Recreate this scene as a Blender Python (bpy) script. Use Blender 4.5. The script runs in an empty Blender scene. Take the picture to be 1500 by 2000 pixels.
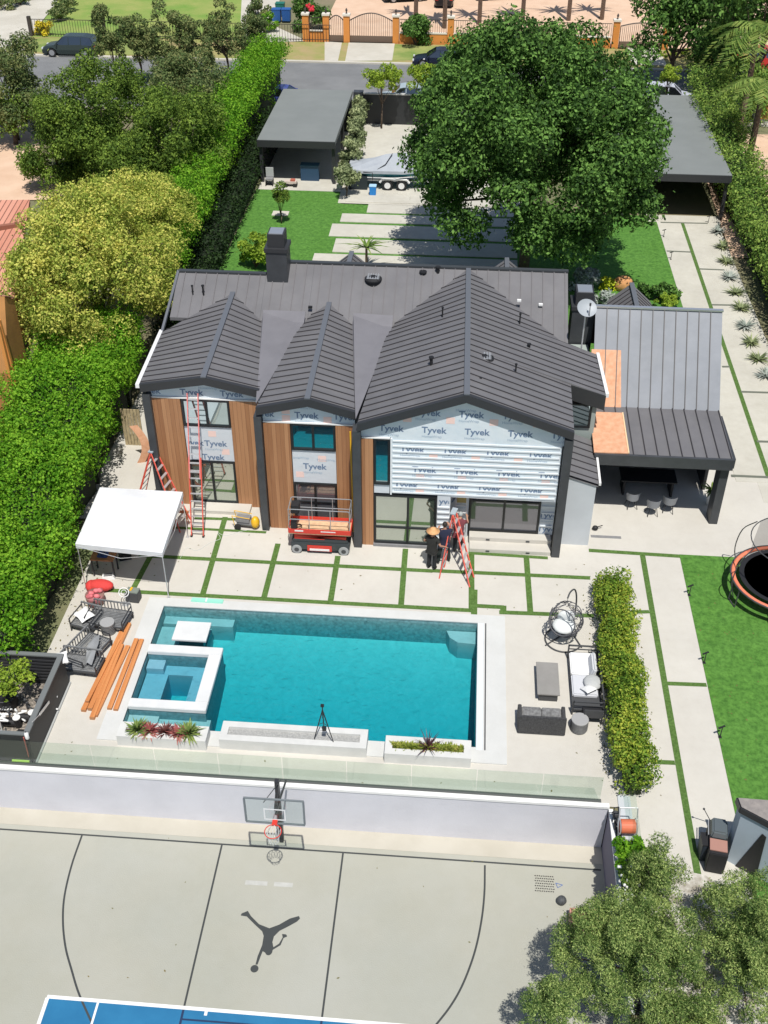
import bpy, bmesh, math, random
import numpy as np
from mathutils import Vector, Matrix
PI=math.pi
S=bpy.context.scene
COL=S.collection
# ---------------- camera ----------------
PITCH,YAW,ROLL,FPX,HC=0.6462,0.0774,0.0021,2140.0,26.0
CAM=Vector((0,0,HC))
fw=Vector((-math.sin(YAW)*math.cos(PITCH),math.cos(YAW)*math.cos(PITCH),-math.sin(PITCH)))
r0=Vector((math.cos(YAW),math.sin(YAW),0)); u0=r0.cross(fw)
rt=r0*math.cos(ROLL)+u0*math.sin(ROLL); up=rt.cross(fw)
cd=bpy.data.cameras.new('camera'); cam=bpy.data.objects.new('camera',cd); COL.objects.link(cam); S.camera=cam
cd.sensor_fit='VERTICAL'; cd.sensor_height=24; cd.lens=24*FPX/2000; cd.clip_start=.1; cd.clip_end=2000
M=Matrix((( rt.x,up.x,-fw.x,0),(rt.y,up.y,-fw.y,0),(rt.z,up.z,-fw.z,0),(0,0,0,1)))
cam.matrix_world=Matrix.Translation(CAM)@M
# ---------------- light ----------------
SUNV=Vector((-0.115,0.45,-1)).normalized()      # direction the light travels
sd=bpy.data.lights.new('sun','SUN'); sd.energy=4.6; sd.angle=math.radians(.5); sd.color=(1,.965,.9)
so=bpy.data.objects.new('sun',sd); COL.objects.link(so)
so.rotation_euler=SUNV.to_track_quat('-Z','Y').to_euler(); so.location=(0,0,60)
W=bpy.data.worlds.new('World'); S.world=W; W.use_nodes=True
nt=W.node_tree; bg=nt.nodes['Background']; sk=nt.nodes.new('ShaderNodeTexSky'); sk.sky_type='NISHITA'; sk.sun_disc=False
sk.sun_elevation=math.asin(-SUNV.z); sk.sun_rotation=math.atan2(-SUNV.x,-SUNV.y); sk.air_density=1.0; sk.dust_density=1.0
nt.links.new(sk.outputs[0],bg.inputs[0]); bg.inputs[1].default_value=.085
S.view_settings.view_transform='Standard'; S.view_settings.look='None'; S.view_settings.exposure=0.0; S.view_settings.gamma=1
S.render.engine='CYCLES'
S.cycles.max_bounces=6; S.cycles.transparent_max_bounces=12
# ---------------- turning a pixel of the 1500x2000 picture into a point of the place ----------------
def ray(p): return fw+rt*((p[0]-750)/FPX)+up*((1000-p[1])/FPX)
def G(p,z=0.0):
    d=ray(p); return CAM+d*((z-HC)/d.z)
def PY(p,y):
    d=ray(p); return CAM+d*(y/d.y)
def PX(p,x):
    d=ray(p); return CAM+d*(x/d.x)
def ONP(p,p0,n):
    d=ray(p); n=Vector(n); return CAM+d*((Vector(p0)-CAM).dot(n)/d.dot(n))
# ---------------- materials ----------------
MATS={}
def mat(name,col,rough=.6,metal=0,var=0.0,scale=3.0,bump=0.0,bscale=20.0,col2=None,spec=.5,detail=4,emit=None,sheen=0,coord='Object',ramp=(.35,.65)):
    if name in MATS: return MATS[name]
    m=bpy.data.materials.new(name); m.use_nodes=True; t=m.node_tree; b=t.nodes['Principled BSDF']
    b.inputs['Base Color'].default_value=(*col,1); b.inputs['Roughness'].default_value=rough; b.inputs['Metallic'].default_value=metal
    b.inputs['Specular IOR Level'].default_value=spec
    tc=t.nodes.new('ShaderNodeTexCoord')
    if var>0 or col2:
        n=t.nodes.new('ShaderNodeTexNoise'); n.inputs['Scale'].default_value=scale; n.inputs['Detail'].default_value=detail; n.inputs['Roughness'].default_value=.6
        t.links.new(tc.outputs[coord],n.inputs['Vector'])
        r=t.nodes.new('ShaderNodeValToRGB'); r.color_ramp.elements[0].position=ramp[0]; r.color_ramp.elements[1].position=ramp[1]
        c2=col2 if col2 else tuple(min(1,c*(1+var)) for c in col); c1=col if col2 else tuple(c*(1-var) for c in col)
        r.color_ramp.elements[0].color=(*c1,1); r.color_ramp.elements[1].color=(*c2,1)
        t.links.new(n.outputs[0],r.inputs[0]); t.links.new(r.outputs[0],b.inputs['Base Color'])
    if bump>0:
        n2=t.nodes.new('ShaderNodeTexNoise'); n2.inputs['Scale'].default_value=bscale; n2.inputs['Detail'].default_value=5
        t.links.new(tc.outputs[coord],n2.inputs['Vector'])
        bp=t.nodes.new('ShaderNodeBump'); bp.inputs['Strength'].default_value=bump; bp.inputs['Distance'].default_value=.05
        t.links.new(n2.outputs[0],bp.inputs['Height']); t.links.new(bp.outputs[0],b.inputs['Normal'])
    MATS[name]=m; return m
def concrete(name,c,c2,stain=.25):
    m=mat(name,c,rough=.8,col2=c2,scale=.35,detail=8,bump=.15,bscale=30); t=m.node_tree; b=t.nodes['Principled BSDF']
    src=b.inputs['Base Color'].links[0].from_socket
    tc=[n for n in t.nodes if n.type=='TEX_COORD'][0]
    n=t.nodes.new('ShaderNodeTexNoise'); n.inputs['Scale'].default_value=2.3; n.inputs['Detail'].default_value=9; n.inputs['Roughness'].default_value=.72
    t.links.new(tc.outputs['Object'],n.inputs['Vector'])
    r=t.nodes.new('ShaderNodeValToRGB'); r.color_ramp.elements[0].position=.34; r.color_ramp.elements[1].position=.60
    r.color_ramp.elements[0].color=(.80,.78,.74,1); r.color_ramp.elements[1].color=(1,1,1,1)
    mx=t.nodes.new('ShaderNodeMix'); mx.data_type='RGBA'; mx.blend_type='MULTIPLY'; mx.inputs[0].default_value=stain
    t.links.new(n.outputs[0],r.inputs[0]); t.links.new(src,mx.inputs[6]); t.links.new(r.outputs[0],mx.inputs[7]); t.links.new(mx.outputs[2],b.inputs['Base Color'])
    return m
def mottle(m,scale,c0,fac,detail=8,pos=(.35,.65)):
    t=m.node_tree; b=t.nodes['Principled BSDF']; src=b.inputs['Base Color'].links[0].from_socket
    tc=[n for n in t.nodes if n.type=='TEX_COORD'][0]
    n=t.nodes.new('ShaderNodeTexNoise'); n.inputs['Scale'].default_value=scale; n.inputs['Detail'].default_value=detail; n.inputs['Roughness'].default_value=.7
    t.links.new(tc.outputs['Object'],n.inputs['Vector'])
    r=t.nodes.new('ShaderNodeValToRGB'); r.color_ramp.elements[0].position=pos[0]; r.color_ramp.elements[1].position=pos[1]
    r.color_ramp.elements[0].color=(*c0,1); r.color_ramp.elements[1].color=(1,1,1,1)
    mx=t.nodes.new('ShaderNodeMix'); mx.data_type='RGBA'; mx.blend_type='MULTIPLY'; mx.inputs[0].default_value=fac
    t.links.new(n.outputs[0],r.inputs[0]); t.links.new(src,mx.inputs[6]); t.links.new(r.outputs[0],mx.inputs[7]); t.links.new(mx.outputs[2],b.inputs['Base Color']); return m
def leafmat(name,c1,c2,c3,trans=.3,spread=.5,g=1.0):
    c1,c2,c3=[tuple(min(.9,v*g) for v in c) for c in (c1,c2,c3)]
    if name in MATS: return MATS[name]
    m=bpy.data.materials.new(name); m.use_nodes=True; t=m.node_tree; b=t.nodes['Principled BSDF']; out=t.nodes['Material Output']
    g=t.nodes.new('ShaderNodeNewGeometry'); tc=t.nodes.new('ShaderNodeTexCoord')
    n=t.nodes.new('ShaderNodeTexNoise'); n.inputs['Scale'].default_value=.95; n.inputs['Detail'].default_value=4
    t.links.new(tc.outputs['Object'],n.inputs['Vector'])
    mth=t.nodes.new('ShaderNodeMath'); mth.operation='MULTIPLY_ADD'; mth.inputs[1].default_value=spread
    t.links.new(g.outputs['Random Per Island'],mth.inputs[0])
    m2=t.nodes.new('ShaderNodeMath'); m2.operation='MULTIPLY_ADD'; m2.inputs[1].default_value=(1-spread+.15)*2.0; m2.inputs[2].default_value=-(1-spread+.15)*.5
    t.links.new(n.outputs[0],m2.inputs[0]); t.links.new(m2.outputs[0],mth.inputs[2])
    r=t.nodes.new('ShaderNodeValToRGB'); r.color_ramp.elements[0].position=.2; r.color_ramp.elements[1].position=.85
    r.color_ramp.elements[0].color=(*c1,1); r.color_ramp.elements[1].color=(*c3,1); e=r.color_ramp.elements.new(.52); e.color=(*c2,1)
    t.links.new(mth.outputs[0],r.inputs[0]); t.links.new(r.outputs[0],b.inputs['Base Color'])
    b.inputs['Roughness'].default_value=.65; b.inputs['Specular IOR Level'].default_value=.18
    tr=t.nodes.new('ShaderNodeBsdfTranslucent'); t.links.new(r.outputs[0],tr.inputs[0])
    ms=t.nodes.new('ShaderNodeMixShader'); ms.inputs[0].default_value=trans
    t.links.new(b.outputs[0],ms.inputs[1]); t.links.new(tr.outputs[0],ms.inputs[2]); t.links.new(ms.outputs[0],out.inputs[0])
    MATS[name]=m; return m
def plankmat(name,c1,c2,w=.14,axis='X',rough=.5,groove=.02):
    m=bpy.data.materials.new(name); m.use_nodes=True; t=m.node_tree; b=t.nodes['Principled BSDF']
    tc=t.nodes.new('ShaderNodeTexCoord'); sp=t.nodes.new('ShaderNodeSeparateXYZ'); t.links.new(tc.outputs['Object'],sp.inputs[0])
    d=t.nodes.new('ShaderNodeMath'); d.operation='DIVIDE'; d.inputs[1].default_value=w; t.links.new(sp.outputs[axis],d.inputs[0])
    f=t.nodes.new('ShaderNodeMath'); f.operation='FLOOR'; t.links.new(d.outputs[0],f.inputs[0])
    wn=t.nodes.new('ShaderNodeTexWhiteNoise'); wn.noise_dimensions='1D'; t.links.new(f.outputs[0],wn.inputs['W'])
    mp=t.nodes.new('ShaderNodeMapping'); mp.inputs['Scale'].default_value=(9,9,.7) if axis=='X' else (.7,9,9)
    t.links.new(tc.outputs['Object'],mp.inputs[0]); n=t.nodes.new('ShaderNodeTexNoise'); n.inputs['Scale'].default_value=1.6; n.inputs['Detail'].default_value=5; t.links.new(mp.outputs[0],n.inputs['Vector'])
    a=t.nodes.new('ShaderNodeMath'); a.operation='MULTIPLY_ADD'; a.inputs[1].default_value=.55; t.links.new(wn.outputs[0],a.inputs[0])
    a2=t.nodes.new('ShaderNodeMath'); a2.operation='MULTIPLY'; a2.inputs[1].default_value=.55; t.links.new(n.outputs[0],a2.inputs[0]); t.links.new(a2.outputs[0],a.inputs[2])
    r=t.nodes.new('ShaderNodeValToRGB'); r.color_ramp.elements[0].position=.15; r.color_ramp.elements[1].position=.85
    r.color_ramp.elements[0].color=(*c1,1); r.color_ramp.elements[1].color=(*c2,1); t.links.new(a.outputs[0],r.inputs[0])
    fr=t.nodes.new('ShaderNodeMath'); fr.operation='FRACT'; t.links.new(d.outputs[0],fr.inputs[0])
    lt=t.nodes.new('ShaderNodeMath'); lt.operation='LESS_THAN'; lt.inputs[1].default_value=groove/w; t.links.new(fr.outputs[0],lt.inputs[0])
    mx=t.nodes.new('ShaderNodeMix'); mx.data_type='RGBA'; mx.inputs[7].default_value=(c1[0]*.35,c1[1]*.35,c1[2]*.35,1)
    t.links.new(lt.outputs[0],mx.inputs[0]); t.links.new(r.outputs[0],mx.inputs[6]); t.links.new(mx.outputs[2],b.inputs['Base Color'])
    b.inputs['Roughness'].default_value=rough
    MATS[name]=m; return m
def glassmat(name,tint,base,mix=.5,rough=.02):
    m=bpy.data.materials.new(name); m.use_nodes=True; t=m.node_tree; b=t.nodes['Principled BSDF']; out=t.nodes['Material Output']
    b.inputs['Base Color'].default_value=(*base,1); b.inputs['Roughness'].default_value=.15
    g=t.nodes.new('ShaderNodeBsdfGlossy'); g.inputs[0].default_value=(*tint,1); g.inputs['Roughness'].default_value=rough
    ms=t.nodes.new('ShaderNodeMixShader'); ms.inputs[0].default_value=mix
    t.links.new(b.outputs[0],ms.inputs[1]); t.links.new(g.outputs[0],ms.inputs[2]); t.links.new(ms.outputs[0],out.inputs[0]); MATS[name]=m; return m
def clearmat(name,tint,refl=.06):
    m=bpy.data.materials.new(name); m.use_nodes=True; t=m.node_tree; out=t.nodes['Material Output']
    tr=t.nodes.new('ShaderNodeBsdfTransparent'); tr.inputs[0].default_value=(*tint,1)
    g=t.nodes.new('ShaderNodeBsdfGlossy'); g.inputs['Roughness'].default_value=.03
    ms=t.nodes.new('ShaderNodeMixShader'); ms.inputs[0].default_value=refl; t.links.new(tr.outputs[0],ms.inputs[1]); t.links.new(g.outputs[0],ms.inputs[2]); t.links.new(ms.outputs[0],out.inputs[0]); MATS[name]=m; return m
# ---------------- meshes ----------------
def rootloc(o):
    v=Vector((0,0,0))
    while o is not None: v=v+Vector(o.location); o=o.parent
    return v
class MB:
    def __init__(s): s.v=[]; s.f=[]; s.m=[]
    def add(s,vs,fs,mi=0):
        k=len(s.v); s.v+= [tuple(v) for v in vs]; s.f+=[tuple(i+k for i in f) for f in fs]; s.m+=[mi]*len(fs); return s
    def box(s,c,d,rz=0,mi=0,rx=0,ry=0,taper=1):
        hx,hy,hz=d[0]/2,d[1]/2,d[2]/2
        R=Matrix.Rotation(rz,3,'Z')@Matrix.Rotation(ry,3,'Y')@Matrix.Rotation(rx,3,'X')
        vs=[]
        for z in (-1,1):
            k=taper if z>0 else 1
            for x,y in ((-1,-1),(1,-1),(1,1),(-1,1)): vs.append(Vector(c)+R@Vector((x*hx*k,y*hy*k,z*hz)))
        return s.add(vs,[(3,2,1,0),(4,5,6,7),(0,1,5,4),(1,2,6,5),(2,3,7,6),(3,0,4,7)],mi)
    def span(s,a,b,mi=0): # box from corner a to corner b
        return s.box([(a[i]+b[i])/2 for i in range(3)],[abs(b[i]-a[i]) for i in range(3)],mi=mi)
    def ring(s,c,ax,r,n,ph=0):
        ax=Vector(ax).normalized(); t=Vector((0,0,1)) if abs(ax.z)<.9 else Vector((1,0,0)); a=ax.cross(t).normalized(); b=ax.cross(a)
        return [Vector(c)+(a*math.cos(2*PI*i/n+ph)+b*math.sin(2*PI*i/n+ph))*r for i in range(n)]
    def tube(s,a,b,r,r2=None,n=8,mi=0,caps=True):
        a=Vector(a); b=Vector(b); ax=b-a
        if ax.length<1e-6: return s
        r2=r if r2 is None else r2
        vs=s.ring(a,ax,r,n)+s.ring(b,ax,r2,n); fs=[(i,i+n,(i+1)%n+n,(i+1)%n) for i in range(n)]
        if caps: fs+=[tuple(range(n)),tuple(reversed(range(n,2*n)))]
        return s.add(vs,fs,mi)
    def bar(s,a,b,w,h,mi=0): # rectangular bar
        a=Vector(a); b=Vector(b); ax=(b-a).normalized(); t=Vector((0,0,1)) if abs(ax.z)<.95 else Vector((0,1,0)); x=ax.cross(t).normalized()*w/2; y=x.normalized().cross(ax).normalized()*h/2
        vs=[a-x-y,a+x-y,a+x+y,a-x+y,b-x-y,b+x-y,b+x+y,b-x+y]
        return s.add(vs,[(3,2,1,0),(4,5,6,7),(0,1,5,4),(1,2,6,5),(2,3,7,6),(3,0,4,7)],mi)
    def path(s,pts,r,n=6,mi=0,rs=None):
        for i in range(len(pts)-1):
            s.tube(pts[i],pts[i+1],rs[i] if rs else r,rs[i+1] if rs else r,n,mi)
        return s
    def lathe(s,prof,c=(0,0,0),n=20,mi=0,ax='Z'):
        vs=[]
        for r,z in prof:
            for i in range(n):
                a=2*PI*i/n; p=(r*math.cos(a),r*math.sin(a),z)
                if ax=='Y': p=(p[0],p[2],p[1])
                if ax=='X': p=(p[2],p[0],p[1])
                vs.append((c[0]+p[0],c[1]+p[1],c[2]+p[2]))
        fs=[]
        for k in range(len(prof)-1):
            for i in range(n): fs.append((k*n+i,k*n+(i+1)%n,(k+1)*n+(i+1)%n,(k+1)*n+i))
        fs.append(tuple(reversed(range(n)))); fs.append(tuple(range((len(prof)-1)*n,len(prof)*n)))
        return s.add(vs,fs,mi)
    def slab(s,pts,th,mi=0): # polygon of 3D points with thickness downwards
        n=len(pts); pts=[Vector(p) for p in pts]
        vs=pts+[p-Vector((0,0,th)) for p in pts]
        fs=[tuple(range(n)),tuple(reversed(range(n,2*n)))]+[(i,i+n,(i+1)%n+n,(i+1)%n) for i in range(n)]
        return s.add(vs,fs,mi)
    def ext(s,pts,d,mi=0):
        n=len(pts); pts=[Vector(p) for p in pts]; d=Vector(d)
        vs=pts+[p+d for p in pts]; fs=[tuple(reversed(range(n))),tuple(range(n,2*n))]+[(i,(i+1)%n,(i+1)%n+n,i+n) for i in range(n)]
        return s.add(vs,fs,mi)
    def poly(s,pts,mi=0): return s.add(pts,[tuple(range(len(pts)))],mi)
    def ball(s,c,r,n=12,m=8,mi=0):
        r=r if hasattr(r,'__len__') else (r,r,r); prof=[]
        vs=[(c[0],c[1],c[2]-r[2])]
        for j in range(1,m):
            t=-PI/2+PI*j/m
            for i in range(n): a=2*PI*i/n; vs.append((c[0]+r[0]*math.cos(t)*math.cos(a),c[1]+r[1]*math.cos(t)*math.sin(a),c[2]+r[2]*math.sin(t)))
        vs.append((c[0],c[1],c[2]+r[2])); fs=[(0,1+(i+1)%n,1+i) for i in range(n)]
        for j in range(m-2):
            for i in range(n): fs.append((1+j*n+i,1+j*n+(i+1)%n,1+(j+1)*n+(i+1)%n,1+(j+1)*n+i))
        k=1+(m-2)*n; fs+=[(k+i,k+(i+1)%n,len(vs)-1) for i in range(n)]
        return s.add(vs,fs,mi)
    def torus(s,c,R,r,ax=(0,0,1),n=28,k=8,mi=0,a0=0,a1=2*PI):
        ax=Vector(ax).normalized(); t=Vector((0,0,1)) if abs(ax.z)<.9 else Vector((1,0,0)); a=ax.cross(t).normalized(); b=ax.cross(a)
        full=abs(a1-a0-2*PI)<1e-6; N=n if full else n+1; vs=[]
        for i in range(N):
            th=a0+(a1-a0)*i/n; o=a*math.cos(th)+b*math.sin(th)
            for j in range(k):
                ph=2*PI*j/k; vs.append(Vector(c)+o*(R+r*math.cos(ph))+ax*r*math.sin(ph))
        fs=[]
        for i in range(n):
            i2=(i+1)%N
            for j in range(k): fs.append((i*k+j,i2*k+j,i2*k+(j+1)%k,i*k+(j+1)%k))
        return s.add(vs,fs,mi)
    def data(s,name,mats,smooth=False,off=None,bevel=0):
        me=bpy.data.meshes.new(name)
        vs=s.v if off is None else [(v[0]-off[0],v[1]-off[1],v[2]-off[2]) for v in s.v]
        me.from_pydata(vs,[],s.f)
        mats=mats if isinstance(mats,(list,tuple)) else [mats]
        for m in mats: me.materials.append(m)
        if len(mats)>1: me.polygons.foreach_set('material_index',s.m)
        bm=bmesh.new(); bm.from_mesh(me); bmesh.ops.recalc_face_normals(bm,faces=bm.faces)
        if bevel>0: bmesh.ops.bevel(bm,geom=[e for e in bm.edges if e.calc_face_angle(0)>.5],offset=bevel,segments=2,affect='EDGES',clamp_overlap=True)
        bm.to_mesh(me); bm.free()
        if smooth: me.polygons.foreach_set('use_smooth',[True]*len(me.polygons))
        me.update(); return me
    def build(s,name,mats,parent=None,w=False,smooth=False,bevel=0,label=None):
        off=rootloc(parent) if (w and parent is not None) else None
        o=bpy.data.objects.new(name,s.data(name,mats,smooth,off,bevel)); COL.objects.link(o)
        if parent is not None: o.parent=parent
        if label: o['label']=label
        return o
def tag(o,label,cat,group=None,kind=None):
    if label: o['label']=label
    if cat: o['category']=cat
    if group: o['group']=group
    if kind: o['kind']=kind
    return o
def thing(name,label,cat,loc=(0,0,0),rz=0,group=None):
    o=bpy.data.objects.new(name,None); COL.objects.link(o); o.location=loc; o.rotation_euler=(0,0,rz); o.empty_display_size=.2
    return tag(o,label,cat,group)
def struct(name,mb,m,label=None):
    o=mb.build(name,m); o['kind']='structure'
    if label: o['label']=label
    return o
def dup(root,loc,rz=0,label=None,scale=None):
    r=root.copy(); COL.objects.link(r); r.location=loc; r.rotation_euler=(0,0,rz)
    if label: r['label']=label
    if scale: r.scale=scale
    for ch in list(root.children):
        c=ch.copy(); COL.objects.link(c); c.parent=r
        for g in ch.children:
            d=g.copy(); COL.objects.link(d); d.parent=c
    return r
def textmesh(s,size=1.0,off=0.0):
    cu=bpy.data.curves.new('t','FONT'); cu.body=s; cu.size=size; cu.offset=off; cu.resolution_u=3
    o=bpy.data.objects.new('t',cu); COL.objects.link(o); bpy.context.view_layer.update()
    me=o.to_mesh(); vs=[tuple(v.co) for v in me.vertices]; fs=[tuple(p.vertices) for p in me.polygons]
    o.to_mesh_clear(); bpy.data.objects.remove(o); bpy.data.curves.remove(cu); return vs,fs
def addtext(mb,tm,mtx,mi=0,clip=None):
    vs=[mtx@Vector(v) for v in tm[0]]; fs=tm[1]
    if clip: fs=[f for f in fs if all(clip(vs[i]) for i in f)]
    mb.add(vs,fs,mi)
# ---------------- foliage ----------------
RNG=np.random.default_rng(7)
def leafquads(P,N,size,asp=.55,jit=.9,droop=0.0):
    n=len(P); N=N+RNG.normal(0,jit,(n,3)); N/=np.linalg.norm(N,axis=1)[:,None]+1e-9
    A=RNG.normal(0,1,(n,3)); A[:,2]-=droop; A-=N*(A*N).sum(1)[:,None]; A/=np.linalg.norm(A,axis=1)[:,None]+1e-9
    B=np.cross(N,A); s=(size*(.55+.9*RNG.random(n)))[:,None]
    V=np.empty((n,4,3)); V[:,0]=P-A*s*.5; V[:,1]=P+B*s*asp*.5; V[:,2]=P+A*s*.5; V[:,3]=P-B*s*asp*.5
    return V
def meshquads(name,V,m,parent,extra=None):
    n=len(V); vs=V.reshape(-1,3); 
    me=bpy.data.meshes.new(name); me.vertices.add(4*n); me.vertices.foreach_set('co',vs.astype(np.float32).ravel())
    me.loops.add(4*n); me.loops.foreach_set('vertex_index',np.arange(4*n,dtype=np.int32)); me.polygons.add(n)
    me.polygons.foreach_set('loop_start',np.arange(0,4*n,4,dtype=np.int32)); me.update(calc_edges=True); me.validate()
    me.materials.append(m)
    o=bpy.data.objects.new(name,me); COL.objects.link(o)
    if parent is not None: o.parent=parent
    return o
def sphdir(n,zmin=-1):
    z=zmin+(1-zmin)*RNG.random(n); a=2*PI*RNG.random(n); r=np.sqrt(1-z*z); return np.stack([r*np.cos(a),r*np.sin(a),z],1)
def blobleaves(blobs,n,size,asp=.55,jit=.7,lo=.55):
    w=np.array([b[1][0]*b[1][1]+b[1][0]*b[1][2] for b in blobs]); w=w/w.sum(); cnt=RNG.multinomial(n,w); out=[]
    for (c,r),k in zip(blobs,cnt):
        if k==0: continue
        d=sphdir(k,-.75); rr=lo+(1-lo)*RNG.random(k)**.4; r=np.array(r)
        rr=rr*(1+.30*np.sin(d[:,0]*9+c[0]*3)*np.sin(d[:,1]*8+c[1]*2)*np.cos(d[:,2]*7+c[2])); rr=rr*np.where(RNG.random(k)<.07,1+.35*RNG.random(k),1)
        P=np.array(c)+d*rr[:,None]*r; out.append(leafquads(P,d+np.array([0,0,.35]),size,asp,jit))
    return np.concatenate(out)
def crown(R,k,rb,zmin=-.45,fill=.25,sq=1.0):
    bl=[]
    for i in range(k):
        d=sphdir(1,zmin)[0]; f=(.72+.22*random.random()) if random.random()>fill else .4*random.random()+.2
        q=rb*(.7+.6*random.random()); bl.append(((d[0]*R[0]*f,d[1]*R[1]*f,d[2]*R[2]*f),(q,q,q*.8*sq)))
    return bl
BARK=None
def tree(name,label,cat,pc,R,k,rb,n,size,lm,base_z=0,group=None,trunk=.18,zmin=-.45,asp=.55,lean=(0,0),core=None,fill=.25,jit=.7,seed=0):
    random.seed(seed+int(pc[0]*10)); base=Vector((pc[0]+lean[0],pc[1]+lean[1],base_z)); t=thing(name,label,cat,base,group=group)
    off=Vector(pc)-base; bl=[((c[0]+off.x,c[1]+off.y,c[2]+off.z),r) for c,r in crown(R,k,rb,zmin,fill)]
    V=blobleaves(bl,n,size,asp,jit); meshquads('crown',V,lm,t)
    mb=MB(); top=Vector((off.x,off.y,max(.4,off.z-R[2]*.35))); 
    mb.tube((0,0,0),top*.55+Vector((.05,0,0)),trunk,trunk*.75,n=9); mb.tube(top*.55+Vector((.05,0,0)),top,trunk*.75,trunk*.5,n=9)
    for c,r in random.sample(bl,min(12,len(bl))): mb.tube(top*random.uniform(.45,1),Vector(c),trunk*.35,trunk*.08,n=6)
    mb.build('trunk',MATS['bark'],t,smooth=True); return t
def hedge(name,label,pts,wd,z0,hts,n,size,lm,core,cat='hedge',rb=.45,den=1.6,seed=1,group=None,inset=False,kind='foliage'):
    # pts: centreline world XY, hts: heights per point
    random.seed(seed); o0=Vector((*pts[0],z0)); t=thing(name,label,cat,o0,group=group); bl=[]; cm=MB()
    for i in range(len(pts)-1):
        a=Vector((*pts[i],0)); b=Vector((*pts[i+1],0)); L=(b-a).length; dr=(b-a)/L; sd=Vector((dr.y,-dr.x,0))
        m=max(1,int(L*den/rb))
        for q in range(m):
            f=(q+random.random())/m; c=a+(b-a)*f; h=hts[i]+(hts[i+1]-hts[i])*f
            nw=max(1,int(wd/rb*.9))
            for j in range(nw+1):
                s_=(j/nw-.5)*(wd-rb*1.2)+random.uniform(-.1,.1)
                rr=rb*random.uniform(.75,1.3); p=c+sd*s_-o0; bl.append(((p.x,p.y,h-z0-rr*.8+random.uniform(-.45,.42)*rb/.5),(rr,rr,rr)))
            for sgn in (-1,1):
                zz=random.uniform(.1,1)*(h-z0-rb); rr=rb*random.uniform(.7,1.1); p=c+sd*sgn*(wd/2-rb*(1.25 if inset else .6))-o0; bl.append(((p.x,p.y,zz+rb*.4),(rr,rr,rr)))
        A=a-o0;B=b-o0; k=.5*wd-rb*(1.3 if inset else .75)
        ha,hb=hts[i]-z0-rb*.9,hts[i+1]-z0-rb*.9
        vs=[A-sd*k,A+sd*k,B+sd*k,B-sd*k]; vs=[Vector((v.x,v.y,0.02)) for v in vs]+[Vector((v.x,v.y,h_)) for v,h_ in zip(vs,(ha,ha,hb,hb))]
        cm.add(vs,[(3,2,1,0),(4,5,6,7),(0,1,5,4),(1,2,6,5),(2,3,7,6),(3,0,4,7)])
    V=blobleaves(bl,n,size,.6,.7,.6); meshquads(kind,V,lm,t); cm.build('branches',core,t); return t
def strappy(mb_,c,n,L,wd,up_=.8,seed=0,curve=.6):
    random.seed(seed); 
    for i in range(n):
        a=2*PI*random.random(); e=random.uniform(up_*.35,up_*1.1); l=L*random.uniform(.6,1.1); d=Vector((math.cos(a),math.sin(a),0)); s_=Vector((-d.y,d.x,0))*wd/2
        p=[Vector(c)]; 
        for k in range(1,4):
            f=k/3; p.append(Vector(c)+d*l*math.cos(e)*f*(1+.2*f)+Vector((0,0,l*math.sin(e)*f-curve*l*f*f*.45)))
        w_=[1,.9,.6,.08]
        vs=[]; 
        for q,wq in zip(p,w_): vs+=[q-s_*wq,q+s_*wq]
        mb_.add(vs,[(0,1,3,2),(2,3,5,4),(4,5,7,6)])
# ---------------- shared materials ----------------
mat('bark',(.12,.085,.06),.9,var=.3,scale=8,bump=.4)
CON=concrete('patio_concrete',(.535,.51,.46),(.59,.565,.51),.22)
CON2=concrete('coping_stone',(.55,.555,.54),(.62,.625,.61),.2)
CON3=concrete('court_concrete',(.375,.38,.335),(.405,.405,.36),.12)
CON4=concrete('drive_concrete',(.50,.48,.42),(.58,.56,.49),.4)
GRS=mat('lawn_grass',(.06,.18,.022),.9,col2=(.13,.31,.05),scale=3.5,detail=10,bump=.6,bscale=60,ramp=(.3,.7))
TURF=mat('artificial_turf',(.075,.155,.028),.9,col2=(.12,.22,.05),scale=12,detail=6,bump=.5,bscale=60)
DRY=mat('dry_grass',(.38,.29,.14),.9,col2=(.25,.28,.07),scale=.5,detail=6,bump=.3)
SOIL=mat('soil',(.14,.09,.06),.95,col2=(.07,.05,.035),scale=2,detail=8,bump=.5)
ASPH=mat('asphalt',(.18,.185,.19),.85,col2=(.215,.22,.225),scale=.5,detail=8,bump=.1,bscale=80)
TAN=mat('tan_paving',(.62,.42,.29),.85,col2=(.70,.50,.36),scale=.5,detail=6)
KERB=concrete('kerb_concrete',(.50,.47,.40),(.58,.55,.48),.3)
FRAME=mat('charcoal_cladding',(.052,.056,.062),.45,var=.12,scale=2)
FASC=mat('dark_fascia',(.035,.036,.04),.45)
ROOF=mat('brown_metal_roof',(.148,.145,.150),.45,metal=0,col2=(.172,.168,.174),scale=.7,detail=6,bump=.06,bscale=3)
ROOFL=mat('grey_metal_roof',(.19,.205,.23),.55,metal=0,col2=(.23,.245,.275),scale=.8,detail=6,bump=.08,bscale=3)
SEAM=mat('roof_seam_shade',(.045,.042,.046),.5)  # ribs coloured darker than the roof to draw their thin shadow lines
FLATR=mat('flat_roof_sheet',(.19,.205,.20),.7,col2=(.21,.225,.22),scale=.5,detail=6)
WOOD=plankmat('cedar_cladding',(.29,.125,.052),(.47,.24,.115),.15,groove=.007)
WRAP=mat('house_wrap',(.66,.74,.79),.6,col2=(.74,.79,.82),scale=1.5,detail=4,bump=.25,bscale=4)
WRAPG=mat('grey_house_wrap',(.62,.66,.70),.6,bump=.25,bscale=4)
INK=mat('wrap_print',(.15,.22,.34),.6)
INK2=mat('wrap_small_print',(.40,.50,.60),.6)
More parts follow.
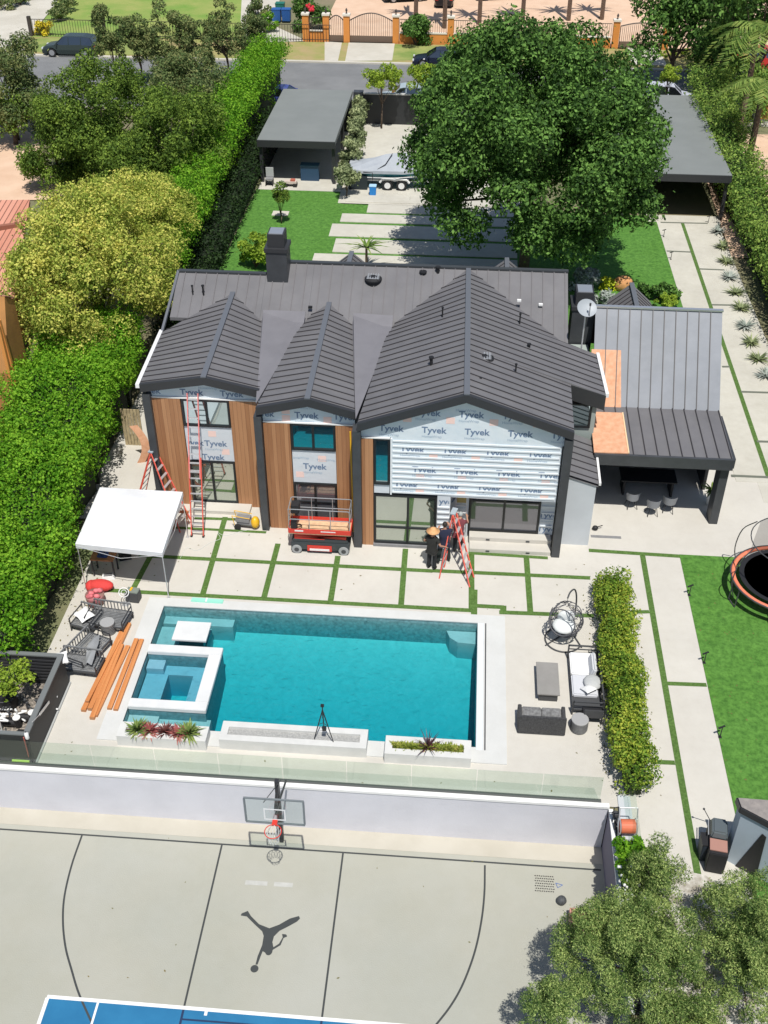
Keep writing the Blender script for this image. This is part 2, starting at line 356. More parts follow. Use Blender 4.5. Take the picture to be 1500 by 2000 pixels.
PATCH=mat('wrap_patch',(.88,.64,.58),.6)
BATT=mat('white_batten',(.72,.76,.79),.6)
LGREY=mat('light_grey_panel',(.52,.55,.58),.6,var=.04,scale=1)
OSB=mat('sheathing_board',(.60,.30,.17),.8,col2=(.70,.40,.25),scale=5,detail=8)
GLS=glassmat('window_glass',(.72,.85,.84),(.012,.03,.03),.55)
GLD=glassmat('door_glass',(.80,.86,.80),(.10,.13,.10),.5,.015)
GLK=glassmat('shaded_glass',(.5,.5,.55),(.12,.12,.13),.3,.02)
WFR=mat('black_frame',(.012,.014,.016),.4)
WHT=mat('white_paint',(.78,.78,.77),.6,var=.03,scale=3)
GALV=mat('bright_metal',(.62,.64,.68),.3,metal=.7)
BLK=mat('black_matte',(.015,.015,.017),.6)
DGREY=mat('dark_grey_plastic',(.06,.062,.066),.6)
MGREY=mat('mid_grey',(.22,.22,.225),.7,var=.1,scale=4)
RED=mat('red_paint',(.62,.045,.03),.4)
ORG=mat('orange_fibreglass',(.68,.10,.065),.45)
ALU=mat('aluminium',(.66,.67,.68),.35,metal=.6)
RUB=mat('rubber',(.02,.02,.02),.8)
YEL=mat('yellow_plastic',(.75,.43,.02),.4)
mottle(GRS,.45,(.78,.86,.6),.7); mottle(GRS,7,(.55,.62,.45),.6,pos=(.38,.55)); mottle(TURF,3,(.6,.62,.45),.7); mottle(ROOF,.9,(.82,.82,.85),.6); mottle(ROOFL,.6,(.85,.87,.9),.7); mottle(WRAP,.8,(.9,.93,.97),.7); mottle(ASPH,.15,(.85,.85,.85),.8); mottle(CON3,.12,(.93,.90,.82),.7); mottle(CON,9,(.9,.88,.84),.35,pos=(.3,.45))
# ---------------- the ground ----------------
def sheet(xs,ys,skip,z):
    mb=MB()
    for i in range(len(xs)-1):
        for j in range(len(ys)-1):
            if skip((xs[i]+xs[i+1])/2,(ys[j]+ys[j+1])/2): continue
            mb.poly([(xs[i],ys[j],z),(xs[i+1],ys[j],z),(xs[i+1],ys[j+1],z),(xs[i],ys[j+1],z)])
    return mb
PL,PR,PB,PT=-9.98,1.08,22.62,28.22     # pool hole
pool_=lambda x,y: PL<x<PR and PB<y<PT
CW=20.72; CX=4.98                        # court wall line, court right edge
g=sheet([-600,-14.2,PL,PR,CX,20,600],[-300,CW,PB,PT,36,900],lambda x,y: pool_(x,y) or (x<CX and y<CW),-.06)
struct('ground',g,mat('dry_earth',(.23,.19,.12),.95,col2=(.12,.15,.06),scale=.12,detail=8,bump=.3))
pt=sheet([-13.35,PL,PR,5.6,8.58],[CW,PB,PT,36.2],pool_,0.0)
pt.poly([(8.58,32.62,0),(20,32.62,0),(20,36.2,0),(8.58,36.2,0)]); pt.poly([(5.6,36.2,0),(12.4,36.2,0),(12.4,45,0),(5.6,45,0)])
pt.poly([(5.6,CW,0),(8.58,CW,0),(8.58,14,0),(5.6,14,0)]); pt.poly([(-14.6,33,0),(-13.35,33,0),(-13.35,36.2,0),(-14.6,36.2,0)])
pt.poly([(-14.6,36.2,0),(-11,36.2,0),(-11,45,0),(-14.6,45,0)])
struct('patio',pt,CON)
def quadpx(mb,pts,z=.004): mb.poly([G(p,z) for p in pts])
def strip(mb,a,b,w,z=.006):
    a=Vector((*a,z));b=Vector((*b,z)); d=(b-a).normalized(); n=Vector((-d.y,d.x,0))*w/2
    mb.poly([a-n,b-n,b+n,a+n])
js=MB()  # turf joints between the slabs
def spx(a,b,w,z=.006):
    A=G(a);B=G(b); strip(js,(A.x,A.y),(B.x,B.y),w,z)
yA=G((600,1102)).y; yB=G((600,1174)).y
strip(js,(-11.6,yA),(-.6,yA-.02),.2); strip(js,(-.6,yA+.0),(5.15,yA+.05),.2,.0065)
strip(js,(-12.2,yB),(1.02,yB-.03),.2,.0065)
strip(js,(.95,30.0),(.95,28.55),.22,.007)
strip(js,(.9,G((960,1185)).y),(2.0,G((960,1185)).y),.2,.0072); spx((983,1183),(983,1198),.22,.0075); spx((975,1196),(1160,1203),.2,.0078)
for a,b in (((440,1010),(395,1165)),((543,1062),(515,1170)),((660,1086),(645,1178)),((792,1072),(783,1186)),((921,1080),(921,1195)),((1028,1088),(1036,1198)),((300,1075),(255,1160))): spx(a,b,.21,.008)
spx((915,1080),(1070,1090),.17,.009); spx((380,1012),(500,1016),.16,.0085); spx((330,1030),(520,1040),.14,.009)
spx((1150,1075),(1335,1087),.2,.0066)
strip(js,(7.2,32.5),(7.2,18.6),.2,.0062)
for a,b in (((1230,1196),(1268,1195)),((1270,1488),(1318,1490)),((1300,1335),(1380,1338))): spx(a,b,.17,.0095)
strip(js,(13.08,64.8),(12.92,37.9),.2,.026)
tag(js.build('turf_joints',TURF),'narrow strips of green artificial turf between the pale patio slabs','turf',kind='stuff')
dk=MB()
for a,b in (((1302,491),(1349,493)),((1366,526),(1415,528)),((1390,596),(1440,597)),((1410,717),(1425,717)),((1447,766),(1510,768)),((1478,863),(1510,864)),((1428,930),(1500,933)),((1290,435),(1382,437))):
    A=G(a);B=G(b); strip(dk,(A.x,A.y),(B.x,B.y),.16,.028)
struct('path_joints',dk,mat('dark_joint',(.14,.15,.12),.9))  # dark joints across the side path slabs
# paths, lawns
pp=MB(); pp.span((11.55,37.6,-.03),(15.2,64.9,.02)); pp.span((11.0,64.9,-.03),(15.4,66,.021)); pp.span((12.4,36.2,-.03),(20,45,.008)); struct('side_path',pp,CON4)
lw=MB(); lw.poly([(8.58,32.62,.012),(8.58,14,.012),(24,14,.012),(24,32.62,.012)]); struct('side_lawn',lw,GRS)
lf=MB(); lf.poly([(-13.6,44,.012),(11.55,44,.012),(11.55,65.8,.012),(-7.9,66.2,.012),(-8.2,68.3,.012),(-13.6,68.3,.012)]); struct('front_lawn',lf,GRS)
gd=MB(); gd.poly([(4.6,42.5,.02),(11.4,42.5,.02),(11.4,48.5,.02),(4.6,47.5,.02)]); struct('planting_bed',gd,SOIL)
sl=MB()
for tl,bl,xr in (((677,381),(674,395),2.5),((718,400),(716,416),2.9),((666,418),(664,434),3.2),((647,438),(642,462),3.2),((654,467),(649,493),3.0),((615,496),(608,516),3.0)):
    a=G(tl);b=G(bl); sl.span((b.x,b.y,-.02),(xr,a.y,.05))
b=G((600,522)); sl.span((b.x,b.y-3,-.02),(3,b.y,.05))
struct('stepping_slabs',sl,CON4)
dv=MB(); dv.poly([(-8.1,66.3,.014),(3.5,66.3,.014),(3.5,83,.014),(-8.3,83,.014)]); struct('driveway',dv,CON4)
# road
rd=MB(); rd.poly([(-300,84.4,-.02),(300,84.4,-.02),(300,98.1,-.02),(-300,98.1,-.02)]); struct('road',rd,ASPH)
kb=MB(); kb.span((-300,98.1,-.05),(300,98.5,.1)); kb.span((-300,84.0,-.05),(300,84.4,.1)); struct('kerb',kb,KERB)
pk=MB(); pk.poly([(-300,98.5,.08),(300,98.5,.08),(300,104.6,.08),(-300,104.6,.08)]); struct('verge',pk,DRY)
gv=MB(); gv.poly([G((45,100),.09),G((70,75),.09),G((180,72),.09),G((330,80),.09),G((330,108),.09),G((200,106),.09)]); gv.poly([G((768,86),.09),G((840,90),.09),G((990,96),.09),G((985,120),.09),G((765,117),.09)])
struct('green_verge',gv,mat('verge_grass',(.16,.24,.05),.9,col2=(.30,.32,.10),scale=.5,detail=7))
ds=MB()
for p in ([(634,81),(668,83),(660,119),(634,118)],[(681,83),(771,85),(766,118),(674,119)],[(1222,90),(1285,90),(1303,128),(1235,126)],[(15,5),(118,-5),(60,70),(45,103),(-60,103),(-40,60)]): ds.poly([G(q,.1) for q in p])
struct('driveway_aprons',ds,KERB)
vl=MB(); vl.poly([(-14.5,105.2,.06),(90,105.2,.06),(90,190,.06),(-14.5,190,.06)]); struct('villa_forecourt',vl,TAN)
nl=MB(); nl.poly([G((62,72),.1),G((120,-10),.1),G((175,-40),.1),G((470,-40),.1),G((475,30),.1),G((520,75),.1)]); struct('neighbour_lawn',nl,mat('pale_lawn',(.15,.28,.04),.9,col2=(.30,.33,.09),scale=.25,detail=6))
nd=MB(); nd.poly([G((475,-60),.11),G((560,-60),.11),G((535,50),.11),G((600,80),.11),G((480,85),.11),G((470,40),.11)]); struct('neighbour_driveway',nd,KERB)
n2=MB(); n2.poly([G(q,.0) for q in ((-500,245),(40,246),(62,262),(75,275),(85,315),(130,350),(120,390),(-500,395))]); struct('neighbour_yard',n2,TAN)
n3=MB(); n3.poly([(15.2,60,.01),(60,60,.01),(60,82,.01),(16,82,.01)]); struct('neighbour_paving',n3,TAN)
# ---------------- sport court ----------------
ZC=-1.9
ct=MB(); ct.poly([(-60,-10,ZC),(CX,-10,ZC),(CX,CW,ZC),(-60,CW,ZC)]); struct('court',ct,CON3)
LINE=mat('court_line_paint',(.045,.05,.05),.7)
cl=MB(); z=ZC+.004
yb=19.9
def cst(a,b,w=.055,z=z): strip(cl,a,b,w,z)
cst((-60,yb),(4.9,yb)); cst((-6.42,yb),(-6.42,5),z=z+.001); cst((-2.75,yb),(-2.75,5),z=z+.001)
hc=(-4.6,18.3)
arc=[G(p,ZC) for p in ((160,1632),(140,1690),(126,1750),(123,1800),(128,1850),(140,1895),(155,1943),(185,2010))]
def smooth_line(pts,n=6):
    out=[]; P=[2*pts[0]-pts[1]]+pts+[2*pts[-1]-pts[-2]]
    for i in range(1,len(P)-2):
        for k in range(n):
            t=k/n; out.append(.5*((2*P[i])+(-P[i-1]+P[i+1])*t+(2*P[i-1]-5*P[i]+4*P[i+1]-P[i+2])*t*t+(-P[i-1]+3*P[i]-3*P[i+1]+P[i+2])*t**3))
    return out+[pts[-1]]
def ribbon(mb,pts,w,z):
    L=[];R_=[]
    for i,p in enumerate(pts):
        d=(pts[min(i+1,len(pts)-1)]-pts[max(i-1,0)]).normalized(); nn=Vector((-d.y,d.x,0))*w/2
        L.append(Vector((p.x,p.y,z))-nn); R_.append(Vector((p.x,p.y,z))+nn)
    vs=L+R_; n=len(pts); mb.add(vs,[(i,i+1,i+1+n,i+n) for i in range(n-1)])
ribbon(cl,smooth_line(arc),.055,z+.002)
arc2=[G(p,ZC) for p in ((947,1690),(946,1745),(940,1800),(927,1860),(905,1920),(880,1965),(845,2010))]
ribbon(cl,smooth_line(arc2),.055,z+.002)
struct('court_lines',cl,LINE)
bc=MB(); 
o=G((92,1945),ZC); bc.poly([(-10.05,-10,ZC+.003),(12,-10,ZC+.003),(4.9,14.72,ZC+.003),(-10.05,14.75,ZC+.003)]) if False else bc.poly([(-10.08,5,ZC+.003),(4.9,5,ZC+.003),(4.9,14.7,ZC+.003),(-10.08,14.76,ZC+.003)])
struct('blue_court_area',bc,mat('blue_court_paint',(.012,.14,.30),.6,col2=(.02,.175,.35),scale=.8,detail=6))
wl=MB(); strip(wl,(-10.12,14.78),(4.9,14.72),.1,ZC+.007); strip(wl,(-10.1,14.75),(-10.1,5),.1,ZC+.009); strip(wl,(-8.72,14.72),(-8.72,5),.06,ZC+.009); wl.span((-5.85,14.6,ZC+.006),(-5.77,14.73,ZC+.008))
struct('white_court_lines',wl,WHT)
bl=MB(); strip(bl,(-6.42,14.7),(-6.42,5),.06,ZC+.011); strip(bl,(-2.75,14.7),(-2.75,5),.06,ZC+.011); strip(bl,(-6.42,14.45),(-2.75,14.45),.05,ZC+.012); struct('dark_blue_court_lines',bl,mat('dark_blue_line',(.01,.03,.09),.7))
# leaping player silhouette painted on the court
sil=[(472,1784),(484,1779),(490,1789),(506,1805),(526,1813),(545,1806),(566,1794),(584,1789),(586,1794),(580,1800),(562,1810),(546,1818),(535,1829),(532,1840),(534,1850),(545,1843),(552,1831),(551,1824),(559,1825),(561,1829),(554,1832),(548,1846),(533,1855),(530,1862),(521,1864),(517,1860),(513,1858),(509,1868),(503,1884),(499,1884),(503,1868),(512,1846),(515,1828),(512,1819),(498,1806),(482,1790),(470,1788)]
lg=MB(); pts=[G(p,ZC+.005) for p in sil]; lg.poly(pts); c=G((497,1892),ZC+.005); lg.poly([(c.x+.11*math.cos(a*PI/10),c.y+.11*math.sin(a*PI/10),ZC+.0055) for a in range(20)]); c=G((525,1858),ZC+.005); lg.poly([(c.x+.1*math.cos(a*PI/10),c.y+.12*math.sin(a*PI/10),ZC+.006) for a in range(20)])
struct('court_emblem',lg,LINE,'dark silhouette of a leaping basketball player painted on the court')
wt=MB()
random.seed(3)
for a,b in ((480,522),(536,571)):
    x=a
    while x<b:
        w=random.choice((5,6,7)); p=G((x,1719+(x-480)*.06),ZC+.005); q=G((min(x+w-1.5,b),1728+(x-480)*.06),ZC+.005); wt.poly([(p.x,q.y,ZC+.005),(q.x,q.y,ZC+.005),(q.x,p.y,ZC+.005),(p.x,p.y,ZC+.005)]); x+=w
struct('worn_white_lettering',wt,mat('faded_white_paint',(.50,.50,.47),.8,col2=(.43,.43,.40),scale=6,ramp=(.3,.7)))
# retaining wall
t=thing('retaining_wall','long pale lavender grey retaining wall between pool deck and basketball court','wall',(-3,CW,ZC))
m=MB(); m.span((-60,CW-.02,ZC),(CX-.02,CW+.35,-.065)); m.build('wall_face',mat('lavender_render',(.62,.62,.67),.8,var=.05,scale=.6,bump=.1),t,w=True)
m=MB(); m.span((-60,CW-.05,-.06),(CX,CW+.1,.03)); m.build('white_coping',WHT,t,w=True)
m=MB(); m.span((-60,CW+.1,-.05),(4.75,CW+.22,.05)); m.build('base_rail',mat('dark_rail',(.10,.105,.10),.5),t,w=True)
m=MB(); m.span((-60,20.1,ZC-.02),(CX-.01,CW-.02,ZC+.008)); m.build('footing_strip',mat('warm_concrete',(.44,.41,.34),.8,col2=(.50,.47,.40),scale=.5,detail=7),t,w=True)
# glass balustrade panels on the wall
GLZ=clearmat('clear_glass',(.90,.945,.915))
x=-16; i=0
def zz(): pass
t=thing('glass_balustrade','clear frameless glass balustrade along the top of the retaining wall','balustrade',(-3,CW+.16,0))
while x<4.6:
    x2=min(x+1.9,4.72); m=MB(); m.span((x+.012,CW+.152,.04),(x2-.012,CW+.168,1.07)); m.build('glass_panel',GLZ,t,w=True); x=x2
# right side of the court: low wall with dark face, ledge and glass
t=thing('court_side_wall','court side wall coloured dark for its shade, with pale ledge on top','wall',(CX,18,ZC))
m=MB(); m.span((CX,14.5,ZC),(CX+.18,CW-.03,-.1)); m.build('wall_face',mat('shade_dark_render',(.15,.14,.19),.8),t,w=True)  # shade of the side turned from the sun put into the wall colour
m=MB(); m.span((CX-.02,14.5,-.1),(CX+.1,CW-.06,-.02)); m.build('white_edge',WHT,t,w=True)
m=MB(); m.span((CX+.1,14.5,-.12),(CX+.26,CW-.2,.0)); m.build('drain_channel',FASC,t,w=True)
m=MB(); m.span((CX+.26,14.5,-.06),(CX+.62,CW+.4,.05)); m.build('ledge',LGREY,t,w=True)
t=thing('glass_screen','frameless glass screen along the court side ledge','balustrade',(CX+.6,18.9,.05))
for k in range(3): m=MB(); m.span((CX+.55,CW+.3-1.7*(k+1)+.02,.05),(CX+.565,CW+.3-1.7*k,1.1)); m.build('glass_panel',GLZ,t,w=True)
# ---------------- pool ----------------
POOLM=mat('caustic_plaster',(.26,.52,.49),.8,col2=(.36,.62,.58),scale=2.2,detail=9,ramp=(.3,.7))
POOLM.node_tree.nodes['Noise Texture'].inputs['Distortion'].default_value=1.6  # distorted mottling stands in for caustic ripple light on the pool floor
t=thing('swimming_pool','rectangular swimming pool with pale stone coping and square raised spa','pool',(-4.4,25.4,0))
m=MB(); D=-2.0
m.poly([(PL,PB,-1.95),(PR,PB,-1.95),(PR,PT,-1.05),(PL,PT,-1.05)]); m.build('basin_floor',POOLM,t,w=True); m=MB()
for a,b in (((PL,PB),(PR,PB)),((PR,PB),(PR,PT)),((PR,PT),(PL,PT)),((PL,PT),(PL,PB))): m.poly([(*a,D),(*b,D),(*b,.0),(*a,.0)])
m.build('basin_walls',mat('shade_dark_tile',(.17,.31,.33),.5,var=.25,scale=9),t,w=True)  # walls coloured darker to stand in for the shadow band at the far side
m=MB()
for a,b in (((PL-.62,PT),(PR+.95,PT+.42)),((PL-.62,PB-.6),(PL,PT)),((PR,PB-.6),(PR+.95,PT)),((PL,PB-.6),(PR,PB))): m.span((*a,-.05),(*b,.035))
m.build('coping',CON2,t,w=True)
m=MB(); m.span((PR+.02,PB-.1,.03),(PR+.2,PT-.02,.045)); m.build('cover_track',mat('pale_blue_lid',(.66,.72,.80),.4),t,w=True)
m=MB(); m.span((PR+.26,PB-.1,.03),(PR+.30,PT-.02,.05)); m.build('cover_slot',DGREY,t,w=True)
LED=mat('ledge_plaster',(.30,.44,.46),.8,var=.06,scale=2)
def gx(p,z=0): v=G(p,z); return v
# shelves below the water
m=MB(); a=G((460,1203),-.4); m.span((PL+.01,G((455,1225),-.45).y,D),(a.x,PT-.01,-.45)); m.build('entry_shelf',LED,t,w=True)
m=MB(); m.span((PL+.011,26.5,D),(-8.2,PT-.55,-.46)); m.build('shelf_bench',LED,t,w=True)
m=MB(); a=G((872,1235),-.5); m.ext([(a.x,PT-.02,D),(PR-.01,PT-.02,D),(PR-.01,PT-.62,D),(a.x+.4,PT-.58,D),(a.x+.12,PT-.35,D)],(0,0,-D-.4)); m.build('corner_bench',LED,t,w=True)
m=MB(); m.span((PL+.01,PB+.02,D),(-7.35,23.45,-.42)); m.build('lower_shelf',LED,t,w=True)
m=MB(); m.span((PL+.011,PB+.03,D),(-9.0,23.44,-.3)); m.build('lower_step',LED,t,w=True)
# spa
sL,sR=PL+.02,G((437,1262),.12).x; sT=G((370,1262),.12).y; sB=G((340,1385),.12).y
m=MB(); w_=.36
for a,b in (((sL,sT-w_),(sR,sT)),((sL,sB),(sR,sB+w_)),((sR-w_*1.15,sB+w_),(sR,sT-w_))): m.span((*a,-.02),(*b,.14))
m.build('spa_coping',mat('white_stone',(.66,.67,.67),.6,var=.05,scale=1.5),t,w=True,bevel=.015)
m=MB()
for a,b in (((sL,sT-w_+.01),(sR-.03,sT-.03)),((sL,sB+.03),(sR-.03,sB+w_-.01)),((sR-w_*1.15+.01,sB+w_-.01),(sR-.03,sT-w_+.01))): m.span((*a,D),(*b,-.021))
m.build('spa_wall',mat('spa_tile',(.09,.22,.26),.5,var=.2,scale=8),t,w=True)
m=MB(); m.span((sL,sT-w_,D),(sR-.3,sT-w_-.42,-.5)); m.span((sL,sB+w_,D),(sR-.3,sB+w_+.3,-.501)); m.span((sL+.01,sB+w_+.3,D),(sL+.75,sT-w_-.42,-.502)); m.span((sR-w_*1.15-.5,sB+w_+.3,D),(sR-w_*1.15+.01,sT-w_-.42,-.503)); m.build('spa_bench',mat('spa_plaster',(.22,.40,.50),.8,var=.06,scale=2),t,w=True)
m=MB(); m.span((sL+.02,sT-w_,D),(sL+.6,sT-w_-.42,-.25)); m.build('spa_step',MATS['spa_plaster'],t,w=True)
a=G((346,1212),.16);b=G((402,1252),.16); m=MB(); m.span((a.x+.02,b.y,.08),(b.x,a.y,.16)); m.build('stone_platform',MATS['white_stone'],t,w=True,bevel=.01)
m=MB(); m.span((a.x+.2,b.y+.18,D),(b.x-.15,a.y-.15,.08)); m.build('platform_plinth',MATS['spa_tile'],t,w=True)
# water
wm=bpy.data.materials.new('pool_water'); wm.use_nodes=True; tt=wm.node_tree; out=tt.nodes['Material Output']; tt.nodes.remove(tt.nodes['Principled BSDF'])
tr=tt.nodes.new('ShaderNodeBsdfTransparent'); gl=tt.nodes.new('ShaderNodeBsdfGlossy'); gl.inputs['Roughness'].default_value=.04
fr=tt.nodes.new('ShaderNodeFresnel'); fr.inputs[0].default_value=1.33; ms=tt.nodes.new('ShaderNodeMixShader')
tc=tt.nodes.new('ShaderNodeTexCoord'); nz=tt.nodes.new('ShaderNodeTexNoise'); nz.inputs['Scale'].default_value=4.5; nz.inputs['Detail'].default_value=4; nz.inputs['Distortion'].default_value=1.2
tt.links.new(tc.outputs['Object'],nz.inputs['Vector']); bp=tt.nodes.new('ShaderNodeBump'); bp.inputs['Strength'].default_value=.55; bp.inputs['Distance'].default_value=.12
tt.links.new(nz.outputs[0],bp.inputs['Height']); tt.links.new(bp.outputs[0],gl.inputs['Normal']); tt.links.new(bp.outputs[0],fr.inputs['Normal'])
tt.links.new(fr.outputs[0],ms.inputs[0]); tt.links.new(tr.outputs[0],ms.inputs[1]); tt.links.new(gl.outputs[0],ms.inputs[2]); tt.links.new(ms.outputs[0],out.inputs[0])
ab=tt.nodes.new('ShaderNodeVolumeAbsorption'); ab.inputs[0].default_value=(.035,.79,.865,1); ab.inputs[1].default_value=1.0; tt.links.new(ab.outputs[0],out.inputs['Volume'])
m=MB(); m.span((PL-.05,PB-.05,D-.05),(PR+.05,PT+.05,-.13)); o=struct('water',m,wm,'rippled turquoise water of the swimming pool')
# ---------------- planters ----------------
PLN=mat('planter_stone',(.60,.60,.58),.7,var=.05,scale=2)
def planter(label,x0,x1,y0,y1,h,fill,fm):
    t=thing('planter',label,'planter',((x0+x1)/2,(y0+y1)/2,0),group='stone planters along the pool edge')
    w=.22; m=MB()
    for a,b in (((x0,y0),(x1,y0+w)),((x0,y1-w),(x1,y1)),((x0,y0+w),(x0+w,y1-w)),((x1-w,y0+w),(x1,y1-w))): m.span((*a,-1.2),(*b,h))
    m.build('trough',PLN,t,w=True); m=MB(); m.span((x0+w,y0+w,0),(x1-w,y1-w,h-.08)); m.build(fill,fm,t,w=True); return t
hp=.42
def pxr(tl,br,z): a=G(tl,z); b=G(br,z); return a.x,b.x,b.y,a.y
GRAV=mat('grey_pebbles',(.36,.36,.35),.9,col2=(.50,.50,.48),scale=25,detail=2,bump=1,bscale=40)
x0,x1,y0,y1=pxr((243,1409),(399,1448),hp); planter('white stone planter with pink and green succulents at left pool corner',x0-.1,x1+.03,y0,y1,hp,'soil',SOIL); P1=(x0,x1,y0,y1)
x0,x1,y0,y1=pxr((444,1408),(715,1462),hp); planter('long white stone trough filled with bare grey pebbles at pool edge',x0-.12,x1,y0,y1,hp,'pebbles',GRAV); P2=(x0,x1,y0,y1)
x0,x1,y0,y1=pxr((754,1436),(920,1482),hp); planter('white stone planter with dense yellow green succulents at right pool end',x0,x1,y0,y1,hp,'soil',SOIL); P3=(x0,x1,y0,y1)
# ---------------- the house ----------------
F1,F2,F3=34.05,32.8,32.05; B1,B2,B3=F1+.27,F2+.27,F3+.27
H=thing('modern_house','two storey modern house with dark metal gable roofs, cedar boards and exposed white wrap','house',(-3.5,38,0))
mainP,mainN=(0,39.7,5.5),(0,-.5,1)
def mz(y): return 5.5+.5*(y-39.7)
def onm(p): return ONP(p,mainP,mainN)
def interp(pl,y):
    for i in range(len(pl)-1):
        a,b=pl[i],pl[i+1]
        if a.y-1e-6<=y<=b.y+1e-6: return a.lerp(b,(y-a.y)/max(1e-6,b.y-a.y))
    return pl[-1] if y>pl[-1].y else pl[0]
def slope(name,ridge,outer,sp=.43,m=ROOF,parent=None,seamh=.034,th=.12):
    y0=max(ridge[0].y,outer[0].y); y1=min(ridge[-1].y,outer[-1].y); ys=[y0+.004]+[y0+sp*(k+.6) for k in range(int((y1-y0)/sp+1)) if y0+sp*(k+.6)<y1-.02]+[p.y for p in outer if y0<p.y<y1]+[p.y+.0015 for p in outer if y0<p.y<y1]+[y1]
    ys=sorted(set(ys)); mb=MB(); A=[interp(ridge,y) for y in ys]; Bq=[interp(outer,y) for y in ys]
    n=len(ys); vs=A+Bq; mb.add(vs,[(i,i+1,i+1+n,i+n) for i in range(n-1)])
    vs2=[v-Vector((0,0,th)) for v in vs]; mb.add(vs2,[(i,i+n,i+1+n,i+1) for i in range(n-1)])
    for i in range(n-1): mb.add([Bq[i],Bq[i+1],Bq[i+1]-Vector((0,0,th)),Bq[i]-Vector((0,0,th))],[(0,1,2,3)])
    r=mb.build(name,m,parent,w=True); sm=MB()
    k=0
    while y0+sp*(k+.6)<y1-.05:
        y=y0+sp*(k+.6); a=interp(ridge,y); b=interp(outer,y); k+=1
        if (a-b).length>.25:
            a=a.lerp(b,.02); sm.bar(a+Vector((0,0,seamh/2)),b+Vector((0,0,seamh/2)),.03,seamh)
    sm.build('standing_seams',SEAM,r,w=True); return r
def fascia(mb,a,b,h=.32,d=.16): # board under the roof edge, hanging down
    a=Vector(a);b=Vector(b); vs=[a,b,b-Vector((0,0,h)),a-Vector((0,0,h))]; mb.ext(vs,(0,d,0))
def V3(*a): return Vector(a)
# front corners on the facade planes
e1L,a1,e1R=PY((272,752),F1),PY((397,738),F1),PY((508,764),F1)
e2L,a2,e2R=PY((499,797),F2),PY((600,780),F2),PY((693,806),F2)
e3L,a3,e3R=PY((697,829),F3),PY((912,772),F3),PY((1122,846),F3)
r1,r2=onm((455,572)),onm((643,592)); ridgeZ=6.8; r3=G((915,524),6.8)
ridges={1:(a1,r1),2:(a2,r2),3:(a3,r3)}
slope('roof_slope',[a1,r1],[e1L,onm((318,648)),r1],parent=H)
v1=onm((511,628)); slope('roof_slope',[a1,r1],[e1R,v1,r1],parent=H)
v2l=G((575,655),5.72); slope('roof_slope',[a2,r2],[e2L,v2l,onm((606,616)),r2],parent=H)
v2r=onm((688,634)); slope('roof_slope',[a2,r2],[e2R,v2r,r2],parent=H)
n3=Vector((.345,0,1)); v3l=G((752,662),5.62); slope('roof_slope',[a3,r3],[e3L,v3l,onm((772,630)),r3],parent=H)
nt_=G((1115,752),5.42); x2=G((1183,770),5.0); x1=G((1165,692),5.0); vr=G((1103,672),5.35)
x2.y=nt_.y+.01; x2=Vector((x2.x,nt_.y+.01,5.02))
slope('roof_slope',[a3,r3],[e3R,nt_,x2,x1,Vector((vr.x,x1.y+.02,vr.z)),r3] if vr.y<x1.y else [e3R,nt_,x2,x1,vr,r3],parent=H)
# ridge caps
for k,(a,b) in ridges.items():
    m=MB(); m.bar(a+V3(0,-.02,.035),b+V3(0,0,.035),.2,.05); m.build('ridge_cap',mat('ridge_metal',(.125,.135,.155),.45,metal=.0),H,w=True)
# crickets between gables
for p in ((v1,v2l.lerp(onm((606,616)),.6),e1R+V3(0,-.9,.0),),(v2r,v3l.lerp(onm((772,630)),.7),e3L.lerp(e2R,.5)+V3(0,-.1,.02))):
    m=MB(); m.slab([p[0]+V3(0,.5,.27),p[1]+V3(0,.5,.27),p[1]+V3(0,0,.03),p[2]+V3(0,0,.02),p[0]+V3(0,0,.03)],.05); m.build('valley_flashing',mat('valley_metal',(.19,.185,.20),.5,metal=0,var=.06,scale=1),H,w=True)
# main roof front slope: left part and right part
xL=G((350,528),6.5).x; xm=-8.15; xr=G((1108,530),6.8).x+.02
yl=41.7; yr=42.3
def mainpoly(x0,x1,y1,y0=39.0): return [V3(x0,y0,mz(y0)),V3(x1,y0,mz(y0)),V3(x1,y1,mz(y1)),V3(x0,y1,mz(y1))]
def mainpart(x0,x1,y1,y0=39.0,y0r=None):
    m=MB(); m.slab(mainpoly(x0,x1,y1,y0),.14); r=m.build('roof_slope',ROOF,H,w=True); s=MB(); x=x0+.3
    while x<x1-.1: s.bar(V3(x,y0+.02,mz(y0)+.015),V3(x,y1-.05,mz(y1)+.015),.028,.03); x+=.45
    s.build('standing_seams',mat('roof_seam_soft',(.14,.132,.14),.5),r,w=True)  # painted seam shade kept faint on the main slope
mainpart(xL,xm,yl,39.6); mainpart(xm+.005,-6.2,yr,39.6); mainpart(-6.195,-2.0,yr,39.55); mainpart(-1.995,xr,yr,38.9)
m=MB()
m.slab([V3(xL,yl,mz(yl)),V3(xm,yl,mz(yl)),V3(xm,46,mz(yl)-2),V3(xL,46,mz(yl)-2)],.14)
m.slab([V3(xm+.005,yr,mz(yr)),V3(xr,yr,mz(yr)),V3(xr,46.3,mz(yr)-2),V3(xm+.005,46.3,mz(yr)-2)],.14); m.build('rear_slope',ROOF,H,w=True)
m=MB(); m.bar((xL,yl+.02,mz(yl)+.03),(xm,yl+.02,mz(yl)+.03),.2,.07); m.bar((xm,yr+.02,mz(yr)+.03),(xr+.02,yr+.02,mz(yr)+.03),.2,.07); m.build('ridge_cap',mat('ridge_dark',(.05,.055,.06),.45),H,w=True)
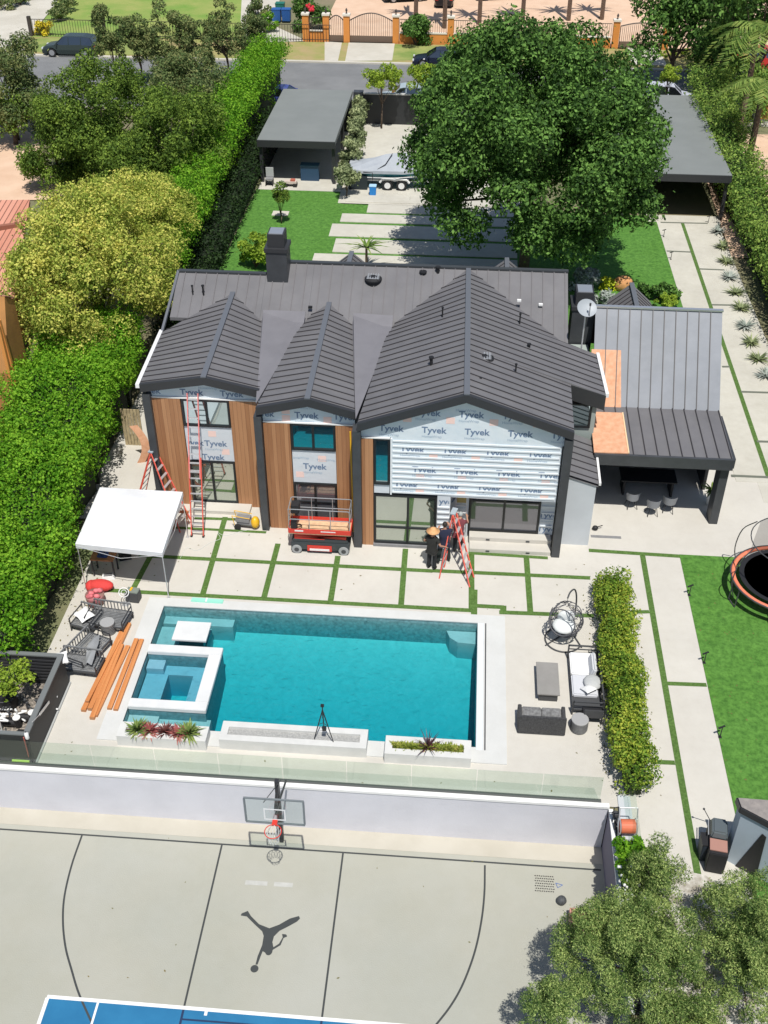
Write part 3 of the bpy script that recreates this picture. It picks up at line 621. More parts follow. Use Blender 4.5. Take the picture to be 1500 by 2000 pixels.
# left verge white trim
m=MB(); a=e1L; b=onm((335,590)); c_=V3(xL,yl,mz(yl)); m.bar(a+V3(-.08,0,-.05),onm((320,645))+V3(-.1,0,-.05),.14,.16); m.build('white_verge_trim',WHT,H,w=True)
m=MB(); m.bar(onm((318,648))+V3(-.02,0,.02),c_+V3(0,0,.02),.1,.12); m.build('verge_trim',MATS['ridge_metal'],H,w=True)
m=MB(); m.bar(x2+V3(.04,0,.0),x1+V3(.04,0,.0),.12,.16); m.build('white_verge_trim',WHT,H,w=True)
# fascias
m=MB()
for a,b,c in ((e1L,a1,e1R),(e2L,a2,e2R),(e3L,a3,e3R)):
    m=MB(); fascia(m,a+V3(0,-.015,.02),b+V3(0,-.015,.02)); fascia(m,b+V3(0,-.015,.02),c+V3(0,-.015,.02)); m.build('gable_fascia',FASC,H,w=True)
m=MB(); fascia(m,nt_+V3(.02,-.02,0),x2+V3(0,-.03,0),.62,.14); m.build('side_fascia',FASC,H,w=True)
# blade columns
for x,y,w_,h_ in ((e1L.x+.02,F1,.3,5.1),(-7.24,F2,.27,5.15),(-3.62,F3,.3,5.2),(3.78,F3,.3,5.2)):
    m=MB(); m.span((x,y+.01,0),(x+w_,y+.55,h_)); m.build('column',FRAME,H,w=True,bevel=.01)
# wall cores
m=MB(); zt=5.16
m.span((-11.55,B1+.06,0),(-7.1,41,zt)); m.span((-11.5,41.01,0),(4.0,45.4,4.9))
m.span((-7.09,B2+.06,0),(-3.4,41,zt)); m.span((-3.39,B3+.06,0),(-.06,41,zt)); m.span((-.059,B3+.06,2.44),(4.02,41,zt)); m.span((-.059,33.12,0),(4.0,41,2.439))
m.build('walls',mat('grey_render',(.085,.088,.095),.8,var=.1,scale=1),H,w=True)
# facade panels
PAN={1:(B1,B1+.06),2:(B2,B2+.06),3:(B3,B3+.06)}
def panel(name,mt,b,x0,x1,z0,z1,pr=0.0,lab=None,yy=None):
    y=PAN[b][0] if yy is None else yy
    m=MB(); m.span((x0,y-pr,z0),(x1,y+.058,z1)); return m.build(name,mt,H,w=True,label=lab)
TY=textmesh('Tyvek',.35,.008); HW=textmesh('HomeWrap',.145,.001)
TW=max(v[0] for v in TY[0]); 
def printing(par,y,rows,clip,patches=True,sc=1.0):
    m=MB()
    for (x,z,kind) in rows:
        M1=Matrix.Translation((x-TW/2*sc,y-.006,z))@Matrix.Rotation(PI/2,4,'X')@Matrix.Scale(sc,4)
        if kind in ('T','TH'): addtext(m,TY,M1,0,clip)
        if kind in ('TH','H'): addtext(m,HW,Matrix.Translation((x-TW/2*sc,y-.006,z-.2*sc))@Matrix.Rotation(PI/2,4,'X')@Matrix.Scale(sc,4),1,clip)
    if m.v: m.build('printed_lettering',[INK,INK2],par,w=True)
    pm=MB()
    for (x,z,kind) in rows:
        if kind=='P':
            q=[(x-.15,y-.004,z-.13),(x+.15,y-.004,z-.13),(x+.15,y-.004,z+.13),(x-.15,y-.004,z+.13)]
            if all(clip(Vector(v)) for v in q): pm.poly(q)
    if pm.v: pm.build('printed_patches',PATCH,par,w=True)
def gclip(eL,ap,eR,zlo,x0=-99,x1=99,h=.3):
    def f(v):
        zr=ap.z-(ap.z-eL.z)*(ap.x-v.x)/(ap.x-eL.x) if v.x<ap.x else ap.z-(ap.z-eR.z)*(v.x-ap.x)/(eR.x-ap.x)
        return v.z<zr-.12 and v.z>zlo and x0<v.x<x1
    return f
def gablewrap(b,eL,ap,eR,x0,x1,zlo,mt=WRAP):
    y=PAN[b][0]; dz=-.13
    def zr(x): return (ap.z-(ap.z-eL.z)*(ap.x-x)/(ap.x-eL.x) if x<ap.x else ap.z-(ap.z-eR.z)*(x-ap.x)/(eR.x-ap.x))+dz
    m=MB(); m.ext([(x0,y,zlo),(x1,y,zlo),(x1,y,zr(x1)),(ap.x,y,zr(ap.x)),(x0,y,zr(x0))],(0,.058,0)); return m.build('gable_wrap',mt,H,w=True)
# bay 1
gw=gablewrap(1,e1L,a1,e1R,-11.45,-7.2,4.93)
printing(gw,PAN[1][0],[(-11.4,5.03,'T'),(-9.8,5.03,'TH'),(-8.3,5.03,'TH'),(-9.1,5.5,'H'),(-10.6,5.0,'P'),(-7.7,5.0,'P')],gclip(e1L,a1,e1R,4.9,-11.45,-7.2))
m=MB(); m.span((-11.45,B1-.06,4.88),(-7.22,B1-.005,4.93)); m.build('white_flashing',WHT,H,w=True)
panel('cedar_boards',WOOD,1,-11.44,-10.27,.0,4.88,.05); panel('cedar_boards',WOOD,1,-8.42,-7.25,.0,4.88,.05)
pw=panel('middle_wrap',WRAPG,1,-10.24,-8.44,2.12,3.66); printing(pw,PAN[1][0],[(-9.1,2.8,'TH'),(-9.25,2.17,'T'),(-8.75,2.55,'P'),(-9.2,3.35,'P'),(-10.0,2.8,'T')],lambda v:-10.2<v.x<-8.46 and v.z<3.6)
def window(b,x0,x1,z0,z1,bars=(),hb=(),gm=GLS,y=None,name='window',fw_=.07):
    y=PAN[b][0] if y is None else y
    m=MB(); 
    m.span((x0,y-.05,z0),(x0+fw_,y+.05,z1)); m.span((x1-fw_,y-.05,z0),(x1,y+.05,z1)); m.span((x0+fw_,y-.05,z0),(x1-fw_,y+.05,z0+fw_)); m.span((x0+fw_,y-.05,z1-fw_),(x1-fw_,y+.05,z1))
    for q in bars: m.span((q-fw_*.6,y-.045,z0+fw_),(q+fw_*.6,y+.05,z1-fw_))
    for q in hb: m.span((x0+fw_,y-.04,q-.03),(x1-fw_,y+.05,q+.03))
    f=m.build(name,WFR,H,w=True); xs=[x0+fw_]+[v for q in bars for v in (q-fw_*.6,q+fw_*.6)]+[x1-fw_]
    for k in range(0,len(xs),2): p=MB(); p.span((xs[k],y+.01,z0+fw_),(xs[k+1],y+.03,z1-fw_)); p.build('pane',gm,f,w=True)
    return f
window(1,-10.24,-8.44,3.68,4.85,(-9.32,)); window(1,-10.2,-8.44,.12,2.1,(-9.35,),gm=GLD,name='sliding_door')
panel('door_sill',MGREY,1,-10.2,-8.44,.0,.11)
# bay 2
gw=gablewrap(2,e2L,a2,e2R,-6.95,-3.62,4.86)
printing(gw,PAN[2][0],[(-6.95,5.03,'T'),(-5.35,5.03,'TH'),(-3.95,5.03,'T'),(-6.1,5.3,'P'),(-5.2,5.6,'H'),(-6.1,4.99,'P'),(-4.6,4.99,'P')],gclip(e2L,a2,e2R,4.8,-6.95,-3.62))
m=MB(); m.span((-6.95,B2-.06,4.81),(-3.64,B2-.005,4.86)); m.build('white_flashing',WHT,H,w=True)
panel('cedar_boards',WOOD,2,-6.95,-5.98,.0,4.81,.05); panel('cedar_boards',WOOD,2,-4.32,-3.63,.0,4.81,.05)
window(2,-5.95,-4.34,3.66,4.79,(-5.15,))
pw=panel('middle_wrap',WRAPG,2,-5.95,-4.34,2.2,3.64); printing(pw,PAN[2][0],[(-5.13,2.82,'TH'),(-5.7,2.55,'P'),(-4.85,3.3,'P'),(-4.6,3.4,'H'),(-5.6,3.45,'H')],lambda v:-5.93<v.x<-4.36 and v.z<3.6)
window(2,-5.95,-4.34,.3,2.18,(-5.15,),(1.3,),gm=GLK,name='sliding_door'); panel('door_sill',WRAPG,2,-5.95,-4.34,.0,.29)
# bay 3
gw=gablewrap(3,e3L,a3,e3R,-3.32,3.9,4.86)
rows=[]
for k in range(7): rows.append((-3.75+1.5*k,5.12,'TH'))
for k in range(5): rows.append((-.98+1.5*(k-1),5.82,'TH')); rows.append((-.2+1.5*(k-1),5.66,'P'))
for k in range(6): rows.append((-2.75+1.5*k,4.99,'P'))
rows.append((.4,6.25,'H'))
printing(gw,PAN[3][0],rows,gclip(e3L,a3,e3R,4.87,-3.3,3.88))
m=MB(); m.span((-3.3,B3-.06,4.81),(-2.3,B3-.005,4.86)); m.build('white_flashing',WHT,H,w=True)
panel('cedar_boards',WOOD,3,-3.31,-2.9,.0,4.81,.05)
window(3,-2.87,-2.31,2.82,4.8); sp_=panel('small_wrap_panel',WRAPG,3,-2.87,-2.31,2.42,2.8)
mw=panel('wall_wrap',WRAP,3,-2.27,3.9,2.44,4.858)
rows=[]
for k in range(5): rows+=[(-.9+1.5*(k-.0)-.6,4.28,'TH'),(-1.05+1.5*k,3.42,'TH'),(-1.7+1.5*k,2.72,'TH'),(-.75+1.5*k,4.12,'P'),(.3+1.5*(k-1),3.25,'P'),(-1.2+1.5*k,2.6,'P')]
printing(mw,PAN[3][0],rows,lambda v:-2.25<v.x<3.86 and 2.46<v.z<4.84)
for k in range(11):
    zb=4.72-k*.222; m=MB(); xr_=3.74 if k%2 else 3.68; m.span((-2.2,B3-.03,zb-.03),(xr_,B3-.002,zb+.03)); m.build('batten',BATT,H,w=True)
m=MB(); m.span((-2.28,B3-.055,2.40),(-2.22,B3-.003,4.83)); m.build('vertical_batten',BATT,H,w=True)
# gaps behind batten ends (dark strip)
m=MB(); m.span((3.74,B3-.03,.3),(3.8,B3-.001,4.8)); m.build('black_joint',BLK,H,w=True)
window(3,-2.87,-.58,.12,2.36,(-1.62,),(.86,),gm=GLD,name='sliding_door'); panel('door_sill',MGREY,3,-2.9,-.55,.0,.11,.12)
c1=panel('wrap_pier',WRAPG,3,-.55,-.07,.0,2.43); printing(c1,PAN[3][0],[(-.25,2.05,'T'),(-.25,1.05,'H')],lambda v:-.54<v.x<-.08)
for k in range(8): m=MB(); m.span((-.53,B3-.045,.2+k*.24),(-.09,B3-.002,.26+k*.24)); m.build('batten',BATT,H,w=True)
RY=33.05
m=MB(); m.span((-.058,RY,.0),(.62,RY+.06,2.43)); rw=m.build('recessed_wrap',WRAPG,H,w=True); printing(rw,RY,[(.2,1.7,'T'),(.35,.95,'H'),(.5,1.55,'H'),(.0,2.2,'P')],lambda v:-.04<v.x<.6)
m=MB(); m.span((3.3,RY,.3),(3.85,RY+.06,2.43)); rw=m.build('recessed_wrap',WRAPG,H,w=True); printing(rw,RY,[(3.68,1.1,'TH'),(3.68,.45,'T')],lambda v:3.32<v.x<3.83)
for k in range(5): m=MB(); m.span((3.34,RY-.045,.7+k*.3),(3.8,RY-.002,.75+k*.3)); m.build('batten',BATT,H,w=True)
window(3,.65,3.28,.36,2.4,(1.95,),(1.75,),gm=GLK,y=RY,name='sliding_door')
m=MB(); m.span((-.06,B3,2.38),(3.9,RY+.1,2.437)); m.build('recess_soffit',WRAPG,H,w=True)
m=MB(); m.span((.7,32.62,0),(3.76,RY-.052,.34)); m.build('step',CON,H,w=True); m=MB(); m.span((.72,32.14,0),(3.74,32.62,.17)); s_=m.build('step',CON,H,w=True)
m=MB()
for x in (1.4,2.9): m.span((x-.07,32.128,.06),(x+.07,32.14,.12)); m.span((x-.07,32.608,.22),(x+.07,32.62,.29))
m.build('step_light',DGREY,s_,w=True)
m=MB(); m.span((-10.3,33.7,0),(-7.9,B1-.055,.15)); m.build('step',CON,H,w=True)
# right extension: front wall with teal window, lower lean-to
ey=nt_.y+.12
m=MB(); m.span((4.03,ey,0),(5.22,40.5,4.45)); m.build('side_wall',mat('sage_render',(.33,.38,.36),.8,var=.05,scale=1),H,w=True)
f=window(1,4.2,5.05,3.55,4.6,(),(),y=ey-.02,fw_=.08)
tl,tr,br,bl=V3(4.08,35.5,3.45),V3(5.28,35.5,3.02),V3(5.28,32.85,2.87),V3(4.08,32.85,3.26)
slope('lean_to_roof',[bl,tl],[br,tr],parent=H,sp=.4)
m=MB(); m.bar(br+V3(.03,0,.01),tr+V3(.03,0,.01),.08,.12); m.build('white_verge_trim',WHT,H,w=True)
m=MB(); m.ext([(4.1,32.9,0),(5.2,32.9,0),(5.2,32.9,2.76),(4.1,32.9,3.13)],(0,2.7,0)); m.build('side_panel',LGREY,H,w=True)
# chimneys
def chimney(x0,x1,y0,y1,zb,z1,z2,ins):
    c=MB(); c.span((x0,y0,zb),(x1,y1,z1)); ch=c.build('chimney',FRAME,H,w=True,bevel=.01)
    c=MB(); c.span((x0-.05,y0-.05,z1-.12),(x1+.05,y1+.05,z1+.04)); c.build('chimney_rim',FASC,ch,w=True)
    c=MB(); c.span((x0+ins,y0+ins,z1+.04),(x1-ins,y1-ins,z2)); c.build('chimney_shroud',FASC,ch,w=True)
    c=MB(); c.span((x0+ins+.06,y0+ins+.06,z2),(x1-ins-.06,y1-ins-.08,z2+.03)); c.build('chimney_lid',GALV,ch,w=True)
chimney(-8.06,-7.2,41.35,42.3,6.2,7.75,8.35,.09)
chimney(4.45,5.35,40.6,41.6,3,6.05,6.65,.1)
# roof vents
def vent(p,z,r,h,lab=None):
    v=G(p,z); m=MB(); m.tube(v-V3(0,0,.15),v+V3(0,0,h),r,n=10); m.tube(v+V3(0,0,h),v+V3(0,0,h+.05),r*1.6,n=10); return m.build('vent_pipe',BLK,H,w=True)
for p,z,r,h in (((826,545),6.4,.1,.3),((855,538),6.55,.07,.35),((864,618),6.45,.03,.35),((1015,630),6.1,.03,.35),((842,716),6.3,.06,.35),((1007,727),6.2,.03,.3),((938,750),6.45,.03,.22),((376,568),6.15,.03,.2),((397,570),6.12,.04,.25),((1033,678),6.0,.05,.1)): vent(p,z,r,h)
for p,z in (((729,552),6.35),((945,708),6.35)):
    v=G(p,z); m=MB(); m.lathe([(.3,-.15),(.3,.12),(.36,.14),(.36,.2),(.1,.3)],v,18); tv=m.build('turbine_vent',BLK,H,w=True); m=MB()
    for k in range(-2,3): m.bar(v+V3(-.26,k*.1,.27),v+V3(.26,k*.1,.27),.03,.02); m.bar(v+V3(k*.1,-.26,.285),v+V3(k*.1,.26,.285),.03,.02)
    m.build('vent_grille',ALU,tv,w=True)
for p,z in (((1014,587),6.3),((1056,595),6.1),((606,600),5.9)):
    v=G(p,z); m=MB(); m.box(v,(.16,.12,.08)); m.build('roof_flashing_tab',WHT if p[0]>700 else BLK,H,w=True)
# street side little gables (porches)
def porch(ax,y0,y1,zr_,hw,s):
    A=[V3(ax,y0,zr_),V3(ax,y1,zr_)]
    for g_ in (-1,1): slope('porch_roof',A,[V3(ax+g_*hw,y0,zr_-hw*s),V3(ax+g_*hw,y1,zr_-hw*s)],parent=H,sp=.35)
    m=MB(); m.bar(A[0]+V3(0,0,.03),A[1]+V3(0,0,.03),.2,.05); m.build('ridge_cap',MATS['ridge_metal'],H,w=True)
    m=MB(); m.ext([(ax-hw+.1,y1-.4,0),(ax+hw-.1,y1-.4,0),(ax+hw-.1,y1-.4,zr_-hw*s-.1),(ax,y1-.4,zr_-.25),(ax-hw+.1,y1-.4,zr_-hw*s-.1)],(0,.2,0)); m.build('porch_wall',LGREY,H,w=True)
porch(G((687,492),5.6).x,43.0,G((687,492),5.6).y,5.6,1.5,.8); porch(G((990,505),5.5).x,43.0,G((990,505),5.5).y,5.5,1.4,.8)
m=MB(); m.span((2.7,43.5,5.2),(4.0,44.8,5.75)); m.build('rear_parapet',mat('parapet_grey',(.30,.31,.32),.7),H,w=True)
# satellite dish on roof
t=thing('satellite_dish','pale grey satellite dish on a mast at the right end of the roof','satellite dish',G((1145,603),6.9)-V3(0,0,2.3))
b=t.location; c=G((1145,603),6.9)
m=MB(); m.tube(b-V3(0,0,.4),c,.03,n=8); m.build('mast',ALU,t,w=True)
d=Vector((.25,-.62,.75)).normalized(); q=d.to_track_quat('Z','Y').to_matrix(); m=MB(); n=24
prof=[(0,.0),(.15,.008),(.28,.035),(.4,.09)]; vs=[c+q@V3(r*math.cos(2*PI*i/n),r*.92*math.sin(2*PI*i/n),h) for r,h in prof[1:] for i in range(n)]+[c]
fs=[(k*n+i,k*n+(i+1)%n,(k+1)*n+(i+1)%n,(k+1)*n+i) for k in range(2) for i in range(n)]+[(3*n,i,(i+1)%n) for i in range(n)]
m.add(vs,fs); m.add([v-d*.02 for v in vs],fs); m.build('reflector',mat('dish_grey',(.36,.39,.42),.5),t,w=True,smooth=True)
m=MB(); m.tube(c-q@V3(0,.36,-.05),c+d*.42,.015); m.box(c+d*.42,(.07,.07,.1)); m.build('feed_arm',DGREY,t,w=True)
# ---------------- pavilion wing ----------------
Wg=thing('garden_pavilion','grey metal roofed open pavilion wing with bare orange sheathing at its left edge','pavilion',(8,36,0))
X0,X1=5.3,10.25; rY,rZ=40.18,6.33; bY,bZ=37.52,3.36; fY,fZ=34.5,3.12
def stripes(pa,pb,qa,qb,nm,mt,sp=.45):
    m=MB(); m.slab([pa,pb,qb,qa],.12); r=m.build(nm,mt,Wg,w=True); s=MB(); L=(pb-pa).length; n=int(L/sp)
    for k in range(1,n+1):
        f=k*sp/L
        if f<1: s.bar(pa.lerp(pb,f)+V3(0,0,.025),qa.lerp(qb,f)+V3(0,0,.025),.03,.05)
    s.build('standing_seams',SEAM,r,w=True)
stripes(V3(X0,bY,bZ),V3(X1,bY,bZ),V3(X0,rY,rZ),V3(X1,rY,rZ),'upper_roof',ROOFL)
stripes(V3(X0,fY,fZ),V3(X1+.05,fY,fZ),V3(X0,bY-.002,bZ),V3(X1,bY-.002,bZ),'lower_roof',ROOF)
m=MB(); m.bar((X0-.1,rY,rZ+.03),(X1+.03,rY,rZ+.03),.16,.07); m.build('ridge_flashing',GALV,Wg,w=True)
m=MB(); m.slab([V3(X0,rY+.01,rZ-.02),V3(X1,rY+.01,rZ-.02),V3(X1,43,3.3),V3(X0,43,3.3)],.1); m.build('rear_roof',ROOF,Wg,w=True)
m=MB(); m.span((X0-.1,fY-.12,fZ-.42),(X1+.08,fY,fZ+.04)); m.span((X1+.05,fY,fZ-.4),(X1+.15,bY,fZ+.02)); m.build('fascia',FRAME,Wg,w=True)
m=MB(); m.span((9.98,34.62,0),(10.3,35.3,2.8)); m.build('column',FRAME,Wg,w=True,bevel=.01)
m=MB(); m.span((5.25,41.0,0),(10.2,41.2,3.2)); m.ext([(10.05,36.9,0),(10.05,43,0),(10.05,43,3.2),(10.05,40.2,6.2),(10.05,37.5,3.2),(10.05,36.9,3.1)],(.12,0,0)); m.span((5.23,35.6,0),(5.33,43,3.0)); m.span((5.3,34.7,2.62),(10.0,41,2.7)); m.build('walls',FASC,Wg,w=True)
up_n=(0,-(rZ-bZ),(rY-bY)); pa=ONP((1163,684),(0,rY,rZ+.03),up_n); pb=ONP((1213,684),(0,rY,rZ+.03),up_n); pc=ONP((1213,800),(0,rY,rZ+.03),up_n); pd=V3(X0-.1,pc.y,pc.z)
m=MB(); m.slab([pd,pc,pb,V3(X0-.1,pb.y,pb.z)],.05); m.build('sheathing_board',OSB,Wg,w=True)
pc=G((1228,885),fZ+.09); pb=G((1216,806),bZ+.06); m=MB(); m.slab([V3(X0-.12,pc.y,fZ+.07),pc,pb,V3(X0-.12,pb.y,bZ+.05)],.04); s_=m.build('sheathing_board',OSB,Wg,w=True)
m=MB(); m.bar(pc,pb,.05,.05); m.build('board_edge',mat('raw_timber',(.75,.55,.33),.8),s_,w=True)
# small gable roof behind pavilion
GW=thing('entry_gable','small dark metal gable roof of the side entrance behind the pavilion','roof',(7.4,44,0))
H_,H=H,GW
A=[V3(7.4,41.2,5),V3(7.4,45.3,5)]
for g_ in (-1,1): slope('roof_slope',A,[V3(7.4+g_*1.25,41.2,3.9),V3(7.4+g_*1.25,45.3-.9,3.9),V3(7.4+g_*.9,45.3,4.2)],parent=GW,sp=.35)
m=MB(); m.bar(A[0]+V3(0,0,.03),A[1]+V3(0,0,.03),.2,.05); m.build('ridge_cap',MATS['ridge_metal'],GW,w=True)
m=MB(); m.span((6.4,43.1,0),(8.4,44.3,3.8)); m.build('walls',FASC,GW,w=True); H=H_
# ---------------- carports, street wall ----------------
def carport(label,x0,x1,y0,y1,zt,xl0=None,xback=None):
    t=thing('carport',label,'carport',((x0+x1)/2,(y0+y1)/2,0)); xb=xback or (x0,x1)
    m=MB(); m.slab([V3(x0,y0,zt),V3(x1,y0,zt),V3(xb[1],y1,zt),V3(xb[0],y1,zt)],.3); m.build('flat_roof',FLATR,t,w=True)
    m=MB(); m.span((x0-.02,y0-.06,zt-.45),(x1+.02,y0-.003,zt-.02)); m.build('fascia',FASC,t,w=True)
    m=MB()
    for x,y in ((x0+.15,y0+.3),(x1-.15,y0+.3),(x1-.15,(y0+y1)/2),(xb[0]+.15,y1-.3),(xb[1]-.15,y1-.3)): m.span((x-.1,y-.1,0),(x+.1,y+.1,zt-.3))
    m.build('posts',FASC,t,w=True)
    m=MB(); m.span((xb[0]+.1,y1-.2,0),(xb[1]-.1,y1-.1,zt-.3)); m.span((x0+.02,y0+.5,0),(x0+.1,y1-.2,zt-.3)); m.build('screen_wall',BLK,t,w=True); return t
carport('left flat roofed dark carport with open front beside the drive',-13.55,-8.55,69.3,80.4,2.85)
carport('right flat roofed dark carport behind the big tree',9.4,15.6,65.3,81.2,2.85,xback=(9.6,15.75))
m=MB(); m.poly([(-13.5,68.2,.02),(-8.1,68.2,.02),(-8.1,80,.02),(-13.5,80,.02)]); struct('carport_floor',m,CON4)
t=thing('street_wall','dark grey street wall with a pale capping and square pier','wall',(-2,82,0))
m=MB(); m.span((-8.3,82,0),(10,82.2,2.15)); m.build('wall_panel',mat('near_black_panel',(.022,.024,.026),.5),t,w=True); m=MB(); m.span((-8.3,81.95,2.15),(10,82.25,2.22)); m.build('wall_cap',mat('pale_cap',(.5,.5,.48),.6),t,w=True)
for x in (-8.3,-3.3,1.8,6.9): m=MB(); m.span((x-.35,81.7,0),(x+.35,82.35,2.35)); m.build('pier',FRAME,t,w=True)
t=thing('drive_edging','low pale concrete edging wall beside the left carport','edging',(-8.3,75,0)); m=MB(); m.span((-8.42,68.5,0),(-8.1,81.6,.35)); m.build('kerb_stone',CON4,t,w=True)
# ---------------- vegetation ----------------
L_BIG=leafmat('leaf_deep_green',(.013,.032,.008),(.05,.115,.022),(.15,.28,.06),.28,g=1.3,spread=.6)
L_OLV=leafmat('leaf_olive_dark',(.022,.046,.008),(.07,.125,.018),(.18,.26,.04),.28,g=1.4)
L_YEL=leafmat('leaf_yellow_green',(.08,.13,.015),(.27,.33,.055),(.56,.52,.13),.3,g=1.4,spread=.5)
L_BRT=leafmat('leaf_bright_hedge',(.045,.15,.007),(.11,.28,.014),(.25,.46,.035),.38,g=1.15,spread=.6)
L_MID=leafmat('leaf_hedge_mid',(.05,.11,.012),(.16,.27,.03),(.40,.44,.06),.32,g=1.15,spread=.6)
L_GRY=leafmat('leaf_grey_olive',(.055,.075,.035),(.13,.16,.075),(.30,.33,.17),.28,g=1.70)
L_COR=leafmat('leaf_corner_olive',(.03,.065,.014),(.12,.19,.05),(.35,.42,.14),.34,g=1.4,spread=.65)
L_CRP=leafmat('leaf_dull_street',(.03,.055,.018),(.09,.135,.045),(.20,.21,.08),.28,g=1.4)
L_LIM=leafmat('leaf_lime',(.10,.17,.02),(.20,.30,.03),(.36,.45,.06),.35,g=1.25)
L_RHD=leafmat('leaf_right_hedge',(.025,.06,.010),(.09,.17,.028),(.25,.34,.07),.28,g=1.4)
L_PALM=leafmat('leaf_palm',(.05,.10,.02),(.12,.20,.04),(.26,.32,.08),.3,g=1.30)
L_SUC=leafmat('leaf_succulent',(.07,.13,.04),(.16,.24,.06),(.34,.40,.12),.15)
L_PNK=leafmat('leaf_pink_succulent',(.16,.03,.04),(.35,.10,.09),(.50,.24,.20),.15)
L_SIL=leafmat('leaf_silver',(.20,.24,.20),(.33,.37,.33),(.50,.54,.50),.15)
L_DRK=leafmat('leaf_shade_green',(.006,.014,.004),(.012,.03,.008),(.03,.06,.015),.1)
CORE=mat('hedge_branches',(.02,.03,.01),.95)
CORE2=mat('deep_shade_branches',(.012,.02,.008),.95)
def TP(p,z): return G(p,z)
tree('big_tree','huge dense dark green broadleaf tree between the house and the street','tree',TP((1043,278),7.3),(6.9,6.8,5.8),170,1.15,165000,.185,L_BIG,group=None,trunk=.32,zmin=-.7,asp=.6)
tree('olive_tree','broad dark olive evergreen tree with deep shade below, left of the bright hedge','tree',TP((195,232),3.9),(4.0,4.9,3.9),100,.85,52000,.16,L_OLV,group='dark evergreen trees on the left',seed=1,zmin=-.95)
tree('olive_tree','smaller dark olive evergreen tree touching the bright hedge','tree',TP((350,285),3.6),(2.9,4.2,3.4),75,.8,34000,.16,L_OLV,group='dark evergreen trees on the left',seed=2,zmin=-.95)
tree('olive_tree','dark evergreen tree at the far left edge beside the road','tree',TP((12,160),4),(2.6,3.0,4.0),50,.8,18000,.18,L_CRP,group='dark evergreen trees on the left',seed=3)
tree('olive_tree','dull green tree right behind the broad olive evergreen, next to the hedge top','tree',TP((372,185),3.4),(2.8,3.4,3.0),50,.8,20000,.17,L_CRP,group='dark evergreen trees on the left',seed=4)
tree('olive_tree','low dark evergreen at the left edge above the tan yard','tree',TP((20,225),2),(2.2,2.0,2.0),30,.7,9000,.17,L_OLV,group='dark evergreen trees on the left',seed=5)
tree('olive_tree','dark spreading evergreen at the right edge of the tan yard','tree',TP((105,285),2.4),(2.3,3.0,2.6),45,.75,18000,.16,L_OLV,group='dark evergreen trees on the left',seed=6,zmin=-.95)
tree('olive_tree','dark evergreen filling the gap above the yellow green tree','tree',TP((270,330),2.4),(2.2,3.0,2.4),45,.75,16000,.16,L_OLV,group='dark evergreen trees on the left',seed=7,zmin=-.95)
tree('yellow_tree','large yellow green rounded tree beside the left end of the house','tree',TP((182,530),4.6),(3.55,5.4,3.9),150,.8,105000,.125,L_YEL,trunk=.28,zmin=-.6,seed=4,jit=.9)
tree('yellow_tree_branch','yellow green tree crown reaching right over the hedge behind the house','tree',TP((285,430),4.2),(2.2,3.0,2.6),50,.65,26000,.125,L_YEL,seed=9,jit=.9)
for i,(p,z,R,lab) in enumerate((((215,72),4.2,(1.2,1.2,2.6),'slender dull green street tree just behind the dark green car'),((268,78),3.4,(1.3,1.2,2.2),'slim brownish street tree second from the dark green car'),((328,70),4.2,(1.6,1.4,3.0),'tall dull street tree in the middle of the roadside row'),((378,92),3.6,(1.5,1.3,2.8),'bushy brownish street tree before the tall hedge'),((440,70),3.6,(1.6,1.4,2.8),'dull street tree in front of the neighbour driveway'),((492,70),3.0,(1.1,1.1,2.4),'thin brownish street tree nearest the tall hedge'))):
    tree('street_tree',lab,'tree',TP(p,z),R,34,.48,6500,.17,L_CRP,group='slim trees along the road',trunk=.09,seed=20+i,zmin=-.8)
# hedges
hedge('tall_hedge','tall bright green hedge running from the street along the left lawn',[(-15.6,88),(-16.1,76),(-16.0,66),(-15.9,58),(-15.5,50.5)],2.6,0,[4.4,4.2,3.6,3.3,3.8],85000,.13,L_BRT,CORE,rb=.55,seed=3,inset=True)
hedge('hedge_shade_strip','added dark leaf strip standing in for the shaded face of the tall bright hedge',[(-14.2,80),(-14.2,68),(-14.1,58),(-13.9,46)],1.5,0,[1.6,1.6,1.6,1.6],16000,.16,L_DRK,CORE2,rb=.4,seed=13)  # added strip, its near-black leaves paint the shaded side of the hedge
hedge('bright_hedge','wide bright green hedge left of the white canopy and terrace',[(-16.6,43.5),(-16.0,41),(-16.4,38),(-15.7,35),(-16.1,32),(-15.4,29),(-15.8,26.5),(-15.4,24.3)],4.2,0,[3.7,3.2,3.6,3.0,3.3,2.7,2.9,2.2],135000,.115,L_BRT,CORE2,rb=.55,seed=5,inset=True)
hedge('side_hedge','dark green hedge along the far right boundary path',[(16.8,84),(16.7,72),(16.9,62),(16.8,52),(17.0,42)],2.8,0,[4.2,2.8,2.4,2.6,2.8],56000,.15,L_RHD,CORE2,rb=.55,seed=6,inset=True)
hedge('low_hedge','knee high yellow green hedge separating the lounge terrace from the path',[(5.72,30.1),(5.76,28.2),(5.66,26.5),(5.74,24.6),(5.64,22.8),(5.7,21.2)],.95,0,[1.1,1.3,1.05,1.4,1.2,1.2],40000,.085,L_MID,CORE,rb=.34,seed=7)
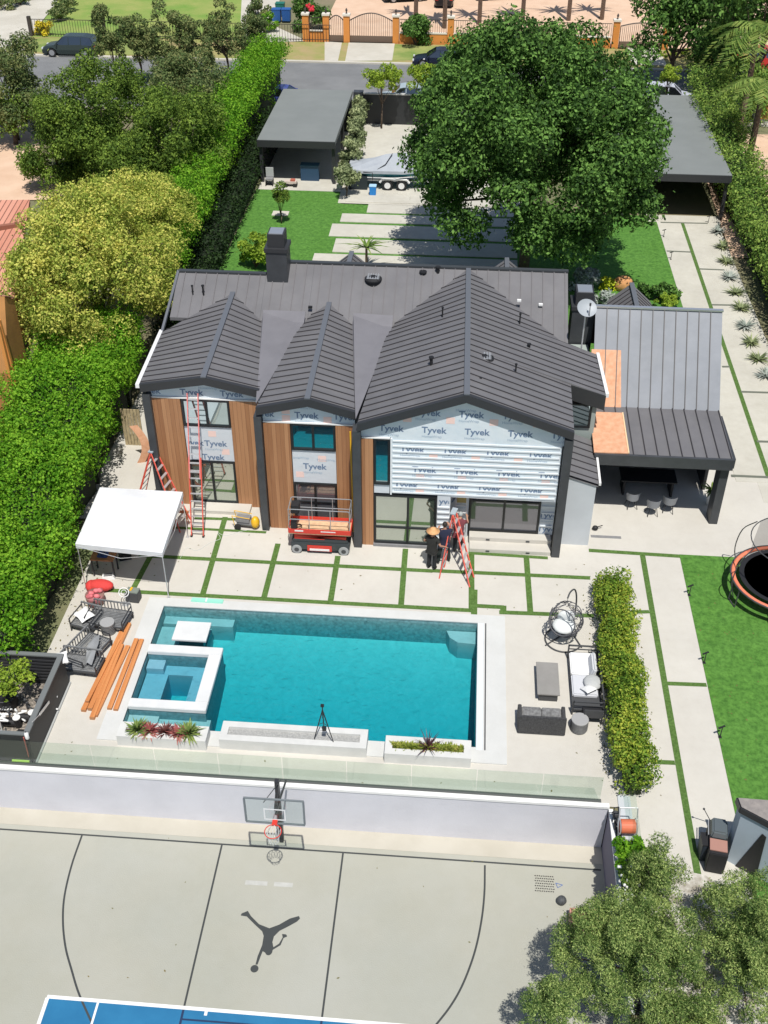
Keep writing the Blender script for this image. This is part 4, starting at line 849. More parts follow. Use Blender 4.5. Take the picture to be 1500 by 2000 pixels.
# bushes
def bush(lab,p,R,n,size,lm,z0=0,k=16,rb=None,name='bush',cat='bush',group=None,seed=0,asp=.6,jit=.8):
    random.seed(seed+int(p[0])); b=G(p,z0); t=thing(name,lab,cat,b,group=group); bl=[((c[0],c[1],c[2]+R[2]*.8),r) for c,r in crown(R,k,rb or min(R)*.45,-.7)]
    meshquads('foliage',blobleaves(bl,n,size,asp,jit,.3),lm,t)
    m=MB()
    for c,r in bl[:7]: m.tube((0,0,0),c,.03,.01,n=5)
    m.build('stems',MATS['bark'],t); return t
bush('round clipped dark green bush beside the villa gate',(812,88),(1.5,1.4,1.35),4500,.2,L_BIG,z0=.1)
bush('big leafy shrub with red blooms by the blue bins',(605,55),(1.6,1.4,1.8),4500,.22,L_BIG,z0=.1)
m=MB(); random.seed(2)
for k in range(9): v=G((598+random.uniform(-8,14),12+random.uniform(-6,8)),2.2); m.ball(v,.16,6,4)
bl_=bpy.data.objects['bush.001']; m.build('red_blooms',mat('red_bloom',(.6,.02,.04),.6),bl_,w=True)
bush('small square clipped green bush left of the blue bins',(525,62),(.8,.7,.9),1800,.16,L_BRT,z0=.1)
bush('yellow flowering bush behind the iron fence corner',(88,68),(.85,.7,.7),1500,.17,mat('leaf_yellow_flower',(.62,.50,.02),.7,var=.3),z0=.1)
tree('small_tree','small green tree overhanging the silver car','tree',G((745,152),3.6),(1.3,1.1,1.0),22,.38,3400,.16,L_LIM,trunk=.07,seed=81,zmin=-.8)
tree('small_tree','small lime green tree between silver car and big tree','tree',G((826,152),3.6),(1.1,1.0,.9),20,.36,3000,.16,L_LIM,trunk=.07,seed=82,zmin=-.8)
tree('small_tree','little yellow green tree above the white car','tree',G((1306,146),3.2),(.9,.8,.6),14,.3,1500,.15,L_LIM,trunk=.05,seed=83,zmin=-.8)
for i,(x,y) in enumerate(((703,215),(699,245),(694,275),(685,310),(676,345))):
    tree('drive_shrub',['feathery upright shrub nearest the street wall beside the drive','feathery upright shrub second from the street wall','feathery upright shrub midway along the drive edging','feathery upright shrub beside the covered boat','feathery upright shrub at the lawn end of the drive edging'][i],'shrub',G((x,y),1.3),(.5,.8,1.3),12,.36,2600,.17,L_GRY,group='row of upright shrubs beside the drive',trunk=.05,seed=40+i)
tree('young_tree','slim young dark tree in a square bed on the front lawn','tree',G((547,393),1.4),(.4,.4,1.4),10,.25,1500,.13,L_OLV,trunk=.04,seed=50)
m=MB(); b=G((548,418)); m.span((b.x-.5,b.y-.35,0),(b.x+.5,b.y+.35,.06)); struct('young_tree_bed',m,KERB)
bush('leafy light green shrub on the lawn left of the chimney',(500,522),(.8,.8,1.1),2600,.17,L_LIM,k=14,seed=5)
bush('low dark green hedge clump behind the pavilion',(1285,582),(1.3,.6,.5),3200,.16,L_BIG,k=14)
bush('lime yellow round bush beside the orange boulder',(1186,566),(.45,.45,.4),900,.13,mat('leaf_lime_yellow',(.50,.55,.02),.6,var=.25,scale=3))
bush('pale silver feathery shrub beside the second chimney',(1135,560),(.9,.7,.6),2200,.16,L_SIL)
bush('silver grey shrub in front of the small entry gable',(1172,600),(.6,.5,.5),1200,.14,L_SIL)
bush('green ground cover bush right of the entry gable',(1300,598),(.6,.5,.35),1200,.13,L_LIM)
t=thing('boulder','smooth orange boulder in the planting bed','rock',G((1215,566))); m=MB(); m.ball((0,0,.35),(.55,.4,.45),16,10); m.build('stone',mat('orange_stone',(.62,.30,.12),.8,var=.15,scale=3,bump=.3,bscale=6),t,smooth=True)
# agave like plants along the right path
def agaves():
    first=None
    pts=[(1402,455),(1410,485),(1418,515),(1424,545),(1436,575),(1446,605),(1456,640),(1466,672),(1480,705),(1494,735)]
    for i,p in enumerate(pts):
        m=MB(); strappy(m,(0,0,.05),60,.62,.09,seed=i,curve=.4); b=G(p); b=Vector((max(b.x,15.0)+.2,b.y,0)) if i<0 else b
        t=thing('strap_leaf_plant',None,'plant',b,group='strap leaved plants along the right hand path')
        t['label']=('pale strap leaved plant '+['nearest the right carport','just past the carport corner plant','third down the hedge foot','fourth down the path beside the upper slab joint','at the bend of the dark hedge shadow','sixth along the path foot','beside the wide slab','with dark shade close behind','second from the right picture edge','at the right picture edge by the hedge'][i])
        m.build('leaves',L_GRY if i%3 else L_SIL,t)
agaves()
t=thing('palm_shrub','small wispy palm just behind the roof ridge','palm',G((716,530))); m=MB(); strappy(m,(0,0,1.4),26,1.5,.13,seed=4,curve=.7); m.build('fronds',L_PALM,t); m=MB(); m.tube((0,0,0),(0,0,1.45),.09,.06); m.build('trunk',MATS['bark'],t)
# palms on the right
def palm(lab,p,h,n,L,lm=L_PALM,base=None,seed=0,name='palm_tree'):
    b=base or G(p,0); t=thing(name,lab,'palm',b,group=None); random.seed(seed)
    m=MB(); m.path([(0,0,0),(.1,0,h*.5),(.05,.1,h)],.2,8,rs=[.26,.2,.16]); m.build('trunk',MATS['bark'],t)
    V=[]; N=[]
    for i in range(n):
        a=2*PI*i/n+random.uniform(-.2,.2); e=random.uniform(.1,1.0); prev=Vector((.05,.1,h)); d=Vector((math.cos(a),math.sin(a),0)); s_=Vector((-d.y,d.x,0))
        for k in range(1,15):
            f=k/14; q=Vector((.05,.1,h))+d*L*f*math.cos(e*(1-f))+Vector((0,0,L*(.75*e*f-.95*f*f)))
            w=.75*math.sin(PI*min(1,f*.9+.1))
            for g_ in (-1,1):
                for j in range(3):
                    c=prev.lerp(q,random.random()); tip=c+s_*g_*w*random.uniform(.7,1)+d*.25+Vector((0,0,-.35*w)); wd=(q-prev).normalized()*.035
                    V.append([c-wd,c+wd,tip+wd*.4,tip-wd*.4])
            prev=q
    meshquads('fronds',np.array([[tuple(x) for x in v] for v in V]),lm,t); return t
palm('feather palm leaning in from the right edge beside the red truck',(0,0),7.5,20,3.4,base=Vector((G((1480,60),7.5).x,G((1480,60),7.5).y,0)),seed=1)
palm('green gold feather palm above the hedge at the right edge',(0,0),6.0,20,3.0,base=Vector((G((1490,165),6).x,G((1490,165),6).y,0)),seed=2)
bush('large loose green shrub at the street end of the side hedge',(1395,150),(2.0,2.2,2.6),7000,.2,L_RHD,k=22)
bush('tall pale green shrub behind the side hedge beside the palm',(1440,230),(2.2,2.6,2.4),8000,.2,L_RHD,k=22,seed=3)
bush('leafy shrub at the top of the side hedge below the red truck',(1410,105),(1.8,1.8,2.8),5000,.2,L_GRY,k=18,seed=4)
for i,(p,z,R) in enumerate((((1325,40),5,(4.2,3.5,5)),((1425,10),6,(5,4,5.5)),((1500,30),7,(4,3.5,5)))):
    tree('shade_tree',['very dark tree standing behind the right gate','dark tree with sunlit tips at the top right of the street','dark tree filling the top right corner'][i],'tree',TP(p,z),R,30,1.3,8000,.32,L_BIG,group='dark trees over the right end of the street',trunk=.25,seed=60+i)
bush('low yellow green ground cover beside the right gate post',(1330,112),(2.6,.9,.35),3200,.16,L_LIM,z0=.1,k=20)
# slim palm trunks behind the villa wall
for i,(x,yb_) in enumerate(((812,42),(868,55),(936,48),(1020,45),(1110,40),(1175,38))):
    b=G((x,yb_),.06); t=thing('palm_tree',['slim grey palm trunk leftmost in the villa forecourt row','slim palm trunk in front of the parked black car','slim palm trunk third in the villa row','slim palm trunk rising beside the big tree top','slim palm trunk fifth in the villa row','dark slim palm trunk nearest the right gate'][i],'palm',b,group='palm trunks in the villa forecourt')
    m=MB(); m.tube((0,0,0),(0,0,9),.22,.18,n=10); m.build('trunk',mat('palm_bark',(.20,.17,.15),.9,var=.2,scale=6),t,smooth=True)
    m=MB(); strappy(m,(0,0,9),24,2.6,.35,seed=i); m.build('fronds',L_PALM,t)
# corner trees bottom right
tree('olive_shrub_tree','airy grey green tree filling the bottom right foreground beside the court','tree',G((1235,1865),.9),(2.0,1.55,1.7),120,.27,90000,.06,L_COR,base_z=-.05,trunk=.1,asp=.35,zmin=-.6,seed=70,jit=1.0,fill=.35)
tree('olive_shrub_tree','airy grey green tree in the bottom right corner of the picture','tree',G((1462,1855),1.0),(1.35,2.1,1.8),95,.27,66000,.06,L_COR,base_z=-.05,trunk=.1,asp=.35,zmin=-.6,seed=71,jit=1.0,fill=.35)
tree('olive_shrub_tree','grey green tree rising between the two corner trees at the bottom edge','tree',G((1335,2020),.5),(1.0,.9,1.1),45,.28,24000,.06,L_COR,base_z=-.05,trunk=.08,asp=.35,zmin=-.6,seed=75,jit=1.0,fill=.35)
tree('olive_shrub_tree','slim reddish tipped shrub tree just below the hose reel','tree',G((1280,1715),1.2),(.7,.8,1.2),34,.25,14000,.06,L_COR,base_z=-.05,trunk=.06,asp=.35,zmin=-.7,seed=72,jit=1.0,fill=.3)
tree('olive_shrub_tree','low grey green shrub tree overhanging the court corner','tree',G((1080,1985),.6),(.8,.9,.9),34,.26,16000,.06,L_COR,base_z=ZC,trunk=.06,asp=.35,zmin=-.7,seed=73,jit=1.0,fill=.3)
bush('bright green clump with long leaves beside the court wall',(1228,1685),(.55,.55,.42),2600,.11,L_BRT,k=16)
bush('white flowering bush below the bright green clump',(1238,1750),(.55,.5,.45),1900,.1,L_RHD,k=14)
bw=bpy.data.objects[[o.name for o in bpy.data.objects if o.get('label','').startswith('white flowering')][0]]
m=MB(); random.seed(8)
for k in range(60): m.ball((random.uniform(-.5,.5),random.uniform(-.5,.4),random.uniform(.35,.85)),.045,5,4)
m.build('white_blooms',WHT,bw)
m=MB(); m.poly([(5.7,13,.014),(8.6,10,.014),(8.6,17.6,.014),(7.4,18.6,.014),(5.65,18.9,.014)]); struct('corner_bed',m,mat('corner_soil',(.30,.27,.22),.95,col2=(.62,.60,.55),scale=2.5,detail=9,ramp=(.4,.6)))
bush('small green tree poking out of the equipment enclosure',(35,1345),(.6,.5,.5),900,.12,L_LIM,z0=.9,k=12)
# succulents in the planters
def succ(lab,x,y,z,specs,name='succulent'):
    t=thing(name,lab,'succulent',(x,y,z),group='plants in the pool planters')
    for nm,n,L,w,mt_,sd_,u in specs: m=MB(); strappy(m,(0,0,0),n,L,w,seed=sd_,up_=u); m.build(nm,mt_,t)
    return t
x0,x1,y0,y1=P1; ym=(y0+y1)/2
succ('green spiky succulent at the left end of the left planter',x0+.5,ym,hp-.08,[('leaves',130,.50,.08,L_SUC,1,1.3)])
succ('pink rosette clump left of centre in the left planter',x0+.85,ym,hp-.08,[('leaves',110,.42,.09,L_PNK,2,1.2)])
succ('dark red spiky plant in the middle of the left planter',(x0+x1)/2+.05,ym,hp-.08,[('leaves',90,.40,.05,mat('dark_red_leaf',(.12,.035,.03),.6,var=.3),3,1.3)])
succ('rust coloured clump right of centre in the left planter',(x0+x1)/2+.45,ym-.05,hp-.08,[('leaves',110,.42,.08,L_PNK,4,1.1)])
succ('bright green spiky succulent at the right end of the left planter',x1-.55,ym,hp-.08,[('leaves',140,.52,.08,L_SUC,5,1.3)])
x0,x1,y0,y1=P3; ym=(y0+y1)/2
m=MB(); t=thing('succulent_bed','dense carpet of yellow green succulents in the right planter','succulent',((x0+x1)/2,ym,hp-.08),group='plants in the pool planters')
random.seed(5)
for k in range(95): strappy(m,(random.uniform(x0+.3,x1-.3)-(x0+x1)/2,random.uniform(y0+.28,y1-.28)-ym,0),12,.24,.06,seed=k,up_=1.3)
m.build('leaves',leafmat('leaf_suc_yellow',(.10,.14,.02),(.22,.28,.04),(.42,.40,.10),.15),t)
succ('dark purple spiked plant standing in the right planter',(x0+x1)/2,ym,hp-.05,[('leaves',26,.75,.04,mat('purple_leaf',(.06,.02,.03),.5),7,1.6),('low_leaves',20,.3,.05,L_PNK,8,.8)])

# dry leaves lying at the hedge feet and over the terrace
P_=[];rg=np.random.default_rng(3)
for (x0,x1,y0,y1,k) in ((4.8,5.25,21.2,30,80),(6.4,6.7,21,30,30),(-13.2,-12.6,25,35,110),(-12,5,21,24,30),(-12,5,28.6,33,50),(8.6,12,22,32,80),(11.6,15.3,38,64,220),(-10,4.5,15,20,14)):
    z=ZC+.012 if y1<20.5 else .016; q=np.stack([x0+(x1-x0)*rg.random(k),y0+(y1-y0)*rg.random(k),np.full(k,z)],1)
    if (x0,x1)==(-12,5): q=q[~((q[:,0]>PL-.1)&(q[:,0]<PR+.1)&(q[:,1]>PB-1)&(q[:,1]<PT+.1))]
    P_.append(q)
P_=np.concatenate(P_); V=leafquads(P_,np.tile([0,0,1.0],(len(P_),1)),.075,.5,.12)
tag(meshquads('leaf_litter',V,mat('dry_leaf',(.20,.14,.05),.9,col2=(.10,.12,.03),scale=3),None),'scattered dry leaves on the slabs near the hedges','leaves',kind='stuff')
# ---------------- terrace objects ----------------
CANV=mat('white_canvas',(.74,.75,.77),.7,var=.04,scale=2,bump=.12,bscale=3)
c4=[G((147,1062),2.1),G((317,1080),2.1),G((357,961),2.1),G((195,952),2.1)]; cc=sum(c4,Vector())/4; cc.z=2.42
t=thing('pop_up_canopy','white square pop up canopy tent standing beside the bright hedge','canopy',(cc.x,cc.y,0))
m=MB(); n=8; grid=[]
for i in range(n+1):
    for j in range(n+1):
        u=i/n;v=j/n; p=c4[0].lerp(c4[1],u).lerp(c4[3].lerp(c4[2],u),v); e=min(u,1-u,v,1-v)*2; p=p+V3(0,0,.30*e**.8+.02*math.sin(9*u)*math.sin(7*v)); grid.append(p)
m.add(grid,[(i*(n+1)+j,(i+1)*(n+1)+j,(i+1)*(n+1)+j+1,i*(n+1)+j+1) for i in range(n) for j in range(n)])
m.build('roof_cloth',CANV,t,w=True,smooth=True); m=MB()
for i in range(4): a=c4[i];b=c4[(i+1)%4]; m.ext([a,b,b-V3(0,0,.2),a-V3(0,0,.2)],(0,.006,0))
m.build('valance',CANV,t,w=True)
for p in c4: 
    q=p+(cc-p)*.02; m=MB(); m.tube((q.x,q.y,0),(q.x,q.y,2.1),.018); m.box((q.x,q.y,.01),(.12,.12,.02)); m.build('leg',ALU,t,w=True)
m=MB(); 
for i in range(4): a=c4[i];b=c4[(i+1)%4]; mid=(a+b)/2; m.tube(a-V3(0,0,.1),mid-V3(0,0,.45),.012,n=5); m.tube(b-V3(0,0,.1),mid-V3(0,0,.45),.012,n=5)
m.build('truss',ALU,t,w=True)
def rail_ladder(t,a,b,side,w,nr,rm,gm,rw=.035,rd=.09,name='rail'):
    a=Vector(a);b=Vector(b);side=Vector(side).normalized()*w/2
    for s_ in (-1,1): m=MB(); m.bar(a+side*s_,b+side*s_,rw,rd); m.build(name,rm,t,w=True)
    m=MB()
    for k in range(nr): p=a.lerp(b,(k+.7)/(nr+.4)); m.bar(p-side,p+side,.05,.04)
    m.build('rungs',gm,t,w=True)
a=(G((375,1048))+G((397,1048)))/2; b=PY((376,768),B1-.12); mid=a.lerp(b,.56)
t=thing('extension_ladder','tall orange extension ladder leaning on the left bay up to its gable','ladder',a)
rail_ladder(t,a,mid,(1,0,0),.46,10,ORG,ALU)
rail_ladder(t,a.lerp(b,.42)+V3(0,-.07,.02),b,(1,0,0),.40,9,mat('pink_fibreglass',(.72,.22,.2),.45),ALU)
m=MB()
for s_ in (-.23,.23): m.box((a.x+s_,a.y,.03),(.08,.12,.06))
m.build('foot',RUB,t,w=True)
def stepladder(label,f1,f2,b1,b2,apex,grp='orange step ladders',col=ORG,steps=8):
    f1,f2,b1,b2,apex=[Vector(v) for v in (f1,f2,b1,b2,apex)]; t=thing('step_ladder',label,'ladder',(f1+b2)/2,group=grp); sd=(f2-f1).normalized()
    tl=apex-sd*.16; tr_=apex+sd*.16
    for p,q in ((f1,tl),(f2,tr_)): m=MB(); m.bar(p,q,.035,.09); m.build('rail',col,t,w=True)
    sb=(b2-b1).normalized()
    for p,q in ((b1,tl),(b2,tr_)): m=MB(); m.bar(p,q,.03,.07); m.build('rear_rail',col,t,w=True)
    m=MB()
    for k in range(steps): f=(k+1)/(steps+1); m.bar(f1.lerp(tl,f),f2.lerp(tr_,f),.10,.03)
    m.build('steps',ALU,t,w=True); m=MB()
    for k in range(steps-1): f=(k+1)/(steps+1); m.bar(b1.lerp(tl,f),b2.lerp(tr_,f),.03,.02)
    m.build('rear_braces',ALU,t,w=True)
    m=MB(); m.box(apex+V3(0,0,.03),(.4,.2,.05),rz=math.atan2(sd.y,sd.x)); m.build('top_cap',mat('ladder_cap',(.35,.40,.44),.5),t,w=True); return t
ap=G((298,1008),0); ap.z=2.75
stepladder('orange step ladder standing at the left corner of the house behind the canopy',G((352,1040)),G((372,1015)),G((262,1000)),G((282,975)),G((298,880),2.55))
# rolled up bundle leaning against the fence by the corner
t=thing('plywood_offcut','curved sheet of orange plywood leaning behind the step ladder','board',G((275,905))); b=t.location; m=MB(); pts=[]
for k in range(7): f=k/6; pts.append(b+V3(-.15*f+.35*math.sin(f*PI),.2*f,1.7*f))
m.add([p+V3(-.16,0,0) for p in pts]+[p+V3(.16,.1,0) for p in pts],[(i,i+1,i+8,i+7) for i in range(6)]); m.build('sheet',OSB,t,w=True)
t=thing('timber_gate','narrow weathered timber gate at the left side of the house','gate',G((268,870))); b=t.location; m=MB()
for k in range(6): m.span((b.x-.5+k*.14,b.y,0),(b.x-.38+k*.14,b.y+.03,1.8))
m.build('boards',mat('weathered_wood',(.42,.34,.20),.85,var=.25,scale=5),t,w=True)
# sawhorse by canopy
t=thing('folding_trestle','small folding trestle behind the right edge of the canopy','trestle',G((355,1030))); m=MB()
for x in (-.25,.25):
    for s_ in (-1,1): m.bar((x,s_*.22,0),(x,s_*-.05,.75),.03,.03)
m.bar((-.35,0,.76),(.35,0,.76),.08,.08); m.build('frame',mat('rust_orange',(.45,.14,.06),.6),t)
# yellow wheeled compressor
t=thing('air_compressor','yellow and grey wheeled compressor on the terrace before the left bay','compressor',G((482,1030)),rz=-.1); m=MB(); m.box((-.1,0,.42),(.55,.34,.16)); m.tube((-.35,0,.25),(.3,0,.25),.14,n=14); m.build('tank',MGREY,t,bevel=.01)
m=MB(); m.ball((.36,0,.3),(.17,.2,.26),14,10); m.build('motor_cover',YEL,t,smooth=True)
for s_ in (-.2,.2): m=MB(); m.tube((-.3,s_-.03,.13),(-.3,s_+.03,.13),.13,n=16); m.build('wheel',RUB,t)
m=MB()
for s_ in (-.17,.17): m.path([(-.42,s_,.2),(-.5,s_,.62),(.2,s_,.56)],.015)
m.build('handle',YEL,t)
# cables on the terrace
m=MB(); pts=[G(p,.012) for p in ((510,1030),(470,1038),(440,1046),(425,1040),(430,1052),(410,1060),(385,1075),(365,1070),(352,1090))]; m.path(smooth_line(pts),.008,5); tag(m.build('power_cord',mat('white_cord',(.6,.62,.6),.6)),'thin pale power cord trailing over the slabs from the compressor','cord')
# scissor lift
fl=G((566,1080)); fr=G((686,1082)); L=fr.x-fl.x; t=thing('scissor_lift','red and black scissor lift parked in front of the middle bay','lift',((fl.x+fr.x)/2,fl.y+.42,0))
m=MB(); m.box((0,0,.32),(L-.12,.76,.30)); m.box((0,0,.53),(L-.25,.62,.12)); m.build('chassis',mat('charcoal_paint',(.045,.055,.06),.45),t,bevel=.02)
for x in (-1,1):
    for y in (-1,1): 
        m=MB(); m.tube((x*(L/2-.27),y*.36-.06,.19),(x*(L/2-.27),y*.36+.06,.19),.19,n=22); wv=m.build('wheel',mat('tyre_grey',(.34,.35,.35),.7),t,bevel=.012); m=MB(); m.tube((x*(L/2-.27),y*.36-.07,.19),(x*(L/2-.27),y*.36+.07,.19),.09,n=14); m.build('hub',DGREY,wv)
m=MB(); m.box((-.02,-.40,.27),(L*.4,.03,.26)); pb_=m.build('side_panel',RED,t,bevel=.008); m=MB(); m.box((-.02,-.42,.22),(L*.32,.012,.09)); m.build('white_sticker',WHT,pb_)
m=MB()
for k in range(4):
    z0=.60+k*.06; 
    for y in (-.25,.25): m.bar((-L*.42,y,z0),(L*.42,y,z0+.06*(1 if k%2 else -1)),.04,.05)
m.build('scissor_arms',RED,t)
zp=.98
m=MB(); m.box((0,0,zp-.04),(L,.78,.06)); m.build('platform_floor',mat('pale_plywood',(.62,.42,.25),.8,var=.15,scale=5),t)
m=MB()
for y in (-.39,.39): m.box((0,y,zp+.07),(L,.03,.2))
for x in (-L/2,L/2): m.box((x,0,zp+.07),(.03,.8,.2))
m.build('toe_boards',RED,t,bevel=.005)
m=MB(); y=-.405; m.box((-L*.33,y,zp+.09),(.32,.006,.07)); m.box((L*.14,y,zp+.09),(.55,.006,.04)); m.build('white_decals',WHT,t)
m=MB(); zt=zp+1.05
for z in (zt,zp+.6):
    for y in (-.38,.38): m.path([(-L/2+.03,y,z-.05),(-L/2+.08,y,z),(L/2-.08,y,z),(L/2-.03,y,z-.05)],.018)
    for x in (-L/2+.03,L/2-.03): m.tube((x,-.38,z-.02),(x,.38,z-.02),.018)
for x in (-L/2+.03,-L*.16,L*.18,L/2-.03):
    for y in (-.38,.38): m.tube((x,y,zp),(x,y,zt-.03),.016)
m.build('guard_rail',mat('rail_grey',(.40,.41,.42),.4,metal=.5),t)
m=MB(); m.box((-L/2+.22,.1,zt-.25),(.3,.4,.35)); m.box((-L/2+.2,-.25,zp+.25),(.22,.3,.4)); m.build('control_box',BLK,t,bevel=.02)
m=MB(); m.torus((-L/2+.3,-.1,zp+.1),.15,.02,(0,.3,1)); m.build('cable_coil',BLK,t)
# workbench and clutter under canopy
t=thing('workbench','brown topped workbench under the white canopy','table',G((208,1118))); m=MB(); m.box((0,0,.78),(.85,.55,.05)); m.build('table_top',mat('brown_board',(.42,.20,.09),.7,var=.2,scale=5),t)
for x in (-.38,.38):
    for y in (-.23,.23): m=MB(); m.box((x,y,.38),(.05,.05,.75)); m.build('leg',FASC,t)
t=thing('mitre_saw','blue and black mitre saw on the workbench','saw',G((208,1118))+V3(0,0,.8)); m=MB(); m.box((0,0,.05),(.36,.3,.08)); m.tube((-.04,.0,.22),(.04,.0,.22),.14,n=16); m.build('body',mat('saw_blue',(.04,.09,.25),.5),t,bevel=.01); m=MB(); m.path([(0,0,.25),(.1,-.15,.34),(.14,-.2,.28)],.02); m.build('handle',BLK,t)
def junk(name,lab,cat,p,parts,z=0,rz=0,group=None):
    t=thing(name,lab,cat,G(p)+V3(0,0,z),rz=rz,group=group)
    for nm,mt_,shapes in parts:
        m=MB()
        for s_ in shapes: m.box(s_[0],s_[1],rz=(s_[2] if len(s_)>2 else 0),taper=(s_[3] if len(s_)>3 else 1))
        m.build(nm,mt_,t,bevel=.012)
    return t
junk('tool_case','black tool case on the slabs under the canopy','case',(245,1090),[('case',BLK,[((0,0,.12),(.45,.3,.24))]),('handle',DGREY,[((0,0,.27),(.16,.03,.05))])],rz=.4)
junk('paper_sack','grey white sack lying at the shaded canopy edge','sack',(212,1128),[('sack',WHT,[((0,0,.07),(.5,.32,.14),.2,.8)]),('label_band',MGREY,[((0,0,.145),(.3,.2,.01),.2)])])
t=thing('red_bag','big open tote bag stuffed with red and pink gear','bag',G((188,1178))); m=MB(); m.lathe([(.24,0),(.3,.05),(.34,.4),(.33,.42)],n=18); m.build('bag',mat('patchwork_fabric',(.40,.12,.14),.8,col2=(.25,.17,.13),scale=6),t,smooth=True)
m=MB(); random.seed(4)
for k in range(9): m.ball((random.uniform(-.2,.2),random.uniform(-.2,.2),.42+random.uniform(0,.1)),(.12,.1,.08),8,6)
m.build('contents',mat('pink_fabric',(.62,.16,.18),.8,var=.4,scale=6),t,smooth=True)
t=thing('red_cushion','crumpled red cushion behind the tote bag','cushion',G((198,1152))); m=MB(); m.ball((0,0,.22),(.48,.26,.2),16,10); m.build('cushion_body',mat('red_fabric',(.62,.05,.045),.8,bump=.5,bscale=8),t,smooth=True); m=MB(); m.ball((-.35,0,.18),(.2,.25,.18),12,8); m.build('folded_end',MATS['red_fabric'],t,smooth=True)
junk('tool_chest','dark grey rolling tool chest at the end of a turf joint','toolbox',(262,1172),[('chest',DGREY,[((0,0,.22),(.46,.32,.4))]),('lid',mat('greenish_grey',(.20,.23,.20),.6),[((0,.02,.44),(.44,.3,.05))]),('tray',YEL,[((-.06,.04,.48),(.08,.2,.03))])],rz=-.1)
t=thing('work_fan','white round pedestal fan beside the tool chest','fan',G((246,1180))); m=MB(); m.torus((0,0,.55),.17,.015,(.3,-.5,.8),n=20,k=6); m.torus((0,0,.55),.09,.01,(.3,-.5,.8),n=16,k=5); m.build('fan_guard',WHT,t); m=MB(); m.tube((0,0,0),(0,.03,.5),.02); m.box((0,0,.02),(.25,.25,.03)); m.build('stand',ALU,t)
# slatted sofa frames
SLAT=mat('charcoal_slats',(.19,.195,.20),.55,var=.2,scale=6)
def sofa_frame(label,p,L,W_,rz,arm=True):
    t=thing('sofa_frame',label,'sofa frame',G(p),rz=rz,group='dark outdoor sofa frames without cushions'); m=MB()
    for x in (-L/2,L/2): m.box((x,0,.28),(.05,W_,.06))
    for y in (-W_/2,W_/2): m.box((0,y,.28),(L,.05,.06))
    m.build('frame',DGREY,t)
    m=MB(); k=int(W_/.075)
    for i in range(k): m.box((0,-W_/2+.05+i*.075,.3),(L-.06,.05,.018))
    m.build('seat_slats',SLAT,t)
    m=MB(); k=int(L/.12); m.box((0,W_/2,.66),(L,.04,.05))
    for i in range(k+1): m.box((-L/2+i*L/k,W_/2,.48),(.025,.03,.34))
    m.build('backrest',SLAT,t)
    for x in (-1,1):
        m=MB(); m.path([(x*L/2,-W_/2,0),(x*L/2,-W_/2,.55),(x*L/2,W_/2,.55)],.025,6); m.build('arm',FASC,t)
        m=MB(); m.box((x*L/2,W_/2,.14),(.05,.05,.28)); m.build('leg',FASC,t)
    return t
sofa_frame('charcoal slatted sofa frame nearest the red bag','x' and (215,1218),1.35,.85,-.12)
sofa_frame('shaded slatted chair frame carrying a white pillow','x' and (172,1222),.8,.8,-.25)
sofa_frame('slatted sofa frame with a grey cover thrown over it, beside the timber boards',(172,1282),1.5,.85,PI/2-.35)
sofa_frame('lowest slatted sofa frame beside the equipment enclosure',(160,1308),1.35,.7,-.08)
def pillow(lab,p,z,s=.26,rz=.3,rx=.2,grp=None):
    t=thing('pillow',lab,'pillow',G(p,z),rz=rz,group=grp); m=MB(); n=8; vs=[];fs=[]
    for sg in (1,-1):
        for i in range(n+1):
            for j in range(n+1): u=2*i/n-1;v=2*j/n-1; h=.09*((1-u*u)*(1-v*v))**.5; q=1-.12*(1-abs(u*v)); vs.append((u*s*q,v*s*q,sg*h))
    for o_ in (0,(n+1)**2):
        for i in range(n):
            for j in range(n): fs.append((o_+i*(n+1)+j,o_+(i+1)*(n+1)+j,o_+(i+1)*(n+1)+j+1,o_+i*(n+1)+j+1))
    R=Matrix.Rotation(rx,3,'X'); m.add([R@Vector(v) for v in vs],fs); m.build('cover',WHT,t,smooth=True); m=MB(); m.tube(R@Vector((-s*.9,-s*.9,0)),R@Vector((s*.9,-s*.9,0)),.008); m.build('seam',WHT,t); return t
pillow('white pillow lying on the shaded sofa frame by the hedge',(164,1200),.5,.27,.9)
pillow('white pillow hanging over the corner of the black enclosure',(120,1285),1.15,.2,.4,.6)
